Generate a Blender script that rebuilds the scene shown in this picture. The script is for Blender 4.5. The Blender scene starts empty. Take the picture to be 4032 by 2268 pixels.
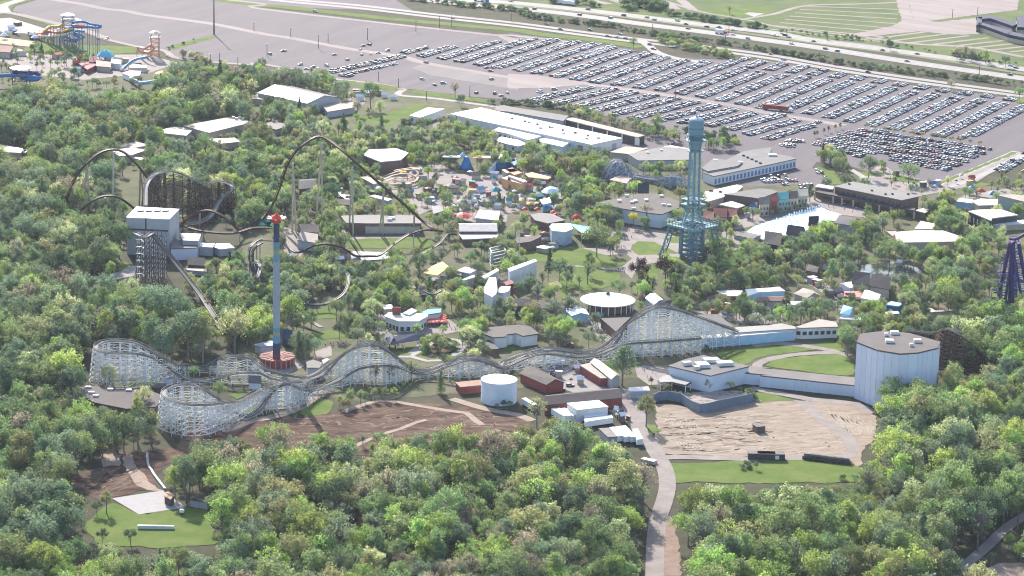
import bpy, bmesh, math, random
import numpy as np
from mathutils import Matrix, Vector
random.seed(7); RNG = np.random.default_rng(11)
S = bpy.context.scene
COL = S.collection
# ------------------------------------------------------------------ camera
IW, IH = 4032., 2268.            # photograph size, used to turn its pixels into directions
FPX = 11506.; PITCH = math.radians(15.0); ROLL = math.radians(1.2); CZ = 472.
CD = CZ / math.tan(PITCH)
_f = Vector((0, math.cos(PITCH), -math.sin(PITCH))); _u0 = Vector((0, math.sin(PITCH), math.cos(PITCH))); _r0 = Vector((1, 0, 0))
_rt = _r0 * math.cos(ROLL) + _u0 * math.sin(ROLL); _up = _u0 * math.cos(ROLL) - _r0 * math.sin(ROLL)
cam = bpy.data.cameras.new('camera'); camo = bpy.data.objects.new('camera', cam); COL.objects.link(camo)
cam.sensor_width = 36; cam.lens = FPX / IW * 36; cam.clip_start = 5; cam.clip_end = 20000
camo.matrix_world = Matrix(((_rt.x, _up.x, -_f.x, 0), (_rt.y, _up.y, -_f.y, -CD), (_rt.z, _up.z, -_f.z, CZ), (0, 0, 0, 1)))
S.camera = camo
# ------------------------------------------------------------------ light
SUN_EL = math.radians(31); SUN_AZ = math.radians(-16)       # azimuth from +Y (away from the camera) towards +X
wd = bpy.data.worlds.new('World'); S.world = wd; wd.use_nodes = True
nt = wd.node_tree; bg = nt.nodes['Background']; sk = nt.nodes.new('ShaderNodeTexSky'); sk.sky_type = 'NISHITA'
sk.sun_disc = False; sk.sun_elevation = SUN_EL; sk.sun_rotation = SUN_AZ; sk.air_density = 1.0; sk.dust_density = 1.6; sk.altitude = 200
nt.links.new(sk.outputs[0], bg.inputs[0]); bg.inputs[1].default_value = 0.15
sl = bpy.data.lights.new('sun', 'SUN'); sl.energy = 4.6; sl.angle = math.radians(0.55); sl.color = (1, .93, .84)
so = bpy.data.objects.new('sun', sl); COL.objects.link(so)
_sd = Vector((math.sin(SUN_AZ) * math.cos(SUN_EL), math.cos(SUN_AZ) * math.cos(SUN_EL), math.sin(SUN_EL)))
so.rotation_euler = _sd.to_track_quat('Z', 'Y').to_euler(); so.location = _sd * 900
S.view_settings.view_transform = 'Standard'; S.view_settings.look = 'None'; S.view_settings.gamma = 1
S.view_settings.exposure = 1.27; S.view_settings.use_curve_mapping = False
S.cycles.max_bounces = 5; S.cycles.diffuse_bounces = 2; S.cycles.glossy_bounces = 2; S.cycles.transmission_bounces = 3
S.cycles.volume_bounces = 0; S.cycles.transparent_max_bounces = 4; S.cycles.use_denoising = True
S.cycles.sample_clamp_indirect = 4; S.cycles.filter_width = 1.1
HAZE = 1.5e-5
# ------------------------------------------------------------------ pixels to places
def G(x, y, z=0.):
    d = _f + _rt * ((x - IW / 2) / FPX) - _up * ((y - IH / 2) / FPX)
    t = (z - CZ) / d.z
    return (d.x * t, -CD + d.y * t)
def proj(X, Y, Z):
    v = Vector((X, Y + CD, Z - CZ)); d = v.dot(_f)
    return (IW / 2 + FPX * v.dot(_rt) / d, IH / 2 - FPX * v.dot(_up) / d)
def Ht(bx, by, ty):
    X, Y = G(bx, by); lo, hi = -2., 300.
    for _ in range(40):
        m = (lo + hi) / 2
        if proj(X, Y, m)[1] > ty: lo = m
        else: hi = m
    return m
_CX = [0, 1000, 2000, 2992]; _CY = [0, 560, 1120, 1668]
def C(k, x, y):                  # k 0: the whole photograph at 2576 px wide; 1..16: a 4 x 4 grid of enlarged crops
    if k == 0: return (x / .63889, y / .63889)
    return (_CX[(k - 1) % 4] + x / 2.4154, _CY[(k - 1) // 4] + y / 2.4154)
def Pp(s):                       # "#3 10,20 30,40 #4 ..." -> full pixels (and z when given)
    k = 0; out = []
    for t in s.split():
        if t[0] == '#': k = int(t[1:]); continue
        v = [float(q) for q in t.split(',')]
        out.append(C(k, v[0], v[1]) + tuple(v[2:]))
    return out
def P2(s, z=0.): return [G(p[0], p[1], z) for p in Pp(s)]
def P3(s): return [G(p[0], p[1], p[2]) + (p[2],) for p in Pp(s)]
FOOT = []
KEEP = []                        # picture regions that trees must leave open
def keep(poly, ymax=None):
    xs = [p[0] for p in poly]; ys = [p[1] for p in poly]
    KEEP.append((min(xs), max(xs), min(ys), max(ys), [(p[0], p[1]) for p in poly], ymax))
def inpoly(x, y, poly):
    r = False; n = len(poly); j = n - 1
    for i in range(n):
        a = poly[i]; b = poly[j]
        if (a[1] > y) != (b[1] > y) and x < (b[0] - a[0]) * (y - a[1]) / (b[1] - a[1]) + a[0]: r = not r
        j = i
    return r
def kept(x, y, ty=0.):
    for k in KEEP:
        if k[5] is not None and ty > k[5]: continue      # stands behind it
        if k[0] < x < k[1] and k[2] < y < k[3] and inpoly(x, y, k[4]): return True
    return False
def hull(pts):
    pts = sorted(set(pts))
    def half(ps):
        h = []
        for p in ps:
            while len(h) > 1 and (h[-1][0]-h[-2][0])*(p[1]-h[-2][1]) - (h[-1][1]-h[-2][1])*(p[0]-h[-2][0]) <= 0: h.pop()
            h.append(p)
        return h[:-1]
    return half(pts) + half(pts[::-1])
# ------------------------------------------------------------------ materials
MATS = {}
def M(name, col, rough=.8, var=.12, scale=.25, metal=0., spec=.1, col2=None, stretch=None, bump=0., trans=0., detail=8):
    if name in MATS: return MATS[name]
    m = bpy.data.materials.new(name); m.use_nodes = True; t = m.node_tree; b = t.nodes['Principled BSDF']
    b.inputs['Roughness'].default_value = rough; b.inputs['Metallic'].default_value = metal; b.inputs['Specular IOR Level'].default_value = spec
    g = t.nodes.new('ShaderNodeNewGeometry'); mp = t.nodes.new('ShaderNodeMapping'); n = t.nodes.new('ShaderNodeTexNoise')
    t.links.new(g.outputs['Position'], mp.inputs['Vector']); t.links.new(mp.outputs[0], n.inputs['Vector'])
    if stretch: mp.vector_type = 'TEXTURE'; mp.inputs['Rotation'].default_value = (0, 0, math.radians(stretch[0])); mp.inputs['Scale'].default_value = (stretch[1], 1, 1)
    n.inputs['Scale'].default_value = scale; n.inputs['Detail'].default_value = detail; n.inputs['Roughness'].default_value = .68
    r = t.nodes.new('ShaderNodeValToRGB'); t.links.new(n.outputs[0], r.inputs[0])
    c2 = col2 or tuple(c * (1 + var) for c in col); c1 = col if col2 else tuple(c * (1 - var) for c in col)
    r.color_ramp.elements[0].position = .35; r.color_ramp.elements[1].position = .65
    r.color_ramp.elements[0].color = c1 + (1,); r.color_ramp.elements[1].color = tuple(min(1, c) for c in c2) + (1,)
    t.links.new(r.outputs[0], b.inputs['Base Color'])
    if bump:
        bp = t.nodes.new('ShaderNodeBump'); bp.inputs['Strength'].default_value = bump; bp.inputs['Distance'].default_value = 1.
        t.links.new(n.outputs[0], bp.inputs['Height']); t.links.new(bp.outputs[0], b.inputs['Normal'])
    MATS[name] = m
    return m
white = M('white_paint', (.72, .72, .72), .6, .06)
whiteroof = M('white_roof', (.56, .555, .54), .5, .1, .12)
creamroof = M('cream_roof', (.5, .44, .36), .55, .12, .12)
greyroof = M('grey_roof', (.11, .105, .105), .7, .15, .2)
darkroof = M('dark_roof', (.045, .042, .046), .75, .2, .3)
brownroof = M('brown_roof', (.075, .064, .06), .75, .15, .25)
tanroof = M('tan_roof', (.29, .245, .21), .7, .15, .2)
redroof = M('red_roof', (.17, .055, .045), .7, .2, .3)
tealroof = M('teal_roof', (.06, .25, .27), .6, .1)
bluep = M('blue_paint', (.05, .16, .36), .5, .1)
lbluep = M('light_blue_paint', (.30, .48, .60), .55, .1)
yellowp = M('yellow_paint', (.48, .31, .03), .55, .1)
redp = M('red_paint', (.50, .06, .04), .5, .12)
orangep = M('orange_paint', (.55, .22, .10), .6, .15)
palewall = M('pale_blue_wall', (.57, .605, .68), .7, .05, .1)
greywall = M('grey_wall', (.36, .36, .38), .75, .08, .15)
whitewall = M('white_wall', (.62, .61, .60), .75, .08, .2)
tanwall = M('tan_wall', (.42, .35, .28), .8, .1, .3)
brownwall = M('brown_wall', (.17, .11, .085), .8, .15, .4)
redwall = M('red_wall', (.24, .065, .055), .8, .15, .3)
glass = M('dark_glass', (.04, .05, .07), .15, .1, .5, spec=.5)
bluewall = M('blue_window_wall', (.14, .22, .36), .4, .1)
darkmetal = M('dark_metal', (.07, .065, .065), .5, .15)
greymetal = M('grey_metal', (.34, .36, .38), .45, .1)
galv = M('pale_steel', (.52, .53, .54), .5, .1)
woodwhite = M('white_painted_timber', (.6, .615, .625), .7, .12, .5)
woodgrey = M('weathered_deck_timber', (.22, .205, .195), .8, .2, .5)
woodbrown = M('brown_timber', (.09, .06, .045), .85, .25, .4)
railm = M('dark_rail', (.05,.047,.047), .5, .15)
brownsteel = M('red_brown_steel', (.07, .035, .03), .5, .12)
tansteel = M('tan_steel', (.44, .39, .33), .6, .08)
eiffel = M('tower_teal_paint', (.095, .185, .225), .55, .12, .2)
eiffel2 = M('tower_deck_teal', (.165, .275, .315), .55, .12, .2)
purple = M('purple_steel', (.055, .04, .14), .5, .1)
tyre = M('black_rubber', (.02, .02, .02), .8, .1)
# ------------------------------------------------------------------ objects
def tag(o, label=None, cat=None, group=None, kind=None):
    if label: o['label'] = label
    if cat: o['category'] = cat
    if group: o['group'] = group
    if kind: o['kind'] = kind
    return o
def thing(name, label, cat, xy=(0, 0), group=None, z=0.):
    o = bpy.data.objects.new(name, None); COL.objects.link(o); o.location = (xy[0], xy[1], z); o.empty_display_size = 2
    return tag(o, label, cat, group)
class MB:
    def __init__(s): s.v = []; s.f = []; s.m = []
    def add(s, vs, fs, m=0):
        n = len(s.v); s.v += [tuple(v) for v in vs]; s.f += [tuple(i + n for i in f) for f in fs]; s.m += [m] * len(fs); return s
    def prism(s, poly, z0, z1, m=0):
        a = sum(poly[i][0]*poly[(i+1) % len(poly)][1] - poly[(i+1) % len(poly)][0]*poly[i][1] for i in range(len(poly)))
        if a < 0: poly = poly[::-1]
        n = len(poly)
        zz0 = z0 if hasattr(z0, '__len__') else [z0]*n; zz1 = z1 if hasattr(z1, '__len__') else [z1]*n
        return s.add([(p[0], p[1], zz0[i]) for i, p in enumerate(poly)] + [(p[0], p[1], zz1[i]) for i, p in enumerate(poly)],
              [tuple(range(n))[::-1], tuple(range(n, 2*n))] + [(i, (i+1) % n, n+(i+1) % n, n+i) for i in range(n)], m)
    def box(s, c, d, rz=0., m=0, z0=None):
        x, y = d[0]/2, d[1]/2; cs, sn = math.cos(rz), math.sin(rz)
        pl = [(c[0]+a*cs-b*sn, c[1]+a*sn+b*cs) for a, b in ((-x, -y), (x, -y), (x, y), (-x, y))]
        return s.prism(pl, c[2]-d[2]/2, c[2]+d[2]/2, m)
    def beam(s, p, q, w=.3, h=None, m=0):
        p = Vector(p); q = Vector(q); d = q - p
        if d.length < 1e-4: return s
        d.normalize(); a = d.cross(Vector((0, 0, 1)))
        if a.length < 1e-3: a = Vector((1, 0, 0))
        a.normalize(); b = a.cross(d); a *= w/2; b *= (h or w)/2
        vs = [p-a-b, p+a-b, p+a+b, p-a+b, q-a-b, q+a-b, q+a+b, q-a+b]
        return s.add(vs, [(3, 2, 1, 0), (4, 5, 6, 7), (0, 1, 5, 4), (1, 2, 6, 5), (2, 3, 7, 6), (3, 0, 4, 7)], m)
    def sweep(s, path, prof, m=0, closed=False):     # prof: list of (side, up) offsets, closed ring
        n = len(path); k = len(prof); vs = []
        for i, p in enumerate(path):
            a = Vector(path[(i-1) % n] if (closed or i) else path[0]); b = Vector(path[(i+1) % n] if (closed or i < n-1) else path[-1])
            d = (b - a); sd = Vector((d.y, -d.x, 0))
            sd = sd.normalized() if sd.length > 1e-5 else Vector((1, 0, 0))
            d.normalize(); u = sd.cross(d)
            for o in prof: vs.append(Vector(p) + sd*o[0] + u*o[1])
        fs = [(i*k+j, i*k+(j+1) % k, ((i+1) % n)*k+(j+1) % k, ((i+1) % n)*k+j) for i in range(n if closed else n-1) for j in range(k)]
        if not closed: fs += [tuple(range(k))[::-1], tuple(range((n-1)*k, n*k))]
        return s.add(vs, fs, m)
    def tube(s, path, r, n=6, m=0):
        return s.sweep(path, [(r*math.cos(2*math.pi*i/n), r*math.sin(2*math.pi*i/n)) for i in range(n)], m)
    def lathe(s, c, prof, n=16, m=0):                # prof (r, z) from bottom up
        k = len(prof); vs = [(c[0]+r*math.cos(2*math.pi*i/n), c[1]+r*math.sin(2*math.pi*i/n), z) for r, z in prof for i in range(n)]
        fs = [(j*n+i, j*n+(i+1) % n, (j+1)*n+(i+1) % n, (j+1)*n+i) for j in range(k-1) for i in range(n)]
        return s.add(vs, fs + [tuple(range(n))[::-1], tuple(range((k-1)*n, k*n))], m)
    def build(s, name, mats, parent=None, kind=None, label=None, smooth=False):
        me = bpy.data.meshes.new(name); off = parent_origin(parent)
        v = [(a-off[0], b-off[1], c-off[2]) for a, b, c in s.v] if parent else s.v
        me.from_pydata(v, [], s.f)
        for m in (mats if isinstance(mats, (list, tuple)) else [mats]): me.materials.append(m)
        if any(s.m): me.polygons.foreach_set('material_index', s.m)
        if smooth: me.polygons.foreach_set('use_smooth', [True]*len(s.f))
        me.update()
        o = bpy.data.objects.new(name, me); COL.objects.link(o)
        if parent: o.parent = parent
        if kind: o['kind'] = kind
        if label: o['label'] = label
        return o
def parent_origin(p):
    x = [0., 0., 0.]
    while p is not None:
        x = [a+b for a, b in zip(x, p.location)]; p = p.parent
    return x
def cen(pts): return (sum(p[0] for p in pts)/len(pts), sum(p[1] for p in pts)/len(pts))
def grow(pts, d):
    c = cen(pts); out = []
    for p in pts:
        v = (p[0]-c[0], p[1]-c[1]); L = math.hypot(*v) or 1; out.append((p[0]+v[0]/L*d, p[1]+v[1]/L*d))
    return out
def smooth_path(pts, ds=2.0, closed=False):
    n = len(pts); dim = len(pts[0]); out = []
    rng = range(n if closed else n-1)
    for i in rng:
        g = lambda j: pts[j % n] if closed else pts[max(0, min(n-1, j))]
        p0, p1, p2, p3 = g(i-1), g(i), g(i+1), g(i+2)
        L = math.dist(p1, p2); k = max(1, int(L/ds))
        for j in range(k):
            t = j/k
            out.append(tuple(.5*((2*p1[q])+(-p0[q]+p2[q])*t+(2*p0[q]-5*p1[q]+4*p2[q]-p3[q])*t*t+(-p0[q]+3*p1[q]-3*p2[q]+p3[q])*t**3) for q in range(dim)))
    if not closed: out.append(tuple(pts[-1]))
    return out
def sheet(name, pts, mat, z, kp=False, kind='structure', px=None):
    me = bpy.data.meshes.new(name); bm = bmesh.new()
    bm.faces.new([bm.verts.new((p[0], p[1], z)) for p in pts]); bmesh.ops.triangulate(bm, faces=bm.faces[:])
    bmesh.ops.recalc_face_normals(bm, faces=bm.faces[:])
    if bm.faces and sum(f.normal.z for f in bm.faces) < 0: bmesh.ops.reverse_faces(bm, faces=bm.faces[:])
    bm.to_mesh(me); bm.free(); me.materials.append(mat)
    o = bpy.data.objects.new(name, me); COL.objects.link(o); o['kind'] = kind
    if kp: keep([proj(p[0], p[1], 0) for p in pts])
    return o
def ragged(pts, step=4., amp=.9):
    out = []; n = len(pts)
    for i in range(n):
        a, b = pts[i], pts[(i+1) % n]; L = math.dist(a, b); k = max(1, min(40, int(L/step)))
        for j in range(k):
            t = j/k; x, y = a[0]+(b[0]-a[0])*t, a[1]+(b[1]-a[1])*t
            if L > step: x += random.uniform(-amp, amp); y += random.uniform(-amp, amp)*1.6
            out.append((x, y))
    return out
def area(name, s, mat, z, kp=False):
    pts = P2(s)
    if name in ('lawn', 'meadow', 'dirt_lot', 'dark_dirt', 'gravel_patch', 'dirt_pad', 'verge', 'gravel_lot', 'park_ground', 'rubble_garden', 'pond'): 
        if kp: keep([proj(p[0], p[1], 0) for p in pts]); kp = False
        pts = ragged(pts)
    return sheet(name, pts, mat, z, kp)
def ribbon(name, s, w, mat, z, kp=False, ds=6, pts=None):
    p = smooth_path(pts or P2(s), ds); L = []; R = []
    for i, q in enumerate(p):
        a = p[max(0, i-1)]; b = p[min(len(p)-1, i+1)]; d = (b[0]-a[0], b[1]-a[1]); l = math.hypot(*d) or 1
        L.append((q[0]-d[1]/l*w/2, q[1]+d[0]/l*w/2)); R.append((q[0]+d[1]/l*w/2, q[1]-d[0]/l*w/2))
    n = len(p); me = bpy.data.meshes.new(name)
    me.from_pydata([(v[0], v[1], z) for v in R + L], [], [(i, i+1, n+i+1, n+i) for i in range(n-1)]); me.materials.append(mat); me.update()
    o = bpy.data.objects.new(name, me); COL.objects.link(o); o['kind'] = 'structure'
    if kp:
        for i in range(0, n-1, 3):
            j = min(n-1, i+3); keep([proj(v[0], v[1], 0) for v in (L[i], L[j], R[j], R[i])])
    return o
# ================================================================== the ground
forestfloor = M('forest_floor', (.035, .038, .02), .95, .35, .06, col2=(.065, .06, .036), spec=.1)
grass = M('lawn_grass', (.07, .118, .022), .95, .2, .06, col2=(.125, .155, .045), spec=.05, bump=.2)
drygrass = M('field_grass', (.07, .105, .035), .95, .2, .03, col2=(.12, .14, .06), spec=.05)
asphalt = M('worn_parking_asphalt', (.088, .074, .082), .9, .12, .05, col2=(.114, .097, .106), stretch=(62.5, 9), spec=.15)
concrete = M('pale_concrete', (.25, .232, .222), .9, .1, .08, col2=(.31, .285, .27), spec=.15)
pinkish = M('pale_gravel_drive', (.19, .158, .152), .9, .1, .05, col2=(.26, .215, .2), stretch=(-36, 6), spec=.12)
roadm = M('highway_concrete', (.215, .20, .19), .85, .06, .05, col2=(.25, .235, .225), stretch=(-37, 12), spec=.2)
darkroad = M('asphalt_road', (.115, .11, .11), .85, .1, .1, spec=.2)
paver = M('plaza_paving', (.19, .162, .15), .9, .12, .09, col2=(.25, .217, .20), spec=.15)
gravel = M('gravel_road', (.19, .165, .15), .95, .12, .12, col2=(.255, .225, .205), spec=.1)
paledirt = M('pale_bulldozed_dirt', (.20, .156, .118), .95, .15, .22, col2=(.30, .245, .195), stretch=(8, 2.2), spec=.05, bump=.6, detail=7)
darkdirt = M('dark_churned_dirt', (.034, .02, .015), .95, .2, .14, col2=(.14, .09, .065), stretch=(12, 2), spec=.05, bump=.6, detail=7)
tandirt = M('tan_dirt_track', (.24, .185, .145), .95, .12, .2, col2=(.31, .25, .2), spec=.05)
paintw = M('road_marking_white', (.75, .74, .72), .6, .05)
waterm = M('pond_water', (.045, .055, .045), .08, .15, .05)
poolm = M('pool_turquoise', (.45, .68, .71), .3, .08, .05, col2=(.82, .87, .87))
foam = M('white_water', (.85, .88, .9), .5, .05)
sheet('ground', [(-1500, -1150), (1500, -1150), (1500, 2300), (-1500, 2300)], forestfloor, 0)
# far fields beyond the highway
area('field', "#0 1150,-90 2750,-90 2750,215 2576,172 2000,90 1500,30 1240,-8", drygrass, .05)
# park ground under the rides: patchy grass
area('park_ground', "#0 0,150 430,160 940,210 1560,330 2000,420 2600,480 2650,780 2420,800 2150,790 2100,860 1900,920 1500,960 900,1010 560,960 640,800 600,560 300,560 0,420", M('park_ground_cover', (.06, .075, .03), .95, .3, .04, col2=(.13, .115, .075), spec=.1), .06)
# the great car park
area('parking_lot', "#0 -60,-60 900,-60 1040,28 #2 0,65 1250,215 2300,325 2512,365 #3 0,315 850,425 1200,475 1300,500 1500,550 2250,575 2512,605 #4 0,565 800,705 1600,835 2200,905 2512,955 2620,960 2620,1500 #8 2620,100 2440,90 1700,390 1500,380 1250,370 900,240 540,190 500,240 600,330 700,390 520,430 330,400 0,420 #7 2300,420 1900,360 1830,130 1500,60 1300,0 #3 1300,1400 1050,1340 #3 1640,1245 1200,1170 1000,1115 700,1065 400,1015 0,965 #2 2500,955 2000,915 1570,855 1430,845 1200,795 750,745 400,665 0,600 #1 2400,625 1720,565 1560,485 1300,445 1000,375 800,305 520,240 430,195 120,105 150,60 350,0", asphalt, .10)
ribbon('service_drive', "#1 430,-30 520,0 780,40 1000,85 1200,105 1400,145 2000,225 2512,325 #2 300,355 520,395 900,465 1400,540 1600,595 2000,665 2400,730 #3 200,720 800,805 1300,875 1700,935 2200,1015 #4 0,1060 420,1130 800,1195", 10, pinkish, .14)
ribbon('service_drive', "#1 1800,-40 2512,40 #2 0,75 1250,222 2300,335 #3 0,335 600,400", 7, pinkish, .14)
ribbon('service_drive', "#1 1000,372 1300,442 1560,482 1720,560 2400,618 #2 0,598 400,668 750,748 1200,800 1430,850", 6, pinkish, .15)
ribbon('service_drive', "#2 1430,850 1380,905 1700,935 2260,1010 2500,1040", 6, concrete, .15)
area('gravel_patch', "#3 0,700 500,740 760,790 700,810 300,840 0,840", pinkish, .13)
area('gravel_patch', "#2 1600,610 2100,680 2512,760 2512,860 2200,800 1700,720 1500,650", M('pale_worn_asphalt', (.15, .135, .133), .9, .1, .04, col2=(.19, .165, .16), stretch=(62, 5)), .125)
area('gravel_patch', "#2 2300,330 2512,370 #3 180,390 0,420 #2 2420,400", pinkish, .13)
ribbon('road', "#1 -120,150 60,120 400,190 800,290 1000,365", 9, pinkish, .13)
ribbon('road', "#1 500,-90 130,20 30,60 60,120", 10, concrete, .135)
area('lawn', "#1 -60,20 120,0 340,-10 130,50 100,105 430,195 520,235 480,240 60,110 20,60", grass, .12)
# lawns round the lot
ribbon('lawn', "#1 1500,-60 2000,-12 2512,55 #2 300,68 1250,175 1900,235 2512,290 #3 300,325 850,385 1260,450", 16, grass, .13)
area('lawn', "#1 1590,480 1640,430 2020,340 2060,355 1680,470", grass, .13)
area('lawn', "#2 1450,870 1560,855 2230,950 2260,985 1700,915", grass, .16)
area('lawn', "#2 780,760 1200,800 1420,835 1300,850 900,800", grass, .16)
area('lawn', "#1 350,400 850,430 1290,445 1300,500 950,520 700,530 200,480", grass, .12, True)
area('lawn', "#2 900,1120 1240,1090 1400,1030 1560,990 1650,985 1580,1080 1400,1140 1300,1210 1100,1180", grass, .12, True)
# pale pads in the water park
area('plaza', "#1 -60,480 200,500 700,540 900,520 1400,520 1700,600 1400,700 800,760 400,720 -60,560", paver, .11)
area('sand_pad', "#1 -40,350 380,400 280,445 -40,410", M('pale_sand', (.40, .33, .22), .9, .08), .13, True)
area('plaza', "#1 -60,180 100,170 420,270 600,300 500,340 0,300", M('wave_pool_deck', (.36, .29, .26), .9, .1), .12, True)
# highway, frontage road, ramps
def carriage(name, s, w, mat=roadm):
    ribbon(name, s, w, mat, .16, True, 12)
carriage('highway', "#0 900,-64 1150,-4 #3 0,22 500,72 1000,128 1900,240 2512,312 #4 500,385 1200,472 2000,582 2700,690", 19)
carriage('highway', "#0 850,-50 1060,-2 #3 0,72 600,137 1300,232 2000,322 2512,392 #4 600,460 1500,602 2700,775", 19)
carriage('frontage_road', "#2 -300,-75 300,-8 1000,52 1700,135 2512,222 #3 700,303 1250,372 1850,440 2512,528 #4 700,630 1500,752 2700,915", 9)
carriage('frontage_road', "#2 -300,-52 300,14 1000,80 1700,163 2512,252 #3 700,333 1250,404 1850,470 2512,560 #4 700,662 1500,784 2700,945", 9)
ribbon('ramp', "#3 1260,380 1330,430 1420,500 1600,555 1900,600", 9, concrete, .18, True)
ribbon('verge', "#0 900,-56 1150,0 #3 0,47 600,106 1300,188 2000,280 2512,352 #4 600,420 1500,537 2700,735", 9, M('median_grass', (.13, .14, .07), .95, .2, .1), .15)
for s in ("#0 900,-64 1150,-4 #3 0,22 500,72 1000,128 1900,240 2512,312 #4 500,385 1200,472 2000,582 2700,690", "#0 850,-50 1060,-2 #3 0,72 600,137 1300,232 2000,322 2512,392 #4 600,460 1500,602 2700,775"):
    base = smooth_path(P2(s), 6)
    for off in (-2.2, 1.8):
        mb = MB()
        for i in range(0, len(base)-2, 2):
            a, b = base[i], base[i+1]; d = Vector((b[0]-a[0], b[1]-a[1])); d.normalize(); n = Vector((-d.y, d.x))
            c = Vector(a)+n*off; e = c+d*4; w = n*.12
            mb.add([(c-w).to_tuple()+(.175,), (e-w).to_tuple()+(.175,), (e+w).to_tuple()+(.175,), (c+w).to_tuple()+(.175,)], [(0, 1, 2, 3)])
        o = mb.build('lane_marking', paintw); o['kind'] = 'structure'
# overflow lot of grass and gravel strips, top right
area('gravel_lot', "#4 1400,-30 2460,-30 2450,95 1560,205 1460,180", pinkish, .12)
area('gravel_lot', "#4 1290,-40 1400,-30 1460,180 1700,210 2050,170 2512,330 2300,320 1850,330 1500,300 1000,350 700,330 900,320 1250,250 1350,200 1310,60", pinkish, .11)
area('meadow', "#3 1900,90 2100,50 2420,70 2512,90 2512,130 2300,170 1950,150", grass, .12)
area('concrete_pad', "#3 2250,130 2300,118 2440,130 2340,160", concrete, .16)
ribbon('gravel_lane', "#3 2200,190 2440,150 #4 150,130 440,55 900,40 1300,25", 6, pinkish, .15)
ribbon('gravel_lane', "#3 1400,-20 1750,90 1900,125 2300,195 #4 200,260 800,330 1000,345", 5, pinkish, .14)
ribbon('gravel_lane', "#4 1000,360 1500,420 2000,450 2512,545", 8, pinkish, .15)
for i in range(10):
    y0 = 60+i*31; x0 = 430-i*48
    ribbon('gravel_lane', "#4 %d,%d %d,%d" % (x0, y0, 1330-i*14, y0+30+i*14), 4.2, pinkish, .13)
for i in range(9):
    x0 = 1050+i*190
    ribbon('gravel_lane', "#4 %d,%d %d,%d" % (x0, 375+i*17, x0+560, 300+i*20), 5, pinkish, .13)
for s in ("#3 950,-20 1150,50 1200,60", "#3 1400,-30 1560,60 1600,90", "#3 1620,-20 1760,95", "#3 700,-20 960,40"):
    ribbon('gravel_lane', s, 10, pinkish, .13)
# ---------------------------------------------------------------- the park's paving
for s in ("#6 1200,330 1500,250 1750,200 1950,300 2300,330 2512,260 #7 250,330 500,420 520,560 450,640 300,600 0,680 #6 2400,760 2100,760 1900,730 1700,640 1550,700 1450,560 1300,500",
          "#7 1000,830 1200,800 1500,850 1700,950 2000,830 2250,860 #8 0,930 -100,1000 #7 1700,1120 1400,1060 1500,1130 1230,1180 1180,1300 1100,1230 830,1200 480,1170 700,1160 1080,1190 1180,1110 1050,1000 960,980",
          "#8 520,500 640,520 1030,650 1000,720 760,690 600,620 330,670 0,780 #7 2200,830 1900,850 2000,760 2300,660 2500,640 #8 0,600 400,560",
          "#8 1150,200 1300,300 1700,390 2000,300 2440,90 2500,100 2000,420 1500,520 1000,420 900,280 1000,330",
          "#8 340,1210 470,1220 700,1400 #12 840,170 830,300 720,210 640,110 460,0",
          "#11 480,190 640,140 700,230 900,310 1020,440 1000,540 900,560 800,430 700,380 640,320 560,280",
          "#10 1150,250 1240,300 1650,370 1850,330 2000,440 1700,500 1500,480 1230,560 1150,440",
          "#10 1010,0 1180,0 1180,260 1110,240", "#10 580,640 740,580 740,680 600,720", "#9 2380,780 2512,700 #10 100,560 420,720 480,780 300,860 0,780",
          "#11 1200,760 1530,800 1500,950 1340,960 1230,880", "#6 270,800 420,860 480,1050 420,1110 290,1090",
          "#7 560,1000 760,1010 1000,1000 1180,950 1200,1060 900,1080", "#11 1700,240 2100,280 2512,260 2512,380 2200,370", "#12 0,180 200,260 220,350 0,380",
          "#8 2000,480 2512,430 2512,520 1880,540", "#6 680,680 800,690 860,830 900,900 1500,890 1500,930 880,930 740,780",
          "#11 1880,130 2100,40 2512,100 2512,200 2000,230"):
    area('plaza', s, paver, .16 + random.random()*.03)
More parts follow.
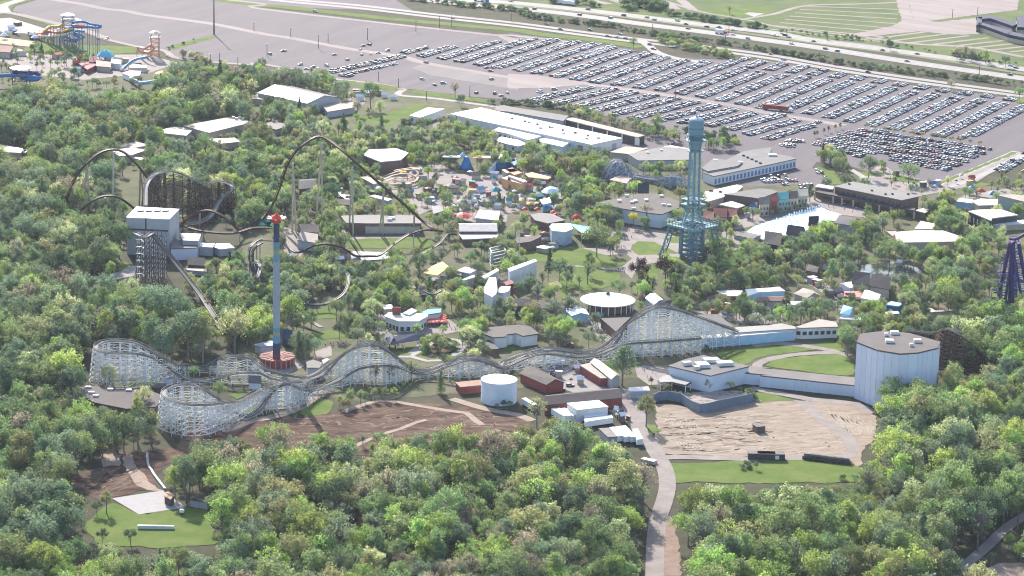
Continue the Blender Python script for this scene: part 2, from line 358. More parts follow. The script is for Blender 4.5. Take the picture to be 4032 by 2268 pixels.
# lawns in the park
for s in ("#7 140,1050 700,1000 900,1070 1150,1150 1000,1200 830,1200 650,1170 200,1130", "#7 830,1210 1080,1260 1070,1340 800,1420 #11 600,50 520,170 500,40 #7 480,1250 620,1180",
          "#7 1170,980 1250,940 1400,950 1480,1000 1640,1060 1500,1065 1250,1075 1180,1040", "#7 1480,920 1620,900 1720,960 1560,960", "#7 1540,1090 1720,1110 1720,1160 1560,1150", "#7 1310,1180 1420,1170 1430,1290 1330,1290", "#7 1820,910 1900,920 1900,960 1820,950",
          "#8 540,230 600,240 800,340 810,395 700,405", "#8 920,280 1180,300 1190,320 940,330", "#8 1220,360 1330,310 1560,380 1400,390", "#8 1000,1080 1150,1100 1130,1140 1010,1130",
          "#8 1960,420 2100,380 2200,400 2100,430", "#6 860,930 1500,905 1700,930 1700,1010 1300,1010 900,1010", "#10 580,240 760,210 780,320 600,330",
          "#10 480,500 700,440 1010,460 900,510 520,540", "#10 2330,600 2512,560 #11 0,560 130,600 0,640 #10 2400,640", "#10 1290,620 1600,570 1640,640 1520,690 1300,660", "#10 1560,640 1660,720 1930,650 2010,600 2000,680 1800,740 1600,720",
          "#12 -400,640 0,590 330,585 550,625 230,660 0,690 -80,740 -200,780 -390,700", "#12 440,570 760,545 800,640 640,610", "#12 50,780 100,720 420,680 780,660 900,760 900,870 600,850 220,800",
          "#12 0,1030 160,1050 330,1110 0,1125", "#11 2260,1020 2512,1040 2512,1120 2350,1110", "#9 2160,1050 2400,1010 2270,1090", "#9 2260,1190 2480,1160 2440,1210 2330,1250",
          "#11 1190,720 1300,760 1220,800", "#11 930,720 1010,740 1010,810 930,760", "#13 1080,745 1320,872 1750,805 1980,800 2060,1160 1500,1180 940,1150 790,980 980,800",
          "#15 1500,380 2512,355 #16 400,350 850,395 960,420 1000,560 700,560 #15 2300,570 1800,560 1560,580", "#15 1390,150 1460,240 1480,290 1430,270", "#15 1300,10 1400,20 1460,70 1390,100",
          "#10 500,1150 640,1090 760,1110 700,1230 500,1250 420,1230", "#5 1060,960 1180,940 1170,1030 1080,1010", "#5 1130,1120 1250,1150 1200,1230 1120,1240", "#1 2260,850 2500,840 2450,900 2250,920", "#8 2200,1380 2512,1330 2512,1500 2200,1500",
          "#9 900,960 1500,900 1560,960 1200,980", "#6 2240,260 2360,245 2400,290 2260,300", "#4 2330,950 2512,920 2620,960 2512,990"):
    area('lawn', s, grass, .20 + random.random()*.02, True)
ribbon('path', "#12 -30,860 -20,760 60,720 330,670 640,650 780,650 500,600 200,560 -60,590", 6, gravel, .235, True)
ribbon('path', "#12 60,560 460,590 700,640 860,680", 6, gravel, .24)
ribbon('path', "#8 860,260 1000,340 1130,420", 5, concrete, .235)
ribbon('path', "#8 2440,90 2000,280 1650,420", 7, concrete, .23, True)
ribbon('path', "#8 2500,120 2100,320 1800,430", 6, concrete, .23)
area('lawn', "#8 2400,95 2470,95 1700,410 1640,410", grass, .24, True)
# pale oval garden walk
ribbon('garden_walk', "#10 1490,660 1600,570 1640,535 1780,515 1930,530 2000,580 1960,630 1900,670", 4, concrete, .25, True)
ribbon('garden_walk', "#10 1500,680 1640,600 1700,555 1850,560 1960,600 1970,640 1890,680", 3, concrete, .255)
ribbon('garden_walk', "#10 1340,690 1500,690 1640,730 1790,725", 4, concrete, .25)
area('flower_bed', "#10 1600,600 1700,560 1850,570 1930,610 1880,650 1700,660", darkdirt, .245)
# ---------------------------------------------------------------- dirt, back roads
area('dirt_lot', "#11 1400,1150 1500,1140 1640,1160 1830,1225 2250,1125 2512,1085 #12 350,1110 960,1135 1100,1260 1140,1440 #16 1120,20 1080,150 970,260 970,400 920,420 830,330 200,310 #15 2380,315 1440,290 1390,160 1400,60 #11 1420,1440", paledirt, .20, True)
area('dark_dirt', "#10 -600,1340 -250,1300 380,1290 430,1260 850,1215 1190,1100 1880,1150 2512,1250 #11 230,1290 160,1420 #14 2350,60 2370,240 1500,330 800,300 0,300 -700,150", darkdirt, .17)
keep(Pp("#10 380,1290 850,1215 1190,1100 1880,1150 2512,1250 #11 160,1350 #10 2100,1370 1750,1290 1600,1390 1300,1370 1000,1400 600,1390 430,1440 -100,1400"))
area('dark_dirt', "#13 640,530 780,480 960,420 1000,285 1400,275 1580,235 1800,215 1700,330 1530,430 1460,500 1470,620 1060,700 1080,760 900,720 800,650", darkdirt, .16, True)
area('dirt_pad', "#13 1180,300 1260,300 1300,420 1500,620 1560,640 1400,640 1280,560 1180,400", tandirt, .2)
area('dirt_pad', "#13 970,285 1150,300 1150,400 970,410", tandirt, .19)
area('concrete_pad', "#13 1065,715 1545,640 1770,800 1320,868", M('white_concrete_slab', (.31, .295, .29), .9, .06, .3), .26, True)
ribbon('service_road', "#11 1200,1090 1230,1200 1240,1320 1270,1440 #15 1330,150 1400,270 1480,400 1510,500 1515,620 1480,760 1430,900 1410,1050 1400,1200 1390,1600", 8.5, gravel, .23, True)
ribbon('service_road', "#15 1420,330 1600,320 2000,330 2400,340 #16 200,330 700,325 850,310 885,255 850,150 740,60 640,0 #12 580,1290 490,1190 400,1110", 7, gravel, .24, True)
ribbon('service_road', "#12 1060,1230 900,1140 480,1095 300,1060 0,1005 #11 2300,985", 7, gravel, .235, True)
area('verge', "#15 1440,900 1560,880 1600,1000 1640,1300 1650,1460 1430,1460", M('bare_clay_verge', (.18, .125, .1), .95, .15, .2, col2=(.24, .175, .14)), .21, True)
ribbon('service_road', "#16 1700,1600 1850,1440 2150,1180 2350,990 2600,830", 6, M('shaded_lane', (.24, .215, .21), .9, .1), .22, True)
area('dirt_pad', "#16 2100,1400 2300,1320 2600,1340 2600,1500 2050,1500", tandirt, .2, True)
ribbon('dirt_track', "#10 850,1215 1000,1160 1180,1110 1300,1112 1600,1162 1900,1210 2020,1225 2100,1290 2170,1340", 4, tandirt, .22)
ribbon('dirt_track', "#10 1880,1090 2200,1185 2512,1245 #11 230,1300", 6, tandirt, .225, True)
ribbon('dirt_track', "#14 860,370 940,280 960,220 1200,110 1400,50 1530,-5 #10 1640,1290", 3, tandirt, .225)
ribbon('service_road', "#10 -300,1400 0,1290 150,1270 420,1180 560,1080 690,1020", 7, tandirt, .215, True)
area('yard', "#11 200,830 480,790 660,740 700,760 910,980 1160,1000 1200,1130 960,1200 1180,1330 1100,1300 960,1150 560,1010 360,1000", M('pale_service_yard', (.21, .185, .175), .9, .1, .1, col2=(.26, .235, .22)), .21, True)
area('yard', "#11 1020,980 1260,1100 1240,1330 1180,1330 950,1200 1080,1160", pinkish, .22, True)
area('yard', "#5 1090,780 1210,760 1200,900 1090,900", gravel, .2)
ribbon('road', "#5 700,1345 1000,1280 1200,1240 1280,1180", 8, concrete, .22, True)
area('yard', "#5 700,1335 1130,1255 1290,1170 1280,1270 1100,1310 860,1350", concrete, .21, True)
area('plaza', "#2 2000,1200 2300,1230 2512,1290 2512,1400 1850,1250 1700,1290 1700,1180 1870,1120", darkroad, .13)
area('yard', "#3 780,1370 1300,1300 1500,1400 1100,1449 800,1430", asphalt, .14)
area('service_road', "#2 900,870 1060,900 1060,980 960,1060 800,1110 700,1130 900,1050", gravel, .14)
# worn wheel marks on the pale lot
mb = MB()
def mark(k, pts, w):
    q = smooth_path([G(*C(k, x, y)) for x, y in pts], 2.); n = len(mb.v)
    for i, a in enumerate(q):
        b = q[min(len(q)-1, i+1)]; c = q[max(0, i-1)]; d = Vector((b[0]-c[0], b[1]-c[1])); d.normalize(); ww = w*(.5+random.random()); mb.v += [(a[0]-d.y*ww/2, a[1]+d.x*ww/2, .215), (a[0]+d.y*ww/2, a[1]-d.x*ww/2, .215)]
    for i in range(len(q)-1): mb.f.append((n+2*i, n+2*i+1, n+2*i+3, n+2*i+2)); mb.m.append(0)
for i in range(11): mark(11, [(1500+i*27, 1280+i*3), (1520+i*27, 1340+i*4)], .9)
for i in range(7): mark(15, [(1600+i*32, 165+i*2), (1640+i*36, 250+i*3)], .9)
for i in range(70):
    x = random.uniform(1440, 2400); y = random.uniform(20, 285); l = random.uniform(40, 200); mark(15, [(x, y), (x+l*.5, y+random.uniform(-10, 10)), (min(2460, x+l), y+random.uniform(-12, 12))], random.uniform(.4, 1.4))
for i in range(50):
    x = random.uniform(0, 780); y = random.uniform(20, 290); l = random.uniform(30, 160); mark(16, [(x, y), (x+l*.5, y+random.uniform(-12, 12)), (min(800, x+l), y+random.uniform(-14, 14))], random.uniform(.4, 1.4))
for i in range(60):
    x = random.uniform(1450, 2450); y = random.uniform(1240, 1440); l = random.uniform(40, 180); mark(11, [(x, y), (x+l*.5, y+random.uniform(-8, 8)), (x+l, y+random.uniform(-12, 12))], random.uniform(.4, 1.3))
for i in range(26): mark(12, [(640+i*17, 1180+i*4+random.uniform(0, 60)), (720+i*15, 1300+i*4), (780+i*12, 1400+random.uniform(0, 40))], random.uniform(.4, .9))
mb.build('wheel_marks', M('pale_dust_marks', (.30, .255, .21), .95, .2, .4, spec=.05), kind='structure')
mb = MB()
for i in range(46):
    x = random.uniform(1450, 2450); y = random.uniform(1250, 1440); l = random.uniform(60, 200); mark(11, [(x, y), (x+l*.5, y+random.uniform(-10, 10)), (x+l, y+random.uniform(-14, 14))], random.uniform(.5, 1.6))
for i in range(60):
    x = random.uniform(1440, 2300); y = random.uniform(20, 280); l = random.uniform(50, 240); mark(15, [(x, y), (x+l*.5, y+random.uniform(-14, 14)), (min(2460, x+l), y+random.uniform(-16, 16))], random.uniform(.5, 1.6))
for v in range(len(mb.v)): mb.v[v] = mb.v[v][:2]+(.22,)
mb.build('wheel_marks', M('damp_soil_marks', (.165, .128, .10), .95, .2, .4, spec=.05), kind='structure')
mb = MB()
for i in range(70):
    x = random.uniform(300, 2400); y = random.uniform(1180, 1440); l = random.uniform(40, 220); mark(10, [(x, y), (x+l*.5, y+random.uniform(-16, 16)), (x+l, y+random.uniform(-26, 26))], random.uniform(.4, 1.8))
for i in range(40):
    x = random.uniform(820, 1240); y = random.uniform(460, 650); mark(13, [(x, y), (x+60, y-28), (x+110, y-50)], random.uniform(.3, .9))
for v in range(len(mb.v)): mb.v[v] = mb.v[v][:2]+(.2,)
mb.build('wheel_marks', M('dry_clay_marks', (.16, .115, .088), .95, .25, .4, spec=.05), kind='structure')
# pond
area('pond', "#8 900,1260 960,1170 1100,1160 1300,1140 1500,1200 1600,1330 1400,1290 1240,1260 1200,1330 1000,1290", waterm, .21, True)
area('lagoon', "#6 760,1090 950,1040 1300,1050 1310,1110 1000,1130", M('shallow_lagoon', (.30, .33, .32), .2, .1, .1), .23, True)
# ================================================================== buildings
def keep_box(pts, h):
    FOOT.append([tuple(q) for q in grow(pts, 2.5)])
    q = [proj(p[0], p[1], h) for p in pts] + [proj(p[0], p[1], h*(.78 if h > 5.5 else .5)) for p in pts]
    keep(hull(q), max(p[1] for p in pts)+4)
def roof_bits(e, bits, h):
    for b in bits:
        x, y = G(*C(b[0], b[1], b[2]), h); w, d, t = b[3:6]
        u = MB().box((x, y, h+t/2-.05), (w, d, t), b[6] if len(b) > 6 else .0).build('roof_vent', whiteroof if len(b) < 8 else b[7], e)
def wall_windows(e, pts, edges, z0, z1, w, gap, mat=glass, name='window'):
    n = len(pts); a = sum(pts[i][0]*pts[(i+1) % n][1]-pts[(i+1) % n][0]*pts[i][1] for i in range(n))
    for k in edges:
        p, q = Vector(pts[k]), Vector(pts[(k+1) % n]); d = q-p; L = d.length; d.normalize(); nn = Vector((d.y, -d.x)) * (1 if a > 0 else -1)
        c = max(1, int(L/(w+gap))); me = None
        for i in range(c):
            m = p+d*(L*(i+.5)/c); m = m+nn*.02
            MB().box((m.x, m.y, (z0+z1)/2), (w, .16, z1-z0), math.atan2(d.y, d.x)).build(name, mat, e)
def bld(name, label, s, h, wall, roof, cat='building', over=.35, rt=.6, bits=(), win=None, kp=True, pts=None, group=None, door=None):
    pts = pts or P2(s, h); e = thing(name, label, cat, cen(pts), group)
    MB().prism(pts, -.3, h-rt-.01).build('wall', wall, e)
    ro = MB().prism(grow(pts, over), h-rt, h).build('roof', roof, e)
    roof_bits(ro, bits, h)
    for wv in (win or ()): wall_windows(e, pts, *wv)
    if kp: keep_box(pts, h)
    return e
def gbld(name, label, s, h, rise, wall, roof, cat='building', over=.5, win=None, kp=True, pts=None, roof2=None, open_=False, group=None):
    # four eave corners a b c d, ridge parallel to a-b
    a, b, c, d = [Vector(p) for p in (pts or P2(s, h))]; e = thing(name, label, cat, ((a+b+c+d)/4).to_tuple(), group)
    r0 = (a+d)/2; r1 = (b+c)/2; t = (b-a).normalized()*over
    if not open_:
        vs = [(p.x, p.y, z) for z in (-.3, h) for p in (a, b, c, d)] + [(r0.x, r0.y, h+rise-.05), (r1.x, r1.y, h+rise-.05)]
        MB().add(vs, [(0, 1, 2, 3), (0, 4, 5, 1), (1, 5, 9, 6, 2), (2, 6, 7, 3), (3, 7, 8, 4, 0)]).build('wall', wall, e)
    else:
        for p in (a, b, c, d, (a+b)/2, (c+d)/2): MB().box((p.x, p.y, h/2), (.5, .5, h+.2)).build('post', wall, e)
    for k, (p, q) in enumerate(((a, b), (d, c))):
        u = p-r0; o = u.normalized()*over; zz = -rise*over/u.length
        v = [r0-t, r1+t, q+t+o, p-t+o]; z = [h+rise, h+rise, h+zz, h+zz]
        MB().prism([(x.x, x.y) for x in v], [y-.02 for y in z] if (v[1]-v[0]).cross(v[2]-v[1]) > 0 else [y-.02 for y in z][::-1], [y+.35 for y in z] if (v[1]-v[0]).cross(v[2]-v[1]) > 0 else [y+.35 for y in z][::-1]).build('roof_slope', (roof2 or roof) if k else roof, e)
    for wv in (win or ()): wall_windows(e, [x.to_tuple() for x in (a, b, c, d)], *wv)
    if kp: keep_box([x.to_tuple() for x in (a, b, c, d)], h+rise*.5)
    return e
def canopy(name, label, c, r, h, rise, mat, cat='umbrella', n=8, group=None, pole=True, kp=False):
    r *= .52 if name != 'market_umbrella' or r > 4 else 1; e = thing(name, label, cat, c, group)
    MB().lathe(c, [(r, h-.12), (r, h), (r*.5, h+rise*.62), (.12, h+rise)], n).build('canopy', mat, e)
    if pole: MB().lathe(c, [(.12, 0), (.12, h+rise*.6)], 6).build('pole', galv, e)
    if kp: keep(hull([proj(c[0]+r*math.cos(a), c[1]+r*math.sin(a), h) for a in np.linspace(0, 6.28, 9)]))
    return e
# --- big steel box with the lift tower before it
H1 = Ht(*C(5, 1612, 1085), C(5, 1612, 730)[1])
pts = P2("#5 1203,712 1610,730 1703,635 1300,612", H1)
e = bld('ride_building', 'tall grey windowless box with white roof and four skylights above the trees', '', H1, greywall, whiteroof, pts=pts, over=.25)
for x in (1340, 1418, 1500, 1577):
    g_ = G(*C(5, x, 655), H1); MB().box((g_[0], g_[1], H1+.35), (3.6, 5.2, .8), -.1).build('skylight', glass, e)
MB().box(((pts[0][0]+pts[1][0])/2, (pts[0][1]+pts[1][1])/2-.1, H1*.68), (26, .25, 1.1), math.atan2(pts[1][1]-pts[0][1], pts[1][0]-pts[0][0])).build('wall_band', darkmetal, e)
_bx = (pts[0][0]*.55+pts[1][0]*.45, pts[0][1]*.55+pts[1][1]*.45); MB().box((_bx[0], _bx[1]-.1, H1*.84), (.9, .25, H1*.3), 0).build('wall_band', darkmetal, e)
bld('ride_annex', 'grey two storey annex with white roof beside the tall grey box', "#5 1715,865 1910,872 1885,935 1740,930", 11, greywall, whiteroof)
bld('ride_annex', 'low blue-grey lean-to below the white roofed annex', "#5 1625,915 1745,935 1890,945 1870,1000 1625,1010", 8, palewall, greyroof)
bld('ride_annex', 'flat white roofed shed at the end of the annex row', "#5 1900,957 2040,962 2020,998 1895,990", 6, greywall, whiteroof)
bld('ride_annex', 'low stepped shed with glaring white roof among trees', "#5 2025,990 2060,965 2180,965 2225,1000 2090,1015", 5, greywall, whiteroof)
gbld('gabled_hut', 'dark gabled hut with orange cross beams beside the annex', "#5 1790,1165 1940,1175 1940,1120 1800,1110", 4, 3, darkmetal, darkroof, roof2=redroof)
bld('open_shelter', 'grey flat shelter below the dark gabled hut', "#5 1770,1200 1790,1215 1970,1230 1960,1205", 3, greywall, tanroof)
# --- left and upper left
bld('picnic_shelter', 'long low shelter with glaring cream roof at the wood edge', "#5 -120,15 0,20 190,55 265,72 235,100 0,88 -120,80", 5, tanwall, creamroof)
bld('picnic_shelter', 'cream roofed shelter behind the small steel arch', "#5 1060,75 1230,55 1400,70 1250,120 1130,130", 6, tanwall, creamroof)
bld('picnic_shelter', 'pale tiered shelter roof behind the cream one', "#1 1060,1385 1290,1345 1420,1380 1250,1410", 6, greywall, tanroof)
bld('picnic_shelter', 'small grey shelter under trees with white gable', "#5 1210,130 1380,150 1385,175 1330,165", 4, tanwall, whiteroof)
bld('workshop', 'long tan roofed workshop with rooftop fans at the tree line', "#1 1740,1195 2190,1112 2405,1160 1990,1262", 7, tanwall, tanroof, bits=[(1, 2220+i*30, 1125+(i % 2)*12, 2, 2, 1.6) for i in range(4)])
bld('workshop', 'low cream double roof joined to the long tan workshop', "#1 1450,1255 1640,1208 1720,1207 1820,1242 1770,1288 1600,1268", 6, tanwall, creamroof)
bld('storage_shed', 'tan flat roofed shed between pale trees', "#1 1970,1322 2100,1365 2275,1345 2230,1310", 5, tanwall, creamroof)
gbld('barn', 'large barn with one roof slope coloured sunlit tan, one grey', "#2 40,885 505,985 815,930 355,822", 8, 4, greywall, creamroof, roof2=greyroof)  # tan slope has the sunlit tone put into its colour, other slope grey
bld('lean_to', 'low tan shed against the large barn', "#2 -20,935 50,880 150,905 80,945", 5, tanwall, tanroof)
bld('canteen', 'low building with tan roof in front of the large barn', "#2 660,1012 700,985 955,972 960,1020 700,1062", 5, greywall, tanroof, win=[((4,), 1, 3, 3, 4)])
bld('pavilion', 'grey roofed open pavilion beside the dark hedge', "#2 45,1190 195,1148 335,1192 210,1232", 4.5, tanwall, greyroof)
bld('workshop', 'grey-white flat roofed workshop on the lawn by the yard', "#2 1480,1097 1650,1022 1810,1035 1580,1118", 6, whitewall, whiteroof, win=[((3,), 2, 4, 2.5, 3)])
wp = P2("#2 1870,1082 2160,1022 2310,1057 #3 1085,1312 790,1374 0,1202 #2 2080,1132", 8)
e = bld('warehouse', 'very long white roofed warehouse below the car park', '', 8, whitewall, whiteroof, pts=wp, bits=[(3, 200+i*110, 1165+i*25+(i % 2)*30, 2.4, 2.4, 1.2) for i in range(7)] + [(3, 40+i*120, 1130+i*27, 1.8, 3, 1., 0, greyroof) for i in range(7)])
wall_windows(e, wp, (4,), .3, 5.5, 5, 14, brownwall, 'loading_door'); wall_windows(e, wp, (3,), .3, 5, 5, 10, greywall, 'loading_door')
bld('office_block', 'white two storey office with window row before the warehouse', "#2 2270,1240 2330,1212 2512,1245 #3 340,1288 190,1330 0,1268", 6.5, whitewall, whiteroof, win=[((4, 5), 2, 4.5, 1.6, 2.6)])
bld('office_block', 'low white flat block beneath the window row office', "#2 2290,1335 2350,1300 2512,1330 #3 180,1365 100,1390 0,1370", 4.5, whitewall, whiteroof, win=[((4, 5), 1, 3, 1.8, 4)])
bld('office_block', 'pale blue-grey block beside the warehouse front', "#3 265,1340 330,1312 585,1352 520,1395", 6, palewall, whiteroof)
bld('storage_building', 'grey-blue long storage building behind the warehouse', "#2 2300,1010 2380,1000 #3 0,1010 575,1100 525,1150 0,1060 #2 2300,1050", 7, M('blue_grey_siding', (.24, .27, .32), .7, .1), greyroof)
e = bld('open_shed', 'long open fronted shed with pale roof beside the hedge', "#3 530,1132 620,1118 1300,1285 1230,1305", 6.5, darkmetal, tanroof)  # solid dark wall stands for the shade inside the open front
sp = P2("#3 530,1132 620,1118 1300,1285 1230,1305", 6.5)
for i in range(6):
    t = i/5; q = Vector(sp[0])*(1-t)+Vector(sp[3])*t; MB().box((q.x, q.y-.4, 2.9), (5 if i in (0, 5) else 1.2, .3, 5.9), math.atan2(sp[3][1]-sp[0][1], sp[3][0]-sp[0][0])).build('pier', whitewall, e)
bld('storage_building', 'tan striped roof block at the end of the warehouse', "#7 970,92 1120,40 1330,58 1160,112", 5.5, tanwall, M('orange_tan_roof', (0.312, 0.244, 0.187), .6, .25, .15, stretch=(20, 6)))
bld('storage_building', 'large flat grey roofed hall behind the central trees', "#7 1145,112 1330,70 1480,42 1720,62 1720,165 1240,172", 6.5, greywall, M('flat_grey_roof', (0.156, 0.148, 0.146), .75, .1, .1), bits=[(7, 1330, 105, 2, 2, 1), (7, 1460, 80, 2, 2, 1)])
bld('storage_building', 'cream topped store behind the tall tower', "#7 1480,38 1560,30 1720,60 1690,75", 5, tanwall, creamroof)
# --- office block with blue windows
wp = P2("#7 1855,285 2230,90 2400,60 2512,50 #8 90,100 290,135 345,155 #7 2512,205 1960,322", 7)
e = bld('office_building', 'long grey roofed office with blue window band by the car park', '', 7, whitewall, M('office_roof', (0.14, 0.133, 0.133), .75, .12, .1), pts=wp, bits=[(7, 1975, 182, 3, 3, 1.5), (7, 2210, 200, 3, 3, 1.5), (8, 100, 130, 3, 3, 1.5), (8, 140, 130, 3, 3, 1.5)] + [(7, 2240+i*40, 130+i*18, 2, 2, 1., 0, darkroof) for i in range(5)])
wall_windows(e, wp, (6, 7), 1, 4.5, 2.2, 1.6, bluewall)
bld('office_wing', 'raised grey roof wing of the window band office', "#7 1845,245 1960,150 2220,195 2180,225 1900,275", 8.2, greywall, M('office_roof2', (0.13, 0.125, 0.125), .75, .1), kp=False)
bld('storage_building', 'off-white flat roof with two vents behind the theatre', "#7 1840,545 1880,470 2180,402 2235,420 2150,490 1905,562", 6, tanwall, creamroof, bits=[(7, 1930, 465, 3, 2, 1, 0, darkroof), (7, 2020, 475, 2, 2, 1, 0, darkroof)])
bld('shop', 'brown walled shop with grey flat roof on the fountain street', "#7 2060,492 2390,440 2512,450 #8 170,470 0,535 #7 2330,525", 8, brownwall, greyroof, win=[((4, 3), 2, 5, 2, 4, whiteroof)])
e = bld('theatre', 'broad brown many sided theatre roof dotted with white vents', "#7 870,572 1060,530 1240,492 1400,490 1620,560 1612,622 1455,682 1300,662 1000,612", 10, palewall, brownroof, bits=[(7, x, y, 2.6, 2.6, 1.3) for x, y in ((1060, 565), (1130, 515), (1180, 578), (1212, 566), (1315, 557), (1460, 518), (1480, 600), (1530, 607), (1195, 637))], over=1)
gbld('storage_shed', 'small grey roofed shed between the blue lattice humps', "#7 975,360 1130,395 1175,345 1100,320", 5, 1, tanwall, tanroof)
gbld('black_chapel', 'steep black gabled facade behind the theatre', "#7 1240,480 1335,480 1335,440 1245,440", 9, 5, darkmetal, darkroof)
# --- fountain street, entrance
gbld('street_house', 'red tiled corner house with turret roof on the fountain street', "#7 1855,720 1950,740 1960,690 1880,680", 7, 3.5, tanwall, redroof)
gbld('street_house', 'wide red tiled house beside the turret house', "#7 1955,710 2075,715 2080,660 1960,655", 7, 4, tanwall, redroof, win=[((0,), 2, 5, 1.2, 1.2)])
gbld('street_house', 'small red tiled house next to cafe umbrellas', "#7 2080,710 2175,715 2165,655 2085,655", 7, 3.5, brownwall, redroof, win=[((0,), 2, 5, 1.2, 1.2)])
for i, (x, y, lab, wm, rm) in enumerate(((0, 590, 'grey gabled street house with timber front', tanwall, greyroof), (80, 570, 'street house with rust red gable and striped wall', redwall, redroof), (180, 545, 'teal mansard roofed street house', M('teal_wall', (.25, .38, .36), .7), tealroof), (265, 535, 'tan gabled street house with brick front', tanwall, brownroof), (365, 515, 'curved pale cornice house at the street end', tanwall, creamroof))):
    gbld('street_house', lab, "#8 %d,%d %d,%d %d,%d %d,%d" % (x, y, x+90, y-8, x+85, y-52, x-5, y-42), 9, 3, wm, rm, win=[((0,), 1, 3, 1.4, 1.4), ((0,), 4.5, 6.5, 1.2, 1.2)])
bld('shop', 'low cream roofed shop before the red tiled houses', "#7 2010,590 2130,560 2250,600 2180,625", 6, brownwall, creamroof)
ep = P2("#8 715,420 890,375 1110,420 1510,512 1345,548", 11)
e = bld('entrance_building', 'long brown entrance hall with grey roof facing the fountain', '', 11, brownwall, M('entrance_roof', (0.172, 0.164, 0.156), .75, .08, .1), pts=ep, over=.8, bits=[(8, x, y, 1.6, 1.6, .9, 0, darkroof) for x, y in ((850, 400), (1065, 462), (1195, 497), (1260, 495), (1410, 497))])
wall_windows(e, ep, (4,), 5.5, 8.5, 4, .7, glass)
ap = P2("#8 525,470 560,455 720,480 1350,595 1480,625 1470,650 1330,622 700,505", 6)
e = thing('arcade', 'brown colonnade of arches along the entrance hall', 'arcade', cen(ap)); MB().prism(ap, 5.2, 6).build('roof', brownroof, e)
lp = smooth_path([ap[0], ap[7], ap[6], ap[5]], 9.)
for i, q in enumerate(lp): MB().box((q[0], q[1]+.3, 2.5), (1.1, .9, 5.4), -.5).build('pier', tanwall, e)
for i in range(len(lp)-1):
    a, b = Vector(lp[i]), Vector(lp[i+1]); d = b-a; mb = MB(); k = 8; top = 5.15
    arc = [(j/k, 3.2+1.6*math.sin(math.pi*j/k)) for j in range(k+1)]
    vs = []
    for off in (0., .5):
        for t, z in arc: p = a+d*t; vs += [(p.x, p.y+off, z), (p.x, p.y+off, top)]
    m = 2*(k+1); fs = []
    for j in range(k): fs += [(2*j, 2*j+2, 2*j+3, 2*j+1), (m+2*j, m+2*j+1, m+2*j+3, m+2*j+2), (2*j, m+2*j, m+2*j+2, 2*j+2)]
    mb.add(vs, fs).build('arch', brownwall, e)
keep_box(ap, 6)
bld('ticket_office', 'small white roofed ticket office at the hall end', "#8 530,420 560,398 705,420 690,445", 8, brownwall, whiteroof)
bld('kiosk', 'pale roofed kiosk right of the arcade', "#8 1480,648 1540,625 1625,640 1570,670", 5, brownwall, creamroof)
gbld('street_house', 'grey gabled hall at the end of the fountain pool', "#8 715,770 880,795 945,740 800,705", 7, 3, greywall, greyroof)
gbld('street_house', 'steep dark gabled house at the pool edge', "#8 465,790 550,785 555,745 475,750", 8, 4.5, brownwall, darkroof)
gbld('street_house', 'dark tent roofed house on the pool bank', "#8 255,870 400,890 425,850 280,830", 7, 4.5, greywall, darkroof)
gbld('street_house', 'tall dark double gabled house left of the pool bank', "#8 45,960 190,985 205,890 60,880", 10, 5, darkmetal, darkroof, win=[((0,), 5, 7, 1.4, 2, whiteroof)])
bld('beer_hall', 'wide cream roofed hall glaring in the sun among trees', "#8 1290,855 1500,840 1740,842 1930,905 1895,925 1880,940 1320,952", 8, tanwall, creamroof, over=.8)
bld('shop', 'pale tan roofed shop behind the cream hall', "#8 1475,820 1530,750 1665,775 1650,825", 6, tanwall, creamroof)
bld('kiosk', 'tan low kiosk beside the cream hall', "#8 1205,845 1290,845 1300,870 1260,890", 5, tanwall, tanroof)
bld('theatre_wing', 'black fronted building with pale stepped roof at the right', "#8 1985,655 2100,640 2300,640 2450,690 2210,720 2200,745", 9, darkmetal, creamroof, win=[((5, 4), 2, 6, 1.4, 3, whiteroof)])
bld('theatre_hall', 'tall green-grey windowless hall at the right edge', "#8 2268,505 2400,495 2640,520 2640,600 2500,560", 13, M('green_grey_wall', (.27, .31, .29), .8, .08), tanroof)
bld('shop', 'white flat roof with blue fascia before the green-grey hall', "#8 1870,560 1900,535 2020,540 2030,580", 5, lbluep, whiteroof)
bld('shop', 'long cream roofed shop beside the green-grey hall', "#8 2020,560 2100,535 2270,545 2270,595 2080,600", 6, tanwall, creamroof)
bld('walkway_roof', 'white covered walkway below the black fronted building', "#8 2180,770 2512,735 2600,740 2600,770 2240,785", 4.5, tanwall, whiteroof)
# fountain pool
pp = P2("#8 -120,850 -30,790 40,770 280,690 590,622 640,650 770,690 720,745 540,810 430,840 250,895 40,925 -80,910", .3)
e = thing('fountain_pool', 'long turquoise pool with white water jets before the entrance hall', 'fountain', cen(pp))
MB().prism(grow(pp, 1.2), -.2, .42).build('rim', concrete, e); MB().prism(pp, -.1, .5).build('water', poolm, e)
jl = [C(8, x, y) for x, y in [(60+i*14, 800-i*6) for i in range(8)] + [(230+i*24, 730-i*9) for i in range(8)] + [(430+i*22, 665-i*7) for i in range(8)] + [(80+i*55, 850-i*16) for i in range(8)] + [(130+i*50, 800-i*18) for i in range(8)]]
for i, q in enumerate(jl):
    x, y = G(q[0], q[1], .5); hh = 2.0+1.6*random.random()
    MB().lathe((x, y), [(.5, .45), (.35, hh*.4), (.6, hh*.8), (.15, hh)], 8).build('water_jet', foam, e)
keep_box(pp, 3)
gbld('bandstand', 'grey bleacher stage at the left tip of the pool', "#7 2150,885 2330,920 2405,890 2230,850", 2.5, .5, greywall, greyroof)
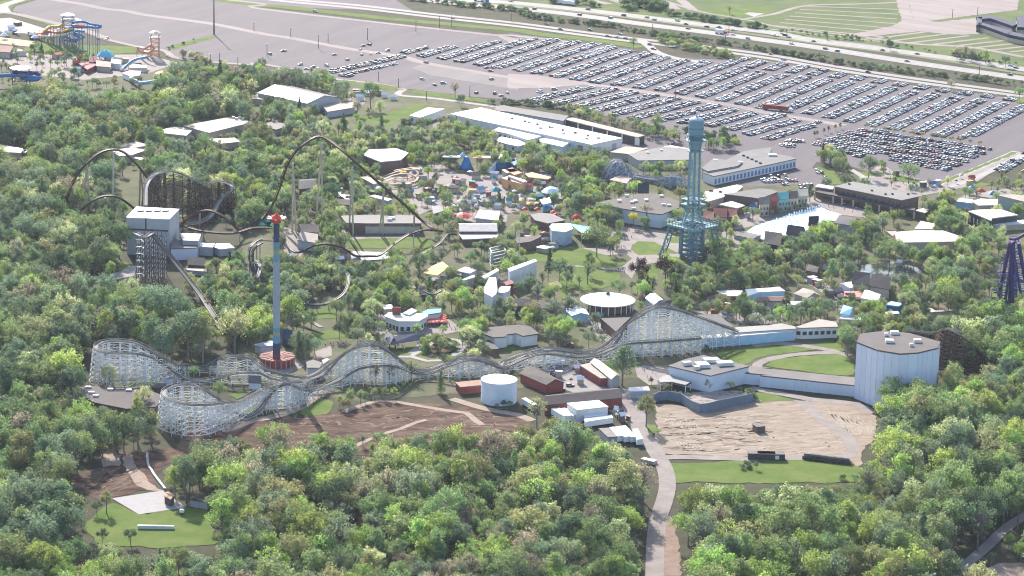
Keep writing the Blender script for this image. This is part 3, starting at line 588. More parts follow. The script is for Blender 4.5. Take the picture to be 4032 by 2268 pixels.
# --- children's area
bld('theatre', 'big white hexagonal roof pavilion at the park centre', "#6 1050,120 1100,72 1350,60 1462,100 1390,165 1205,182", 9, brownwall, whiteroof, over=.8)
bld('station', 'long grey roofed coaster station below the red-brown lift', "#6 828,700 1050,690 1560,695 1590,770 1060,770 880,765", 7, brownwall, M('station_roof', (0.172, 0.161, 0.151), .75, .1), bits=[(6, 1310, 730, 4, 3, 1.6), (6, 1290, 745, 3, 2, 1.4)])
bld('station_canopy', 'grey open canopy strip in front of the long station', "#6 1060,785 1580,785 1580,800 1060,800", 5, tansteel, tanroof)
gbld('gabled_shop', 'grey-striped gabled hall with ridge vent near the brake run', "#6 1960,850 2310,850 2300,775 1950,775", 6, 2, brownwall, M('striped_grey_roof', (0.218, 0.218, 0.229), .6, .15, .3))
bld('gabled_shop', 'white lower roof in front of the striped hall', "#6 1955,875 2310,865 2350,905 1990,920", 4.5, brownwall, whiteroof)
gbld('arcade_shop', 'black and white stepped roof shop beside the red canopy', "#6 2110,720 2320,745 2345,650 2190,640", 6, 2.5, greywall, whiteroof, roof2=darkroof)
gbld('gabled_house', 'brown hipped roof house by the green umbrellas', "#6 420,850 610,860 615,800 420,795", 6, 3, tanwall, brownroof)
gbld('gabled_house', 'tan steep roof house below the brown hipped one', "#6 415,930 600,960 610,880 480,860", 6, 3, greywall, tanroof)
gbld('gabled_house', 'small brown roof hut with pale eaves inside the lift arch', "#6 780,590 910,600 915,550 780,545", 5, 2, tanwall, brownroof)
gbld('gabled_house', 'dark timber lodge inside the lift arch', "#6 430,450 600,430 590,350 430,360", 6, 2.5, brownwall, darkroof)
gbld('gabled_house', 'tan gabled porch beside the dark timber lodge', "#6 500,500 600,470 595,430 510,470", 5, 2, brownwall, tanroof)
bld('flat_shop', 'blue-grey angular kiosk beside the red canopy', "#6 1690,610 1790,595 1800,650 1710,680", 6, M('slate_blue', (.2, .22, .28), .6), M('slate_roof', (0.125, 0.13, 0.156), .6))
bld('low_roof', 'tan flat roofs row under trees in the childrens area', "#6 1090,510 1150,500 1310,540 1270,555", 4, greywall, whiteroof)
bld('low_roof', 'dark long low roof beside the tan timber coaster', "#6 1010,330 1080,325 1210,370 1140,400", 5, greywall, tanroof)
bld('low_roof', 'white angular shade roof inside the lift arch', "#6 790,440 845,430 830,490 910,540 890,555 800,490", 4, greywall, whiteroof)
bld('cafe', 'pink and orange roofed cafe with arches', "#6 2360,340 2420,320 2512,340 #7 180,370 150,400 0,360 #6 2450,370", 7, M('orange_wall', (.5, .3, .14), .8, .2), M('salmon_roof', (.58, .32, .26), .7, .15), win=[((5,), 1, 4, 2.5, 2, brownwall)])
bld('cafe', 'small white tent roof above the pink cafe', "#7 0,320 20,316 170,360 150,378", 8.5, tanwall, whiteroof, kp=False)
e = bld('ride_platform', 'orange striped long boat ride roof', "#7 165,300 230,285 410,330 380,350 200,330", 5, brownwall, M('orange_roof', (.6, .30, .16), .6, .3, .2, stretch=(-20, 4)))
bld('cafe', 'salmon pink flat roof beside the blue tower ride', "#6 2360,260 2470,250 2512,275 2400,290", 5, tanwall, M('salmon_roof2', (.62, .36, .30), .7, .1))
bld('cafe', 'tan and orange canopy store near the pink cafe', "#7 -20,260 40,240 130,290 60,310", 5, tanwall, orangep)
canopy('carousel', 'round white and blue striped carousel canopy among the umbrellas', P2("#7 410,468", 5)[0], 14, 5, 4, M('striped_canopy', (.62, .68, .74), .6, .2, .1), 'carousel', 16, kp=True)
bld('kiosk', 'light blue stepped kiosk below the carousel', "#7 305,545 395,525 410,570 330,590", 6, lbluep, M('pale_blue_roof', (.45, .65, .72), .6))
for i, (x, y, r, mt, lb) in enumerate(((165, 628, 5, redp, 'red'), (283, 628, 5, redp, 'red'), (380, 612, 4.5, bluep, 'blue'), (462, 614, 4, lbluep, 'light blue'), (433, 660, 5, redp, 'red'), (457, 684, 5, redp, 'red'), (215, 580, 6, yellowp, 'yellow'))):
    canopy('canopy_ride', '%s domed canopy in the cluster below the carousel' % lb, P2("#7 %d,%d" % (x, y), 4)[0], r, 3.6, 1.5, mt, 'canopy', 10, 'coloured canopies below the carousel')
canopy('canopy_ride', 'broad red canopy next to the teal shade sail', P2("#7 652,722", 4)[0], 8, 4, 3, redp, 'canopy', 8)
canopy('canopy_ride', 'large red star canopy beside the white gabled shops', P2("#6 1985,700", 4)[0], 13, 4, 2.5, redp, 'canopy', 8, kp=True)
canopy('canopy_ride', 'teal pointed canopy beside the pink cafe', P2("#6 2300,458", 5)[0], 9, 5, 3, tealroof, 'canopy', 6)
for x, y in ((120, 738), (195, 748), (185, 778), (75, 772)):
    canopy('market_umbrella', 'green market umbrella behind the tall swing ride', P2("#6 %d,%d" % (x, y), 4)[0], 5, 3.2, 1.8, M('green_canvas', (.04, .36, .26), .6, .1), 'umbrella', 8, 'green umbrellas behind the swing ride')
for x, y, m, lb in ((2010, 445, bluep, 'blue'), (2100, 465, redp, 'orange-red'), (2215, 492, bluep, 'blue')):
    canopy('market_umbrella', '%s umbrella stall beyond the entrance hall' % lb, P2("#8 %d,%d" % (x, y), 4)[0], 8, 4, 2.5, m, 'umbrella', 8, 'stalls beyond the entrance hall')
ts = P2("#7 575,750 835,772 1005,855 905,880 700,865", 7); e = thing('shade_sail', 'big turquoise shade sail stretched over a walkway', 'canopy', cen(ts))
MB().prism(ts, [7, 8.5, 4.5, 4, 5.5], [7.15, 8.65, 4.65, 4.15, 5.65]).build('sail', tealroof, e)
for q, z in zip(ts, (7, 8.5, 4.5, 4, 5.5)): MB().lathe(q, [(.18, 0), (.15, z+.3)], 6).build('mast', galv, e)
keep_box(ts, 6)
bld('show_building', 'white octagonal roof with pale blue round front', "#7 398,800 420,775 590,772 615,822 545,852 420,838", 9.5, M('pale_grey_blue_wall', (.38, .44, .5), .7), whiteroof)
bld('flat_shop', 'grey low roofs with a square well beside the teal sail', "#7 215,690 300,672 420,680 540,740 380,770 260,740", 5, brownwall, M('well_roof', (0.172, 0.156, 0.151), .75, .1))
e = bld('deck_building', 'dark brown raised deck with curved tan rim', "#7 60,910 250,890 320,880 300,905 210,945 90,960", 6, brownwall, brownroof)
# blue tower ride
bt = G(*C(6, 2020, 258)); e = thing('tower_ride', 'blue tapering tower ride with white and orange wings', 'ride', bt)
hb = Ht(*C(6, 2020, 258), C(6, 1985, 100)[1])
MB().lathe(bt, [(5.5, 0), (4, hb*.25), (2.4, hb*.6), (1.6, hb*.75)], 10).build('tower', bluep, e, smooth=True)
MB().lathe((bt[0]-3, bt[1]), [(1.2, hb*.7), (2.3, hb*.86), (.5, hb)], 8).build('figurehead', lbluep, e)
for sx in (-1, 1): MB().box((bt[0]+sx*11, bt[1]+2, 9), (13, 7, .6)).build('wing', whiteroof if sx < 0 else M('salmon_wing', (.65, .4, .3), .6), e)
keep(Pp("#6 1930,90 2100,90 2100,260 1930,260"))
e = thing('slide', 'white ramp slide with blue tent side', 'slide', G(*C(6, 2290, 230))); q = P2("#6 2225,235 2240,228 2370,165 2345,160", 5)
MB().prism(q, [0, 0, 0, 0], [2, 2, 9, 9]).build('ramp', white, e); MB().prism(P2("#6 2300,225 2480,205 2500,180 2370,185", 3), 0, 5).build('tent', bluep, e)
bld('tent', 'blue tent roof behind the childrens cafe', "#7 0,175 60,160 110,190 60,220", 5, bluep, bluep)
# --- film set coaster buildings
bld('set_building', 'white film-set warehouse with long pale roof', "#7 0,1200 255,1110 275,1130 20,1230", 12, whitewall, whiteroof)
bld('set_building', 'white angular hall with rounded front in the film set', "#6 2195,1380 2240,1285 2300,1285 2310,1390 #10 2300,90 2265,115 #6 2190,1430", 13, whitewall, whiteroof)
bld('set_building', 'low white stepped block beside the angular hall', "#10 2300,70 2350,20 2440,20 2420,60 2370,80", 9, whitewall, whiteroof)
bld('set_building', 'white slanting roof shed behind the film-set halls', "#6 2170,1275 2310,1200 2330,1215 2200,1295", 10, greywall, whiteroof)
bld('set_building', 'white flat station roof beside the yellow awning', "#6 1930,1220 2010,1185 2120,1210 2050,1245", 8, greywall, whiteroof)
bld('set_building', 'white low roof in front of the station roof', "#6 1980,1305 2090,1260 2100,1280 1990,1315", 7, greywall, whiteroof)
bld('set_building', 'grey block with dark round fan opening', "#6 1860,1215 1970,1250 1970,1270 1860,1235", 7, M('steel_blue', (.2, .23, .28), .6), greyroof)
bld('set_building', 'red walled block among the white film-set halls', "#6 2380,1330 2450,1310 2470,1340 2400,1360", 9, redwall, redroof)
ya = P2("#6 1605,1222 1700,1170 1790,1150 1855,1185 1745,1248", 6); e = thing('awning', 'yellow tensile awning by the film-set station', 'canopy', cen(ya))
MB().prism(ya, [4.5, 6, 7, 5.5, 4.5], [4.7, 6.2, 7.2, 5.7, 4.7]).build('sail', yellowp, e)
for q in ya: MB().lathe(q, [(.15, 0), (.15, 5)], 6).build('mast', galv, e)
keep_box(ya, 5)
# grey open lattice frame
fp = P2("#6 2240,1140 2370,1110 2390,1160 2260,1190"); e = thing('girder_tower', 'grey open steel frame beside the film set', 'frame', cen(fp)); mb = MB()
hh = Ht(*C(6, 2250, 1190), C(6, 2250, 1060)[1])
for z in np.linspace(0, hh, 5):
    for i in range(4): mb.beam(fp[i]+(z,), fp[(i+1) % 4]+(z,), .8)
for i in range(4): MB().beam(fp[i]+(0,), fp[i]+(hh,), 1.).build('post', greymetal, e)
mb.build('girder', greymetal, e, kind='stuff'); keep_box(fp, hh)
# --- carousel, racer surroundings
cc = P2("#11 950,145", 6)[0]; e = thing('carousel_pavilion', 'large round silvery white roof pavilion', 'pavilion', cc)
MB().lathe(cc, [(16.6, 5.6), (16.8, 6.1), (10, 7.6), (4, 8.8), (.9, 9.4)], 32).build('roof', M('silver_white_roof', (.62, .66, .64), .35, .1, .1), e)
MB().lathe(cc, [(1.2, 9.2), (1.2, 10.2), (.3, 11)], 12).build('cupola', greyroof, e)
MB().lathe(cc, [(12, 0), (12, 6)], 24).build('shade_toned_drum', brownwall, e)  # drum coloured dark for the shade beneath the roof
for i in range(24):
    a = i*math.pi/12; MB().box((cc[0]+15.6*math.cos(a), cc[1]+15.6*math.sin(a), 2.9), (.4, .4, 5.8)).build('post', white, e)
keep(hull([proj(cc[0]+17*math.cos(a), cc[1]+17*math.sin(a), z) for a in np.linspace(0, 6.28, 16) for z in (2, 9)]))
gbld('arcade_shop', 'white tilted roof shop with dark vents behind the lift hill', "#11 1310,130 1390,195 1475,150 1395,88", 6, 1.2, greywall, white)
gbld('arcade_shop', 'grey gabled kiosk joined to the white tilted roof', "#11 1400,195 1540,190 1550,170 1470,160", 5, 2, greywall, greyroof)
bld('queue_house', 'dark grey wedge roof beside the lift hill', "#11 885,322 1000,318 1165,312 1025,445", 6, brownwall, M('slate_dark', (0.068, 0.062, 0.062), .7, .1))
bld('queue_house', 'dark grey roof behind the lift hill slope', "#11 1750,292 1990,282 2030,310 2140,400 2070,405", 7, whitewall, M('slate_dark2', (0.083, 0.078, 0.081), .7, .1))
bld('station', 'long white boarding station with pale roof behind the lift hill', "#11 2080,432 2190,405 2512,385 #12 0,400 200,370 330,400 340,420 0,440 #11 2150,460", 7, whitewall, M('pale_station_roof', (0.26, 0.244, 0.234), .7, .08))
e = bld('station', 'blue-white clapboard station end with veranda', "#12 340,405 560,330 720,355 740,400 400,412", 7, whitewall, tanroof, win=[((4, 3), 2.4, 4.6, 2.4, .8)])
bld('brake_shed', 'long pale blue brake run shed before the station', "#11 1840,490 2512,420 #12 330,420 330,440 0,470 #11 1842,515", 6, lbluep, whiteroof)
gbld('kiosk', 'light blue walled kiosk below the round pavilion', "#11 565,255 610,300 765,290 735,240", 4.5, 1.5, lbluep, M('light_blue_roof', (.42, .55, .62), .6))
gbld('hut', 'black fronted hut with white windows near the film set', "#11 40,205 215,210 220,150 60,140", 6, 2.5, darkmetal, darkroof, win=[((0,), 1, 2.6, 1.2, 1.5, white)])
gbld('hut', 'grey hexagonal refreshment hut beside the black hut', "#11 240,225 440,230 420,180 300,172", 4.5, 2, brownwall, greyroof)
bld('kiosk_wagon', 'blue and white kiosk wagon standing by the dark wedge roof', "#11 940,405 975,398 1035,445 1005,465", 3.5, bluep, M('pale_blue_top', (.5, .6, .72), .5), 'kiosk')
bld('restaurant', 'red and tan walled restaurant with white flat roof', "#11 1985,60 2230,58 2215,105 2075,105", 6, redwall, whiteroof)
bld('restaurant', 'long white two tier roof with blue stripe beside the plaza', "#11 2262,45 2512,30 #12 180,22 235,60 0,70 #11 2280,110", 6, lbluep, whiteroof)
gbld('restaurant', 'red roofed veranda below the white two tier roof', "#12 -30,165 275,155 220,115 0,125", 5, 1.2, tanwall, M('faded_red_roof', (0.187, 0.104, 0.088), .7, .1))
bld('kiosk', 'small turquoise fronted kiosk in front of the veranda', "#12 260,190 290,160 420,160 400,190", 4, tealroof, whiteroof)
gbld('hut', 'grey gabled hut by the right hand plaza', "#12 330,90 450,130 570,110 500,60", 4.5, 2.5, tanwall, tanroof)
gbld('lodge', 'dark steep roofed lodge with three gables beside the pond', "#8 880,1340 1040,1360 1040,1280 920,1275", 6, 5, tanwall, darkroof)
gbld('lodge', 'dark gabled wing of the lodge beside the pond', "#8 1050,1370 1230,1400 1240,1320 1080,1290", 6, 5, tanwall, darkroof)
gbld('hut', 'tan hipped hut beside the right hand path', "#8 440,1220 540,1240 570,1200 490,1170", 5, 2, brownwall, brownroof)
bld('tent', 'white marquee tents beside the lodge', "#8 770,1340 870,1325 930,1360 860,1385", 4, white, white)
ra = P2("#12 760,90 800,60 990,60 960,110 860,120", 4); e = thing('awning', 'red striped awning over the crowded right hand plaza', 'canopy', cen(ra)); MB().prism(ra, 3.4, 3.7).build('sail', M('coral_canvas', (.62, .2, .17), .6, .3, .4), e)
for q in ra: MB().lathe(q, [(.12, 0), (.12, 3.6)], 6).build('mast', galv, e)
gbld('hut', 'white tent roofed stall beside the red awning', "#12 965,130 1120,160 1160,110 1040,60", 5, 2.5, white, white)
bld('hut', 'blue roofed stall beside the white tent stall', "#12 1200,190 1250,160 1360,180 1320,205", 4, bluep, lbluep)
gbld('hut', 'turquoise gabled hut on white base', "#12 770,280 850,290 895,250 830,210", 5, 3, white, M('turq_roof', (.2, .52, .58), .6))
bld('hut', 'white flat base before the turquoise gabled hut', "#12 755,325 780,310 960,315 950,335", 3.5, tanwall, white)
bld('hut', 'white flat kitchen roof under trees', "#12 1195,260 1310,255 1325,275 1200,280", 4, tanwall, whiteroof)
bld('hut', 'tan roofed shed beyond the octagon tower', "#12 1590,225 1640,230 1670,255 1620,262", 5, tanwall, creamroof)
bld('hut', 'grey strip roofed queue line beyond the octagon tower', "#12 1670,245 1850,230 1850,245 1680,262", 4, tanwall, tanroof)
# restaurant with red sign
rp = P2("#10 1250,300 1290,265 1450,280 1640,275 1640,300 1560,345 1380,345", 7)
e = bld('restaurant', 'white curved roof restaurant with red vertical sign', '', 7, whitewall, whiteroof, pts=rp, over=.8); wall_windows(e, rp, (4, 5, 6), .6, 3.2, 2, 1, glass)
sg = G(*C(10, 1355, 390)); MB().box((sg[0], sg[1]-1, 6), (5, 1, 11)).build('sign_board', redwall, e)
bld('restaurant', 'white upper roof behind the red sign restaurant', "#10 1420,270 1500,225 1545,250 1480,285", 8, whitewall, whiteroof, kp=False)
bld('restaurant', 'teal roofed annex beside the red umbrellas', "#10 1590,265 1660,235 1780,230 1770,265 1650,285", 6, whitewall, tealroof)
bld('kiosk', 'white roofed snack stall above the restaurant', "#10 1220,195 1310,190 1320,225 1240,235", 4, tanwall, whiteroof)
for i in range(16):
    q = P2("#10 %d,%d" % (1665+(i % 4)*42+random.random()*16, 285+(i//4)*20+random.random()*6), 3)[0]
    canopy('market_umbrella', 'red market umbrella packed beside the white restaurant', q, 2.2, 2.6, .8, M('coral_umbrella', (.62, .12, .1), .6), 'umbrella', 8, 'red umbrellas beside the restaurant')
gbld('pavilion', 'dark grey gabled picnic pavilion with white posts', "#10 1290,570 1570,525 1560,490 1250,520", 4.5, 2.5, white, M('blue_slate', (.13, .13, .16), .7, .1), open_=True)
gbld('pavilion', 'dark grey entry gable joined to the picnic pavilion', "#10 1230,520 1290,570 1360,545 1320,485", 4.5, 3, white, M('blue_slate', (.13, .13, .16)), kp=False, open_=True)
bld('dining_hall', 'brown hipped roof hall with white walls beside the racing coaster', "#10 2180,460 2250,410 2512,385 #11 200,400 280,465 130,485 60,460 0,470 #10 2400,490 2290,500", 7, whitewall, brownroof, over=1.2, win=[((5, 6), 1, 5, 2, 4, white)])
bld('shed', 'brown stained side shed of the hipped roof hall', "#10 2180,560 2230,520 2330,610 2260,615", 4, brownwall, brownroof)
bld('shed', 'grey wooden loading house beside the swing ride', "#10 500,740 560,715 650,745 620,790 510,790", 6, greywall, M('grey_shingle', (0.156, 0.146, 0.135), .8))
bld('shed', 'small grey shed on the swing ride path', "#10 650,720 690,700 715,715 660,755", 5, greywall, tanroof)
gbld('pagoda', 'navy tiered pagoda hut behind the swing ride', "#10 275,510 360,520 360,480 285,475", 5, 4, M('navy', (.05, .06, .11), .6), M('navy', (.05, .06, .11)))
bld('shed', 'grey-blue flat queue roof behind the swing ride', "#10 10,570 150,535 200,540 190,580 60,590", 5, greywall, M('blue_roof2', (.16, .22, .3), .6))
bld('flat_hall', 'broad dark grey flat roof half hidden by foreground trees', "#9 660,985 1000,955 1330,975 1560,1060 1480,1160 1200,1180 900,1120", 6, brownwall, M('dark_grey_flat', (0.07, 0.06, 0.06), .8, .12, .1), bits=[(9, x, y, 3, 2, 1) for x, y in ((840, 985), (870, 1035), (910, 1065), (1225, 1012), (1050, 1005))])
gbld('gate_house', 'pale arched portal house under the white coaster', "#9 1545,890 1640,890 1640,850 1550,855", 4, 2, palewall, tanroof)
gbld('gate_house', 'grey arched portal house by the second white hill', "#9 2370,930 2480,935 2470,900 2380,895", 4, 2.5, palewall, greyroof)
bld('shed', 'dark open shed beside the arched portal', "#9 1440,985 1480,945 1570,935 1560,980", 4, darkmetal, darkroof)
# --- service yard
tc = P2("#10 2332,890", 0)[0]; tl, tr_ = P2("#10 2162,900", 12.5)[0], P2("#10 2503,900", 12.5)[0]
tc = ((tl[0]+tr_[0])/2, (tl[1]+tr_[1])/2); rr = math.dist(tl, tr_)/2
e = thing('storage_tank', 'white cylindrical water tank beside the red roofed shed', 'tank', tc)
MB().lathe(tc, [(rr, 0), (rr, 12.2)], 40).build('shell', M('tank_paint', (.58, .64, .7), .55, .06, .2), e, smooth=False)
MB().lathe(tc, [(rr+.15, 12.2), (rr+.15, 12.5), (rr*.5, 12.9), (.3, 13)], 40).build('lid', whiteroof, e)
for i in range(3): MB().lathe(tc, [(rr+.02, 3+3*i), (rr+.08, 3.05+3*i), (rr+.08, 3.2+3*i), (rr+.02, 3.25+3*i)], 40).build('seam_ring', palewall, e)
keep_box([(tc[0]-rr, tc[1]-rr), (tc[0]+rr, tc[1]-rr), (tc[0]+rr, tc[1]+rr), (tc[0]-rr, tc[1]+rr)], 12)
e = bld('pump_house', 'red walled shed with pale red roof beside the white tank', "#10 1920,930 2165,905 2165,955 1965,975", 4.5, redwall, M('pale_red_roof', (0.239, 0.13, 0.099), .7, .1))
q = G(*C(10, 1995, 1035)); MB().box((q[0], q[1]-.1, 1.6), (3.4, .3, 3.2), .1).build('door', white, e)
gbld('workshop_barn', 'long brown roofed red barn across the yard', "#11 120,850 365,955 530,935 255,790", 5, 2.5, redwall, brownroof)
gbld('workshop_barn', 'barn with bright cream roof beside the dark evergreen', "#11 790,740 985,900 1060,870 860,722", 6, 1.2, greywall, creamroof)
bld('workshop_barn', 'tan lean-to with open bays beside the cream roofed barn', "#11 685,768 780,745 960,885 880,890", 5, redwall, tanroof)
gbld('workshop_barn', 'very long red barn with dark roof at the yard gate', "#11 350,1150 1085,1080 1030,990 365,1060", 5.5, 2.2, redwall, M('dark_barn_roof', (0.052, 0.044, 0.047), .8, .12))
e = bld('tarp_building', 'white box building with rounded white roof', "#11 565,1128 860,1100 950,1160 660,1192", 7.5, whitewall, whiteroof)
trailer_n = [0]
def trailer(s, h, label):
    pts = P2(s, h); e = thing('storage_trailer', label, 'trailer', cen(pts), 'white storage trailers in the service yard'); MB().prism(pts, .9, h).build('box', white, e)
    a, b = Vector(pts[0]), Vector(pts[2])
    for t in (.15, .8):
        m = Vector(pts[0])*(1-t)+Vector(pts[1])*t
        MB().box((m.x, m.y, .5), (1.2, 2., 1.)).build('wheels', tyre, e)
    keep_box(pts, h)
for s, l in (("#11 410,1180 530,1250 560,1245 440,1172", 'left'), ("#11 450,1176 570,1248 610,1243 490,1170", 'middle'), ("#11 500,1176 615,1248 660,1236 540,1168", 'right')):
    trailer(s, 4, 'white storage trailer parked against the white box building, one of three in a row')
trailer("#11 720,1240 730,1265 930,1235 910,1222", 4, 'white storage trailer lying across the yard before the box building, rear of two')
trailer("#11 725,1275 735,1305 1000,1265 985,1240", 4, 'white storage trailer lying across the yard before the box building, front of two')
trailer("#11 130,1082 245,1150 285,1140 170,1075", 4, 'lone white storage trailer beside the pine by the red barn')
for s, l in (("#15 965,35 1040,120 1095,112 1010,28", 'cream topped storage trailer in the row beside the gravel road'), ("#15 1020,28 1105,125 1160,118 1070,20", 'white storage trailer at the middle of the row beside the gravel road'), ("#15 1075,22 1165,125 1215,122 1120,15", 'white storage trailer in the row, next to the gap'), ("#15 1185,50 1225,150 1285,145 1235,48", 'white storage trailer standing apart at the gravel road')):
    trailer(s, 4, l)
bld('flat_shed', 'weathered grey trailer shed beside the trailer row', "#15 865,45 960,40 1040,120 950,125", 4, greywall, M('dull_roof', (0.187, 0.172, 0.161), .8, .15))
bld('flat_shed', 'white flat roofed open shed by the pale plaza', "#11 1155,978 1330,970 1345,1005 1165,1015", 4.5, greywall, whiteroof)
# action theatre, corridor, octagon
e = bld('action_theatre', 'pale blue flat roofed theatre with rooftop air units', "#11 1530,772 1690,712 1860,672 2290,775 1925,865", 10, palewall, M('theatre_flat_roof', (0.114, 0.107, 0.107), .75, .12, .1), over=.5)
for x, y, w, d in ((1700, 765, 5, 3), (1845, 780, 7, 7), (1930, 735, 9, 5), (2060, 765, 9, 5), (1795, 805, 3, 3)):
    g_ = G(*C(11, x, y), 10); MB().box((g_[0], g_[1], 10.9), (w, d, 2), .3).build('air_unit', whiteroof, e)
# curved porch
e = thing('porch', 'curved black trimmed porch roof before the pale blue theatre', 'porch', G(*C(11, 1560, 940)))
pq = [G(*C(11, x, y), 5) for x, y in ((1430, 905), (1470, 870), (1540, 858), (1740, 925), (1690, 955), (1560, 925), (1450, 930))]
MB().prism(pq, 4.6, 5).build('roof', M('porch_roof', (0.26, 0.25, 0.239), .7), e); MB().prism(grow(pq, .5), 4.2, 4.55).build('fascia', darkmetal, e)
for q in pq: MB().lathe(q, [(.25, 0), (.25, 4.4)], 6).build('post', white, e)
keep_box(pq, 5)
cp = P2("#11 2145,830 2290,775 2512,795 #12 0,795 905,885 900,960 0,865 #11 2512,865", 6.5)
e = thing('corridor_building', 'long low pale blue corridor joining theatre and octagon', 'building', cen(cp))
MB().prism(cp, -.3, 5.9).build('wall', palewall, e); MB().prism(cp, 5.95, 6.6).build('roof', M('corridor_roof', (0.13, 0.117, 0.112), .75, .12, .1), e)
a, b = Vector(cp[5]), Vector(cp[6])
for seg in ((cp[5], cp[6]), (cp[6], cp[7])):
    a, b = Vector(seg[0]), Vector(seg[1]); L = (b-a).length; n = max(1, int(L/6)); d = (b-a)/n; dn = d.normalized(); ang = math.atan2(d.y, d.x); nn = Vector((dn.y, -dn.x)); nn = nn if nn.y < 0 else -nn
    for i in range(n):
        m = a+d*(i+.5)+nn*.1; MB().box((m.x, m.y, 2.9), (L/n-.18, .22, 5.9), ang).build('wall_panel', palewall, e)
keep_box(cp, 6.5)
OH = 32.3; op = P2("#12 960,468 1200,440 1420,462 1712,545 1690,600 1500,645 1330,655 1120,620 925,545", OH)
e = thing('octagon_tower_hall', 'huge pale blue many sided hall with flat brown roof', 'building', cen(op))
MB().prism(op, -.3, OH-.9).build('wall', palewall, e); MB().prism(grow(op, .3), OH-.8, OH).build('roof', M('octagon_roof', (0.104, 0.091, 0.088), .8, .12, .1), e)
for i in range(9):
    a, b = Vector(op[i]), Vector(op[(i+1) % 9]); L = (b-a).length; n = max(1, round(L/4.2)); d = (b-a)/n; dn = d.normalized(); ang = math.atan2(d.y, d.x)
    nn = Vector((dn.y, -dn.x)); c_ = Vector(cen(op)); nn = nn if nn.dot((a+b)/2-c_) > 0 else -nn
    for j in range(n):
        m = a+d*(j+.5)+nn*.1; MB().box((m.x, m.y, OH/2-.6), (L/n-.16, .2, OH-.8), ang).build('wall_panel', M('pale_blue_panel%d' % ((i+j) % 3), tuple(c*(1+.03*((i+j) % 3-1)) for c in (.55, .585, .665)), .6, .04, .1), e)
for x, y, w in ((1280, 470, 4.5), (1200, 488, 2), (1232, 550, 4.5), (1498, 548, 4), (1440, 586, 2)):
    g_ = G(*C(12, x, y), OH); MB().box((g_[0], g_[1], OH+.8), (w, w*.8, 1.6)).build('roof_vent', whiteroof, e)
keep_box(op, OH)
# retaining fence round the water garden
fl = smooth_path(P2("#11 1385,1130 1440,1105 1520,1100 1640,1120 1700,1165 1830,1225 2000,1190 2330,1120"), 5)
e = thing('screen_wall', 'blue-grey wavy panel wall around the rubble garden', 'wall', fl[0])
for i in range(len(fl)-1):
    a, b = Vector(fl[i]), Vector(fl[i+1]); d = b-a; MB().box(((a.x+b.x)/2, (a.y+b.y)/2, 2.6), (d.length-.06, .35, 5.4), math.atan2(d.y, d.x)).build('panel', M('blue_grey_fence', (.165, .195, .24), .75, .1, .2), e)
keep([proj(q[0], q[1], 5.5) for q in fl] + [proj(q[0], q[1], 0) for q in fl[::-1]])
area('rubble_garden', "#11 1400,1060 1560,1020 1700,1040 2000,1010 2230,1020 2330,1090 2000,1160 1840,1190 1660,1090 1500,1080", M('rubble', (.16, .135, .12), .95, .3, .3, col2=(.38, .33, .29), bump=.8), .24, True)
# lower left clearing
gbld('control_shed', 'small dark shed with brown roof on the concrete pad', "#13 1565,690 1625,720 1655,690 1600,655", 4, .6, darkmetal, M('tan_shed_roof', (.40, .24, .16), .7))
bld('bunker_shed', 'low black roofed shed at the clearing edge', "#13 1810,715 1850,670 1990,690 1970,745", 4, greywall, darkroof)
bld('white_cabinet', 'white cabinet box on the lawn beside the pad', "#13 1712,818 1720,808 1748,812 1742,824", 2.6, darkmetal, white, 'cabinet', rt=1.4)
e = tag(MB().beam(G(*C(13, 1310, 1000))+(1,), G(*C(13, 1655, 1005))+(1,), 1.4, 1.6).build('long_beam', white), 'long white beam lying on the lawn clearing', 'beam')
e = tag(MB().box(G(*C(15, 1340, 375))+(1.1,), (8, 3.5, 1.8), -.6).build('flatbed', creamroof), 'small cream flatbed beside the gravel road', 'trailer')
e = tag(MB().sweep(smooth_path([q+(.5,) for q in P2("#13 1400,290 1410,400 1440,450 1470,500 1570,630")], 2), [(-.6, -.4), (.6, -.4), (.6, .4), (-.6, .4)]).build('chute', M('chute_grey', (.3, .32, .33), .6)), 'narrow grey chute running down to the dark shed', 'chute')
# rail cars / trains on the back road
for s, l, m in (("#15 2390,340 #16 0,345 ", 'covered black train car on the back road, behind a shrub', darkmetal),):
    pass
for i in range(7):
    q = G(*C(16, 470+i*55, 340+i*7)); e = thing('coaster_car', 'dark stored coaster car standing on the back road', 'coaster car', q, 'stored cars on the back road')
    MB().box((q[0], q[1], 1.2), (7, 3, 1.6), -.2).build('body', darkmetal, e); MB().box((q[0], q[1]+.3, 2.5), (5.5, 1, 1.2), -.2).build('seat_row', woodgrey, e)
    for sx in (-2.2, 2.2): MB().box((q[0]+sx, q[1], .3), (1, 2.8, .6), -.2).build('wheel_set', tyre, e)
for x, y in ((2410, 335), (2500, 340)):
    q = G(*C(15, x, y)); e = thing('coaster_car', 'covered black stored car beside the shrub on the back road', 'coaster car', q, 'covered cars on the back road'); MB().box((q[0], q[1], 1.9), (14, 5, 3.4)).build('body', darkmetal, e); MB().box((q[0]+3, q[1]-2.52, 1.9), (2, .1, 2)).build('hatch', white, e)
q = G(*C(11, 2385, 1400)); e = thing('dumpster', 'dark box standing alone in the dirt lot', 'container', q); MB().box((q[0], q[1], 1.7), (5, 5, 3.2), .4).build('box', brownwall, e); MB().box((q[0], q[1], 3.5), (5.2, 5.2, .3), .4).build('lid', darkmetal, e)
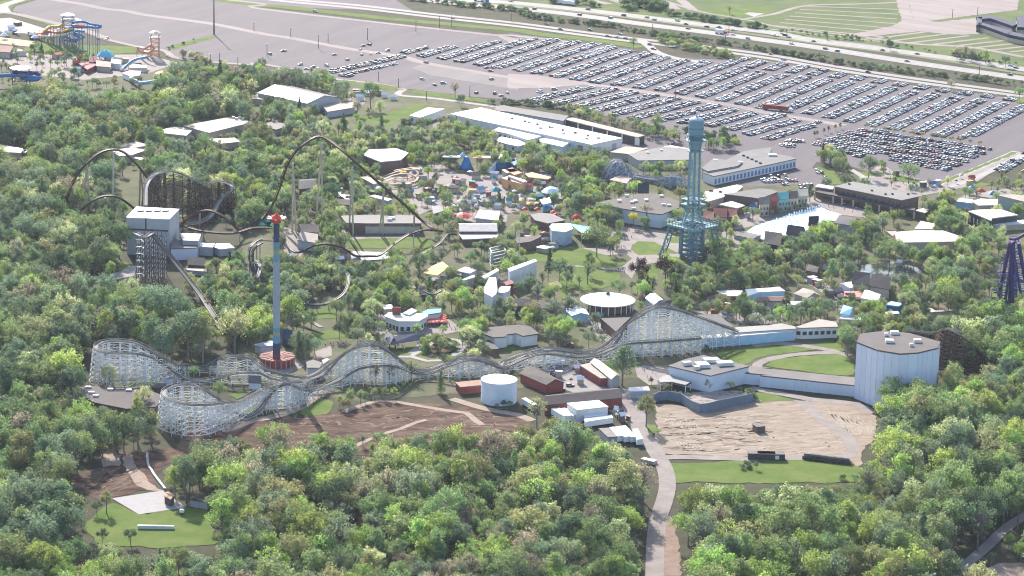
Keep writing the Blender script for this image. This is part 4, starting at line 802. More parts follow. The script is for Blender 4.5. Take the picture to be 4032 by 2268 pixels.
# --- dark roofed motel far right
e = thing('motel', 'low motel with navy roof around a court beyond the highway', 'building', G(*C(4, 2300, 240)))
for s in ("#4 2060,235 2065,165 2110,160 2110,220", "#4 2065,160 2200,145 2440,225 2400,245 2200,175 2110,180", "#4 2080,225 2110,215 2395,290 2360,325", "#4 2400,300 2512,330 2600,345 2600,375 2360,325", "#4 2440,155 2600,140 2600,260 2450,255 2460,200"):
    q = P2(s, 7); MB().prism(q, 0, 4).build('wall', tanwall, e); MB().prism(grow(q, 1), 4.05, 7).build('roof', M('navy_roof', (0.029, 0.034, 0.068), .7, .1), e); keep_box(q, 7)
# ================================================================== rides
def keep_path(path, w=6, drop=0.):
    w = 34 if drop == 1 else w+6
    q = [proj(*p) for p in path]; g = [proj(p[0], p[1], p[2]*drop) for p in path]
    for i in range(0, len(path)-4, 4):
        a, b = q[i], q[i+4]; c, d = g[i+4], g[i]
        keep([(a[0], a[1]-w), (b[0], b[1]-w), (c[0], c[1]+w), (d[0], d[1]+w)], min(path[i][1], path[i+4][1])+2)
def steel_track(e, path, m, gauge=1.3, r=.42, closed=False):
    MB().tube(path, r*1.35, 6).build('spine', m, e)
    for sd in (-1, 1):
        pr = [(sd*gauge/2-.16, .45), (sd*gauge/2+.16, .45), (sd*gauge/2+.16, .75), (sd*gauge/2-.16, .75)]
        MB().sweep(path, pr).build('rail', m, e)
def columns(e, path, m, step=24, r=.4, zmin=3, pair=True, spread=.1):
    acc = 0
    for i in range(1, len(path)-1):
        acc += math.dist(path[i], path[i-1])
        if acc < step: continue
        acc = 0; p = Vector(path[i]); 
        if p.z < zmin: continue
        d = Vector(path[i+1])-Vector(path[i-1]); n = Vector((d.y, -d.x, 0)); n = n.normalized() if n.length > 1e-4 else Vector((1, 0, 0))
        for sd in ((-1, 1) if pair and p.z > 14 else (0,)):
            MB().tube([(p.x+n.x*sd*p.z*spread, p.y+n.y*sd*p.z*spread, 0), (p.x, p.y, p.z-.3)], r, 6).build('support_column', m, e)
# ---------------------------------------------------------------- red-brown hyper coaster
e = thing('steel_coaster', 'red-brown steel coaster with tall tan pillars and high arched lift', 'roller coaster', G(1270, 924))
lift = smooth_path(P3("#6 1700,820,7 1600,750,9 1400,570,25 1200,400,41 1000,220,55 850,90,63 #2 710,1335,66.5 620,1303,67.5 540,1330,66 #6 400,90,58 310,240,44 240,450,25 170,610,12 60,735,4.5 #5 2330,850,3 2280,850,5 2200,770,12 2100,695,17 1980,652,19 1860,680,16 1770,745,9 1720,800,4"), 2.2)
steel_track(e, lift, brownsteel, 2.0, .55); keep_path(lift, 8, 1)
arch = smooth_path(P3("#5 560,650,3 640,530,14 720,340,30 830,200,41 950,105,47 1080,72,49 1180,100,47 1290,200,40 1390,330,30 1470,450,20 1540,600,8 1600,680,3"), 2.2)
steel_track(e, arch, brownsteel, 2.0, .55); keep_path(arch, 8, 1)
arch2 = smooth_path(P3("#5 740,700,3 785,640,10 880,560,16 1000,515,19 1130,530,18 1260,622,10 1320,690,4"), 2.2); steel_track(e, arch2, brownsteel, 2.0, .5); keep_path(arch2, 8, 1)
for s in ("#6 1800,850,6 1650,835,8 1500,870,9 1350,960,6 1200,1075,2.5 1100,1085,2 970,1085,3 880,1030,7 800,990,10 680,970,11.5 560,990,10 430,1050,5 350,1020,3 290,900,4 200,830,6 0,820,6 #5 2200,870,6 1900,845,5 1700,780,4",
          "#6 890,880,9 930,960,7 980,1040,3 1010,1080,2", "#6 1600,1065,2 1700,1010,4 1770,960,6 1840,880,7 1930,880,6", "#5 -60,1195,9 0,1210,9 200,1262,8 400,1320,6 560,1350,5", "#5 1065,800,9 1110,870,7 1180,975,3"):
    p = smooth_path(P3(s), 2.2); steel_track(e, p, brownsteel, 1.8, .45); columns(e, p, tansteel, 26, .35, 3, False)
for top, foots in (((6, 640, 5, 66), ((6, 590, 770), (6, 652, 810))), ((6, 370, 190, 52), ((6, 365, 850), (6, 402, 860))), ((6, 935, 225, 55), ((6, 905, 830), (6, 942, 890))), ((6, 1235, 440, 38), ((6, 1195, 880), (6, 1225, 885))), ((6, 1525, 690, 15), ((6, 1520, 850),)), ((5, 1080, 80, 48), ((5, 1075, 750), )), ((5, 830, 205, 40), ((5, 785, 600), (5, 850, 690))), ((5, 690, 420, 24), ((5, 685, 650),)), ((5, 1335, 260, 35), ((5, 1325, 600), (5, 1370, 590))), ((5, 1000, 520, 18), ((5, 995, 755), (5, 1020, 755))), ((5, 1900, 665, 17), ((5, 1897, 820),)), ((6, 160, 620, 11), ((6, 160, 720),)), ((5, 1475, 460, 18), ((5, 1480, 600),))):
    t = G(*C(*top[:3]), top[3])+(top[3]-.5,)
    for f in foots: MB().tube([G(*C(*f))+(0,), t], .62, 8).build('support_column', tansteel, e)
# ---------------------------------------------------------------- timber lattice
def timber(name, label, tracks, deck, post, rail, step=5., lev=3.6, w=.32, bat=.10, xbr=True, zoff=0., wide=2.6, kp=True, dense=2, every=1):
    e = thing(name, label, 'roller coaster', (tracks[0][0][0], tracks[0][0][1])); ledger = MB(); made = [0]
    for path in tracks:
        n = len(path)
        hw = wide/2
        MB().sweep(path, [(-hw, -.35), (hw, -.35), (hw, 0), (-hw, 0)]).build('track_bed', deck, e)
        for sd in (-1, 1):
            MB().sweep(path, [(sd*.72-.13, .02), (sd*.72+.13, .02), (sd*.72+.13, .25), (sd*.72-.13, .25)]).build('rail', rail, e)
            MB().sweep(path, [(sd*hw-.08, .7), (sd*hw+.08, .7), (sd*hw+.08, 1.0), (sd*hw-.08, 1.0)]).build('handrail', M('handrail_grey', (.20, .20, .20), .7), e)
        acc = step; prev = None; nb = 0
        for i in range(n):
            if i: acc += math.dist(path[i], path[i-1])
            if acc < step: continue
            acc = 0; p = Vector(path[i])
            if p.z < 1.2: prev = None; continue
            d = Vector(path[min(n-1, i+1)])-Vector(path[max(0, i-1)]); nn = Vector((d.y, -d.x, 0)).normalized()
            mb = MB(); rows = {}; nl = max(1, int(p.z/lev)); cols = [-hw, hw] if p.z < 9 else [-hw-.4, -hw/3, hw/3, hw+.4][:4 if dense > 1 else 2] if dense > 1 else [-hw, hw]
            foot = {}
            for c in cols:
                out = c*(1+0) + (1 if c > 0 else -1)*bat*p.z*(1 if abs(c) >= hw else .25)
                foot[c] = out; mb.beam((p.x+nn.x*c, p.y+nn.y*c, p.z-.3), (p.x+nn.x*out, p.y+nn.y*out, -.1), w)
            for l in range(nl):
                z = p.z*(l+.6)/nl*.98; t = 1-z/p.z; pts = []
                for c in (cols[0], cols[-1]):
                    o = c+(foot[c]-c)*t; pts.append(Vector((p.x+nn.x*o, p.y+nn.y*o, z)))
                mb.beam(pts[0], pts[1], w*.8); rows[l] = pts
                if xbr and l: mb.beam(rows[l-1][l % 2], pts[1-l % 2], w*.7)
            nb += 1
            if nb % every == 0 and made[0] < 290: mb.build('bent', post, e); made[0] += 1
            else: ledger.add(mb.v, mb.f)
            if prev is not None:
                for l in range(min(nl, len(prev))):
                    for s2 in (0, 1):
                        ledger.beam(prev[l][s2], rows[l][s2], w*.75)
                        if l and xbr: ledger.beam(prev[l-1][s2], rows[l][s2], w*.55)
            prev = rows
        if kp: keep_path(path, 8, .25)
    if ledger.v: ledger.build('ledger_bracing', post, e, kind='stuff')
    return e
twin = smooth_path(P3("#11 2170,440,8 2060,405,11 1900,345,16 1700,275,22.5 1560,225,26.5 1440,205,27.5 1330,232,26 1200,330,20 1100,430,13 1000,540,6.5 900,610,4 750,650,3.5 640,650,4.5 520,630,7 400,617,8.5 280,630,8 150,670,5.5 0,735,3 #10 2370,790,3 2250,745,6 2150,705,9 2050,690,10.5 1940,705,9 1820,765,5 1700,815,3 1600,828,3 1500,805,5 1400,740,10 1280,640,17 1180,575,21 1100,560,22 1000,585,20.5 900,640,16.5 780,730,10.5 680,810,6 600,860,4 520,890,3"), 2.5)
def offset(path, o):
    out = []
    for i, p in enumerate(path):
        a, b = path[max(0, i-1)], path[min(len(path)-1, i+1)]; d = Vector((b[0]-a[0], b[1]-a[1])); d.normalize()
        out.append((p[0]-d.y*o, p[1]+d.x*o, p[2]))
    return out
loopA = smooth_path([offset(twin, -2.6)[-1]] + P3("#10 440,885,3 250,850,5 100,800,7.5 #9 2400,712,10 2250,686,11.5 2120,695,11 2000,765,6 1900,800,4 1780,770,6 1680,770,9 1550,700,15 1400,610,19 1280,553,21 1100,535,21.5 980,548,21.5 908,590,21 950,632,20.5 1080,655,20 1250,655,19.5 1380,676,18 1480,716,15 1600,795,9 1700,860,5.5 1800,905,3.5 1900,915,3 2060,890,4.5 2200,852,7 2350,836,8 2480,846,7 #10 150,885,5 330,930,4 450,968,3 600,985,3 740,940,4 900,855,7 1000,803,9.5 1200,772,11.5 1380,795,9 1530,850,4 1700,838,4 1850,775,8 2050,716,11 2200,745,9 2350,805,4 #11 0,775,4 200,690,8 350,664,9.5 500,678,7 650,695,4.5 850,668,5 1000,610,8 1130,566,9 1500,540,9 1840,512,9"), 2.5)
loopB = smooth_path([offset(twin, 2.6)[-1]] + P3("#10 450,930,7 370,935,12 300,945,14 200,1000,11.5 120,1090,7 60,1180,3.5 0,1230,2 #9 2345,1262,1.6 2240,1215,3.5 2150,1150,9 2060,1075,14 1950,1000,17 1830,950,18 1680,958,18.5 1585,995,18.5 1555,1035,18.5 1600,1085,18.3 1720,1125,18 1850,1146,17.5 2000,1143,16 2140,1128,13 2280,1105,10.5 2400,1040,9.5 2512,985,10.5 #10 120,985,12.5 260,945,14.5 360,960,13 440,1000,9 560,1010,5 700,960,4"), 2.5)
woodc = timber('racing_coaster', 'white wooden twin-track racing coaster with two high turnarounds', [offset(twin, 2.6), offset(twin, -2.6), loopA, loopB], woodgrey, woodwhite, railm, 3.4, 2.7, .28, .13, every=2)
# lift hill body: more white lattice between the lift's legs and its base wall
# ---------------------------------------------------------------- brown timber coaster behind the grey box
br1 = smooth_path(P3("#5 1385,600,20 1390,430,27 1430,345,30 1500,295,32 1600,278,32.5 1700,295,31.5 1800,340,28 1900,390,23 1980,430,18"), 2.5)
br2 = smooth_path(P3("#5 1960,425,17 2010,385,20 2080,372,21 2160,385,21 2212,425,19.5 2190,465,17 2120,520,13 2075,585,9 2040,650,6 1990,715,4 1900,765,3 1780,782,3"), 2.5)
timber('timber_coaster', 'brown timber lattice coaster hill behind the tall grey box', [br1, br2], M('pale_deck', (.32, .31, .30), .7, .15), woodbrown, railm, 4.2, 3., .5, .12, kp=True)
# extra depth of lattice under the first hill
# ---------------------------------------------------------------- dark brown timber coaster right
br3 = smooth_path(P3("#12 1395,440,12 1500,455,12.5 1620,470,13 1700,462,15 1760,435,22 1830,435,24 1900,480,23 2000,560,18 2090,650,10 2180,720,5"), 2.2)
e2 = timber('timber_coaster', 'dark brown timber coaster drop among trees right of the octagon', [br3], brownroof, woodbrown, woodbrown, 3.0, 2.2, .6, .12, kp=True)
# ---------------------------------------------------------------- blue timber kiddie coaster
bl1 = smooth_path(P3("#7 930,340,3 960,260,9 1000,195,14 1060,180,15 1120,205,13 1180,290,5 1250,330,3 1440,350,4 1520,325,8 1580,320,9 1660,345,6 1700,390,3"), 2.2)
timber('timber_coaster', 'slate blue timber junior coaster hump between park trees', [bl1, offset(bl1, 6)], galv, M('slate_blue_timber', (.27, .32, .40), .7, .15), greymetal, 3., 2.4, .45, .1)
# tan tangled junior coaster
e = thing('steel_coaster', 'tan low tangled junior coaster in the childrens area', 'roller coaster', G(*C(6, 1400, 330)))
for s in ("#6 1220,330,3 1300,300,6 1400,270,8 1520,260,7 1560,300,5 1480,340,3 1350,340,4 1260,370,3", "#6 1240,350,5 1340,310,7 1460,300,7 1540,340,4 1440,380,3 1320,360,4", "#6 1330,270,6 1450,250,7 1560,240,6 1620,270,4", "#6 1250,400,3 1400,395,3 1530,370,4 1560,330,5"):
    p = smooth_path(P3(s), 2); MB().sweep(p, [(-.8, -.2), (.8, -.2), (.8, .2), (-.8, .2)]).build('track', M('tan_track', (.42, .29, .19), .7, .1), e); columns(e, p, M('tan_track', (0, 0, 0)), 8, .2, 1.5, False)
keep(Pp("#6 1220,250 1600,230 1620,380 1250,400"))
# ---------------------------------------------------------------- flying coaster lift before the grey box
e = thing('steel_coaster', 'dark steel lift hill on a grey lattice before the tall grey box', 'roller coaster', G(*C(5, 1430, 1330)))
z0 = Ht(*C(5, 1420, 1330), C(5, 1430, 870)[1])
lp = smooth_path(P3("#5 1290,870,%f 1330,895,%f 1390,905,%f 1430,880,%f 1440,868,%f 1560,1010,%f 1700,1190,%f 1900,1449,%f #9 2000,250,4 2130,450,1.2" % (z0-1, z0-.5, z0, z0, z0, z0*.76, z0*.5, z0*.2)), 2.5)
MB().sweep(lp, [(-1.3, -.4), (1.3, -.4), (1.3, .2), (-1.3, .2)]).build('lift_track', M('lift_grey', (.085, .085, .09), .7), e)
for sd in (-1, 1): MB().sweep(lp, [(sd*1.5-.15, .4), (sd*1.5+.15, .4), (sd*1.5+.15, .9), (sd*1.5-.15, .9)]).build('rail', darkmetal, e)
a = G(*C(5, 1300, 1330)); b = G(*C(5, 1550, 1330)); lat = MB(); nx, nz = 6, 9
for iy, dy in enumerate((0, 9, 18)):
    for ix in range(nx+1):
        t = ix/nx; x = a[0]+(b[0]-a[0])*t; y = a[1]+(b[1]-a[1])*t+dy; zt = z0-1-abs(t-.45)*6
        MB().beam((x, y, 0), (x, y, zt), .42).build('post', M('slate_steel', (.075, .08, .095), .7, .1), e)
        for iz in range(nz):
            z = zt*iz/nz; 
            if ix < nx: lat.beam((x, y, z), (x+(b[0]-a[0])/nx, y+(b[1]-a[1])/nx, z+zt/nz*((ix+iz) % 2)), .3)
            if iy < 2: lat.beam((x, y, z), (x, y+9, z), .25)
lat.build('bracing', M('slate_steel', (.17, .18, .21)), e, kind='stuff')
for k in range(6):
    z = z0*(.15+.14*k); c_ = (a[0]+2.5, a[1]-1.5)
    MB().sweep([(c_[0]+2.2*math.cos(t), c_[1]+2.2*math.sin(t), z+t*.35) for t in np.linspace(0, 5.5, 12)], [(-.4, -.15), (.4, -.15), (.4, .15), (-.4, .15)]).build('stair_flight', greymetal, e)
keep_path(lp[:int(len(lp)*.9)], 6, 1); keep([C(5, *q) for q in ((1280, 860), (1600, 880), (1600, 1350), (1280, 1360))])
# ---------------------------------------------------------------- dark tangled looping coaster
e = thing('steel_coaster', 'dark grey looping coaster tangle in the ravine left of the swing ride', 'roller coaster', G(*C(5, 2400, 1400)))
for s in ("#5 2490,925,22 2430,950,23 2385,1000,22 2370,1080,17 2385,1170,10 2410,1260,5", "#5 2500,960,21 2450,985,22 2400,1060,16 2410,1160,9 2430,1250,4", "#9 2130,200,6 2200,185,7 2300,205,6 2420,240,4 2512,245,4 #10 60,240,5 130,215,7", "#10 470,180,5 560,200,4 680,190,4 770,155,6 850,95,8 890,20,10 900,-60,11 880,-120,9", "#5 2440,1130,12 2470,1200,14 2450,1290,12 2400,1380,6 #9 2380,60,3", "#6 0,1150,12 50,1170,16 60,1260,12 40,1350,8 0,1380,5", "#6 80,1330,6 140,1280,9 200,1240,12", "#10 1610,60,6 1700,100,5 1780,60,7"):
    p = smooth_path(P3(s), 2); steel_track(e, p, M('charcoal_track', (.10, .10, .115), .5, .1), 1.6, .4); columns(e, p, M('charcoal_post', (.075, .08, .095), .6, .1), 7, .28, 2, False)
keep([C(5, *q) for q in ((2350, 950), (2470, 920), (2500, 1000), (2430, 1300), (2360, 1300))]); keep([C(10, *q) for q in ((470, 165), (880, 60), (900, 130), (560, 225))])
# small wooden walkway and log flume bits
e = tag(MB().sweep([G(*C(10, 430, 290), 5)+(5,), G(*C(10, 640, 410), 3)+(3,)], [(-1.4, -.3), (1.4, -.3), (1.4, .3), (-1.4, .3)]).build('walkway', woodgrey), 'sloping grey timber walkway on the lawn behind the swing ride', 'walkway')
keep([C(10, *q) for q in ((430, 280), (640, 400), (640, 420), (430, 310))])
# ---------------------------------------------------------------- purple coaster, right edge
e = thing('steel_coaster', 'purple and blue steel coaster pillars at the right edge', 'roller coaster', G(*C(12, 2380, 160)))
zt = Ht(*C(12, 2390, 160), C(8, 2410, 920)[1])
for tx, ty, bx, by, r in ((2400, 940, 2395, 165, 1.7), (2380, 960, 2270, 120, 1.1), (2460, 960, 2560, 150, 1.2), (2410, 930, 2440, 130, 1.1), (2420, 940, 2330, 170, .9), (2395, 950, 2500, 190, .9)):
    t = G(*C(8, tx, ty), zt); b = G(*C(12, bx, by)); MB().tube([b+(0,), t+(zt,)], r, 8).build('support_column', purple if bx != 2440 else bluep, e)
for k in range(5):
    z = zt*(.15+.16*k); c_ = G(*C(12, 2395, 165)); MB().beam((c_[0]-9*(1-z/zt), c_[1], z), (c_[0]+10*(1-z/zt), c_[1], z), .5).build('cross_brace', bluep, e)
p = smooth_path(P3("#8 2380,920,%f 2430,925,%f 2512,880,%f 2640,800,%f" % (zt, zt+.5, zt+4, zt+10)), 2.5); steel_track(e, p, purple, 2., .7)
pb_ = MB(); c_ = G(*C(12, 2395, 165))
for k in range(7):
    z = zt*k/7; z2 = zt*(k+1)/7; w1 = 13*(1-z/zt*.85); w2 = 13*(1-z2/zt*.85)
    for sy in (0, 7): pb_.beam((c_[0]-w1, c_[1]+sy, z), (c_[0]+w2, c_[1]+sy, z2), .45); pb_.beam((c_[0]+w1, c_[1]+sy, z), (c_[0]-w2, c_[1]+sy, z2), .45); pb_.beam((c_[0]-w2, c_[1]+sy, z2), (c_[0]+w2, c_[1]+sy, z2), .4)
    pb_.beam((c_[0]-w1, c_[1], z), (c_[0]-w2, c_[1]+7, z2), .4); pb_.beam((c_[0]+w1, c_[1], z), (c_[0]+w2, c_[1]+7, z2), .4)
pb_.build('lattice_bracing', M('violet_steel', (.10, .09, .26), .6), e, kind='stuff')
for s in ("#8 2512,1330,14 2440,1290,17 2380,1250,18 2330,1270,15 2300,1340,9 2290,1420,4", "#8 2600,1180,22 2500,1150,24 2420,1170,22 2380,1230,16"):
    p = smooth_path(P3(s), 2.2); steel_track(e, p, M('violet_steel', (0, 0, 0)), 1.8, .5); columns(e, p, bluep, 12, .4, 3, False)
keep([C(8, *q) for q in ((2230, 1200), (2370, 900), (2512, 900), (2512, 1449), (2250, 1449))]); keep([C(12, *q) for q in ((2240, 0), (2512, 0), (2512, 150), (2300, 150))])
# ---------------------------------------------------------------- swing tower
wb = G(1089, 1447); WH = 90.
e = thing('swing_tower', 'very tall slim grey-blue swing ride tower with red top', 'ride', wb)
navy = M('navy_paint', (.045, .055, .10), .5, .1); shaft = M('shaft_grey', (.26, .30, .35), .5, .06, .1)
rs = 1.62
for z0_, z1_, m_ in ((0, 8, M('deep_red', (.18, .035, .04), .6)), (8, 14.5, navy), (14.5, 19, M('sky_blue', (.12, .24, .34), .6)), (19, 21, M('yellow_band', (.26, .28, .16), .6)), (21, 23.5, M('sky_blue', (0, 0, 0))), (23.5, 62, shaft), (62, 66, M('sky_blue', (0, 0, 0))), (66, 69, M('yellow_band', (0, 0, 0))), (69, 73, M('sky_blue', (0, 0, 0))), (73, 84, navy)):
    r0 = rs+.55*(1-z0_/90); r1 = rs+.55*(1-z1_/90)
    MB().lathe(wb, [(r0, z0_), (r1, z1_-.02)], 8).build('shaft_section', m_, e)
MB().lathe(wb, [(2.6, 84), (2.6, 86.5)], 16).build('hub', redp, e)
for i in range(12):
    a = i*math.pi/6; MB().beam((wb[0]+2*math.cos(a), wb[1]+2*math.sin(a), 86), (wb[0]+5.6*math.cos(a), wb[1]+5.6*math.sin(a), 86.9), 1.3, .5).build('arm', white if i % 2 else M('bright_red', (.62, .08, .05), .5), e)
MB().lathe(wb, [(3, 86.6), (2, 88.0), (.5, 89.2), (.25, 91)], 12).build('cap', M('bright_red', (0, 0, 0)), e)
# ring deck at its foot
e = thing('ring_pavilion', 'round red-roofed ring building at the foot of the swing tower', 'pavilion', wb); ring = M('brick_red_roof', (.29, .11, .095), .8, .2, .4)
rw = math.dist(G(*C(10, 50, 680), 5), G(*C(10, 390, 680), 5))/2; rc = G(*C(10, 220, 685), 5.); n = 32; mb = MB()
def ringmesh(c, r0, r1, z0, z1, n=32, a0=0, a1=6.2832):
    mb = MB(); vs = []
    for i in range(n+1):
        t = a0+(a1-a0)*i/n
        for r, z in ((r0, z0), (r1, z0), (r1, z1), (r0, z1)): vs.append((c[0]+r*math.cos(t), c[1]+r*math.sin(t), z))
    return mb.add(vs, [(4*i+j, 4*i+(j+1) % 4, 4*i+4+(j+1) % 4, 4*i+4+j) for i in range(n) for j in range(4)])
ringmesh(rc, rw*.22, rw, 4.6, 5.2).build('roof', ring, e); ringmesh(rc, rw*.9, rw*.94, 0, 4.6).build('wall', redwall, e)
for i in range(16):
    t = i*math.pi/8; MB().beam((rc[0]+rw*.22*math.cos(t), rc[1]+rw*.22*math.sin(t), 5.35), (rc[0]+rw*math.cos(t), rc[1]+rw*math.sin(t), 5.3), .5, .4).build('roof_rib', M('rib_cream', (.4, .27, .22), .7), e)
for i in range(20):
    t = i*math.pi/10; MB().box((rc[0]+rw*.97*math.cos(t), rc[1]+rw*.97*math.sin(t), 2.3), (.5, .5, 4.6)).build('post', M('rib_cream', (.4, .27, .22)), e)
keep(hull([proj(rc[0]+rw*math.cos(t), rc[1]+rw*math.sin(t), 5) for t in np.linspace(0, 6.28, 14)])); keep([(1060, 820), (1140, 820), (1125, 1460), (1060, 1460)], wb[1])
# ---------------------------------------------------------------- lattice tower
eb = G(2722, 1010); EH = 95.6; e = thing('lattice_tower', 'tall teal lattice tower with splayed legs and domed lookout', 'tower', eb)
R45 = math.pi/4; dirs = [(-1, 0), (1, 0), (0, -1), (0, 1)]
PL = 21.5
prof = [(0, 21.), (7, 18.5), (14, 16.5), (20, 15.2)]
for dx, dy in dirs:     # splayed legs, each a slim lattice
    px_, py_ = -dy, dx; mb = MB(); q = [[(eb[0]+dx*r+px_*s, eb[1]+dy*r+py_*s, z) for s in (-2.2, 2.2)] + [(eb[0]+dx*(r-3.2), eb[1]+dy*(r-3.2), z)] for z, r in prof]
    for a, b in zip(q, q[1:]):
        for j in range(3): mb.beam(a[j], b[j], .7); mb.beam(a[j], b[(j+1) % 3], .35); mb.beam(b[j], b[(j+1) % 3], .4)
    mb.build('splayed_leg', eiffel, e)
def lattice(levels, w, name, m=eiffel, bw=.3, rot=0.):
    cs = [[(eb[0]+h*math.cos(rot+R45+k*math.pi/2)*1.414, eb[1]+h*math.sin(rot+R45+k*math.pi/2)*1.414, z) for k in range(4)] for z, h in levels]
    for k in range(4): MB().sweep([c[k] for c in cs], [(-w/2, -w/2), (w/2, -w/2), (w/2, w/2), (-w/2, w/2)]).build('corner_post', m, e)
    mb = MB()
    for a, b in zip(cs, cs[1:]):
        for k in range(4):
            mb.beam(b[k], b[(k+1) % 4], bw*1.3); mb.beam(a[k], b[(k+1) % 4], bw); mb.beam(a[(k+1) % 4], b[k], bw)
    mb.build(name, m, e, kind='stuff')
lattice([(z, 7.2-z*.02) for z in np.linspace(0, 21, 8)], 1.3, 'base_bracing', M('tower_base_teal', (.10, .19, .24), .6, .1), .42)
lattice([(z, h) for z, h in zip(np.linspace(22, 38, 6), (6.5, 5.4, 4.6, 4.1, 3.7, 3.5))], .9, 'lower_bracing', eiffel2, .3)
lattice([(z, 3.5-(z-38)*.012) for z in np.linspace(38, 76, 14)], .8, 'shaft_bracing', eiffel2, .24)
MB().box((eb[0], eb[1], 38), (1.5, 1.5, 76)).build('lift_shaft', M('lift_shaft_teal', (.16, .30, .36), .5, .1), e)
def plat(r, z, t, name='platform', n=4, rot=0., m=eiffel2):
    MB().prism([(eb[0]+r*math.cos(rot+k*2*math.pi/n), eb[1]+r*math.sin(rot+k*2*math.pi/n)) for k in range(n)], z, z+t).build(name, m, e)
for dx, dy in dirs:      # platform as four girder boxes with open centre
    pass
sq = [(eb[0]+17*dx, eb[1]+17*dy) for dx, dy in ((-1, 0), (0, -1), (1, 0), (0, 1))]; si = [(eb[0]+10*dx, eb[1]+10*dy) for dx, dy in ((-1, 0), (0, -1), (1, 0), (0, 1))]
for k in range(4): MB().prism([sq[k], sq[(k+1) % 4], si[(k+1) % 4], si[k]], 20.5, 21.6).build('platform', eiffel2, e)
rb = MB()
for k in range(4):
    for z in (23, 24.4): rb.beam(sq[k]+(z,), sq[(k+1) % 4]+(z,), .3)
    for j in range(9):
        t = j/9; x = sq[k][0]*(1-t)+sq[(k+1) % 4][0]*t; y = sq[k][1]*(1-t)+sq[(k+1) % 4][1]*t; rb.beam((x, y, 21.5), (x, y, 24.4), .3)
rb.build('platform_railing', eiffel, e, kind='stuff')
plat(8.4, 34.6, .8, rot=0.); plat(8.0, 38.2, .6, rot=0.)
b2 = MB()
for k in range(8):
    a = k*math.pi/4; b2.beam((eb[0]+4*math.cos(a), eb[1]+4*math.sin(a), 30), (eb[0]+7.8*math.cos(a), eb[1]+7.8*math.sin(a), 34.6), .5)
b2.build('bracket_arms', eiffel, e, kind='stuff')
plat(5.6, 70.5, .4, 'lower_gallery', 8); plat(7.4, 77.5, .4, 'gallery_deck', 16); plat(5.8, 81.3, .4, 'gallery_roof', 16)
MB().lathe(eb, [(3.4, 71.0), (4.2, 74), (4.7, 77.4)], 16).build('gallery_skirt', M('lookout_teal', (.15, .25, .30), .6, .08), e)
MB().lathe(eb, [(4.6, 78.0), (4.6, 81.2)], 16).build('lookout_room', M('lookout_teal2', (.07, .15, .19), .4, .1), e)
MB().lathe(eb, [(5.0, 81.9), (5.0, 90.2), (4.6, 91.2)], 16).build('upper_drum', M('lookout_teal', (0, 0, 0)), e)
MB().lathe(eb, [(5.25, 85.4), (5.25, 86.2)], 16).build('drum_band', eiffel, e); MB().lathe(eb, [(4.6, 91.2), (3.9, 92.0), (2.2, 92.8), (.7, 93.2), (.3, 95.6)], 16).build('dome', M('pale_dome', (.30, .40, .44), .5), e)
for k in range(16):
    a = k*math.pi/8; MB().beam((eb[0]+7.1*math.cos(a), eb[1]+7.1*math.sin(a), 77.8), (eb[0]+7.1*math.cos(a), eb[1]+7.1*math.sin(a), 79.6), .25).build('railing_post', eiffel, e)
keep([C(7, *q) for q in ((1640, 0), (1880, 0), (1880, 600), (1980, 740), (1980, 880), (1840, 900), (1830, 1080), (1640, 1080), (1640, 900), (1480, 850), (1490, 730), (1620, 600))], eb[1]); keep([C(3, *q) for q in ((1650, 1060), (1890, 1060), (1890, 1449), (1650, 1449))], eb[1])
# ---------------------------------------------------------------- water slides, upper left
def slide_tower(name, label, base, w, h, m, roofm, roofs, k):
    b = G(*C(k, *base)); e = thing(name, label, 'water slide', b); mb = MB()
    for sx in (-1, 1):
        for sy in (-1, 1): MB().beam((b[0]+sx*w, b[1]+sy*w, 0), (b[0]+sx*w, b[1]+sy*w, h), .7).build('post', m, e)
    for z in np.arange(3.5, h, 3.5):
        for i, (p, q) in enumerate((((-1, -1), (1, -1)), ((1, -1), (1, 1)), ((1, 1), (-1, 1)), ((-1, 1), (-1, -1)))):
            mb.beam((b[0]+p[0]*w, b[1]+p[1]*w, z), (b[0]+q[0]*w, b[1]+q[1]*w, z), .45); mb.beam((b[0]+p[0]*w, b[1]+p[1]*w, z-3.5), (b[0]+q[0]*w, b[1]+q[1]*w, z), .3)
    mb.build('stair_frame', m, e, kind='stuff'); MB().box((b[0], b[1], h-2.2), (2*w+2, 2*w+2, .4)).build('deck', greymetal, e)
    MB().lathe(b, [(w*1.6, h+1.5), (w*1.6, h+1.8), (w*.9, h+3), (.2, h+4)], 8).build('roof', roofm, e)
    for dx, z in roofs: MB().lathe((b[0]+dx, b[1]), [(w*1.3, z), (w*1.3, z+.3), (.2, z+2.2)], 8).build('lower_roof', roofm, e)
    return e, b
hw_ = Ht(*C(1, 640, 400), C(1, 640, 110)[1])
e, b = slide_tower('slide_tower', 'tall water slide tower with white umbrella roofs and blue flumes', (650, 420), 4.2, hw_-3, M('slate_post', (.16, .18, .25), .6), white, ((7, hw_*.78),), 1)
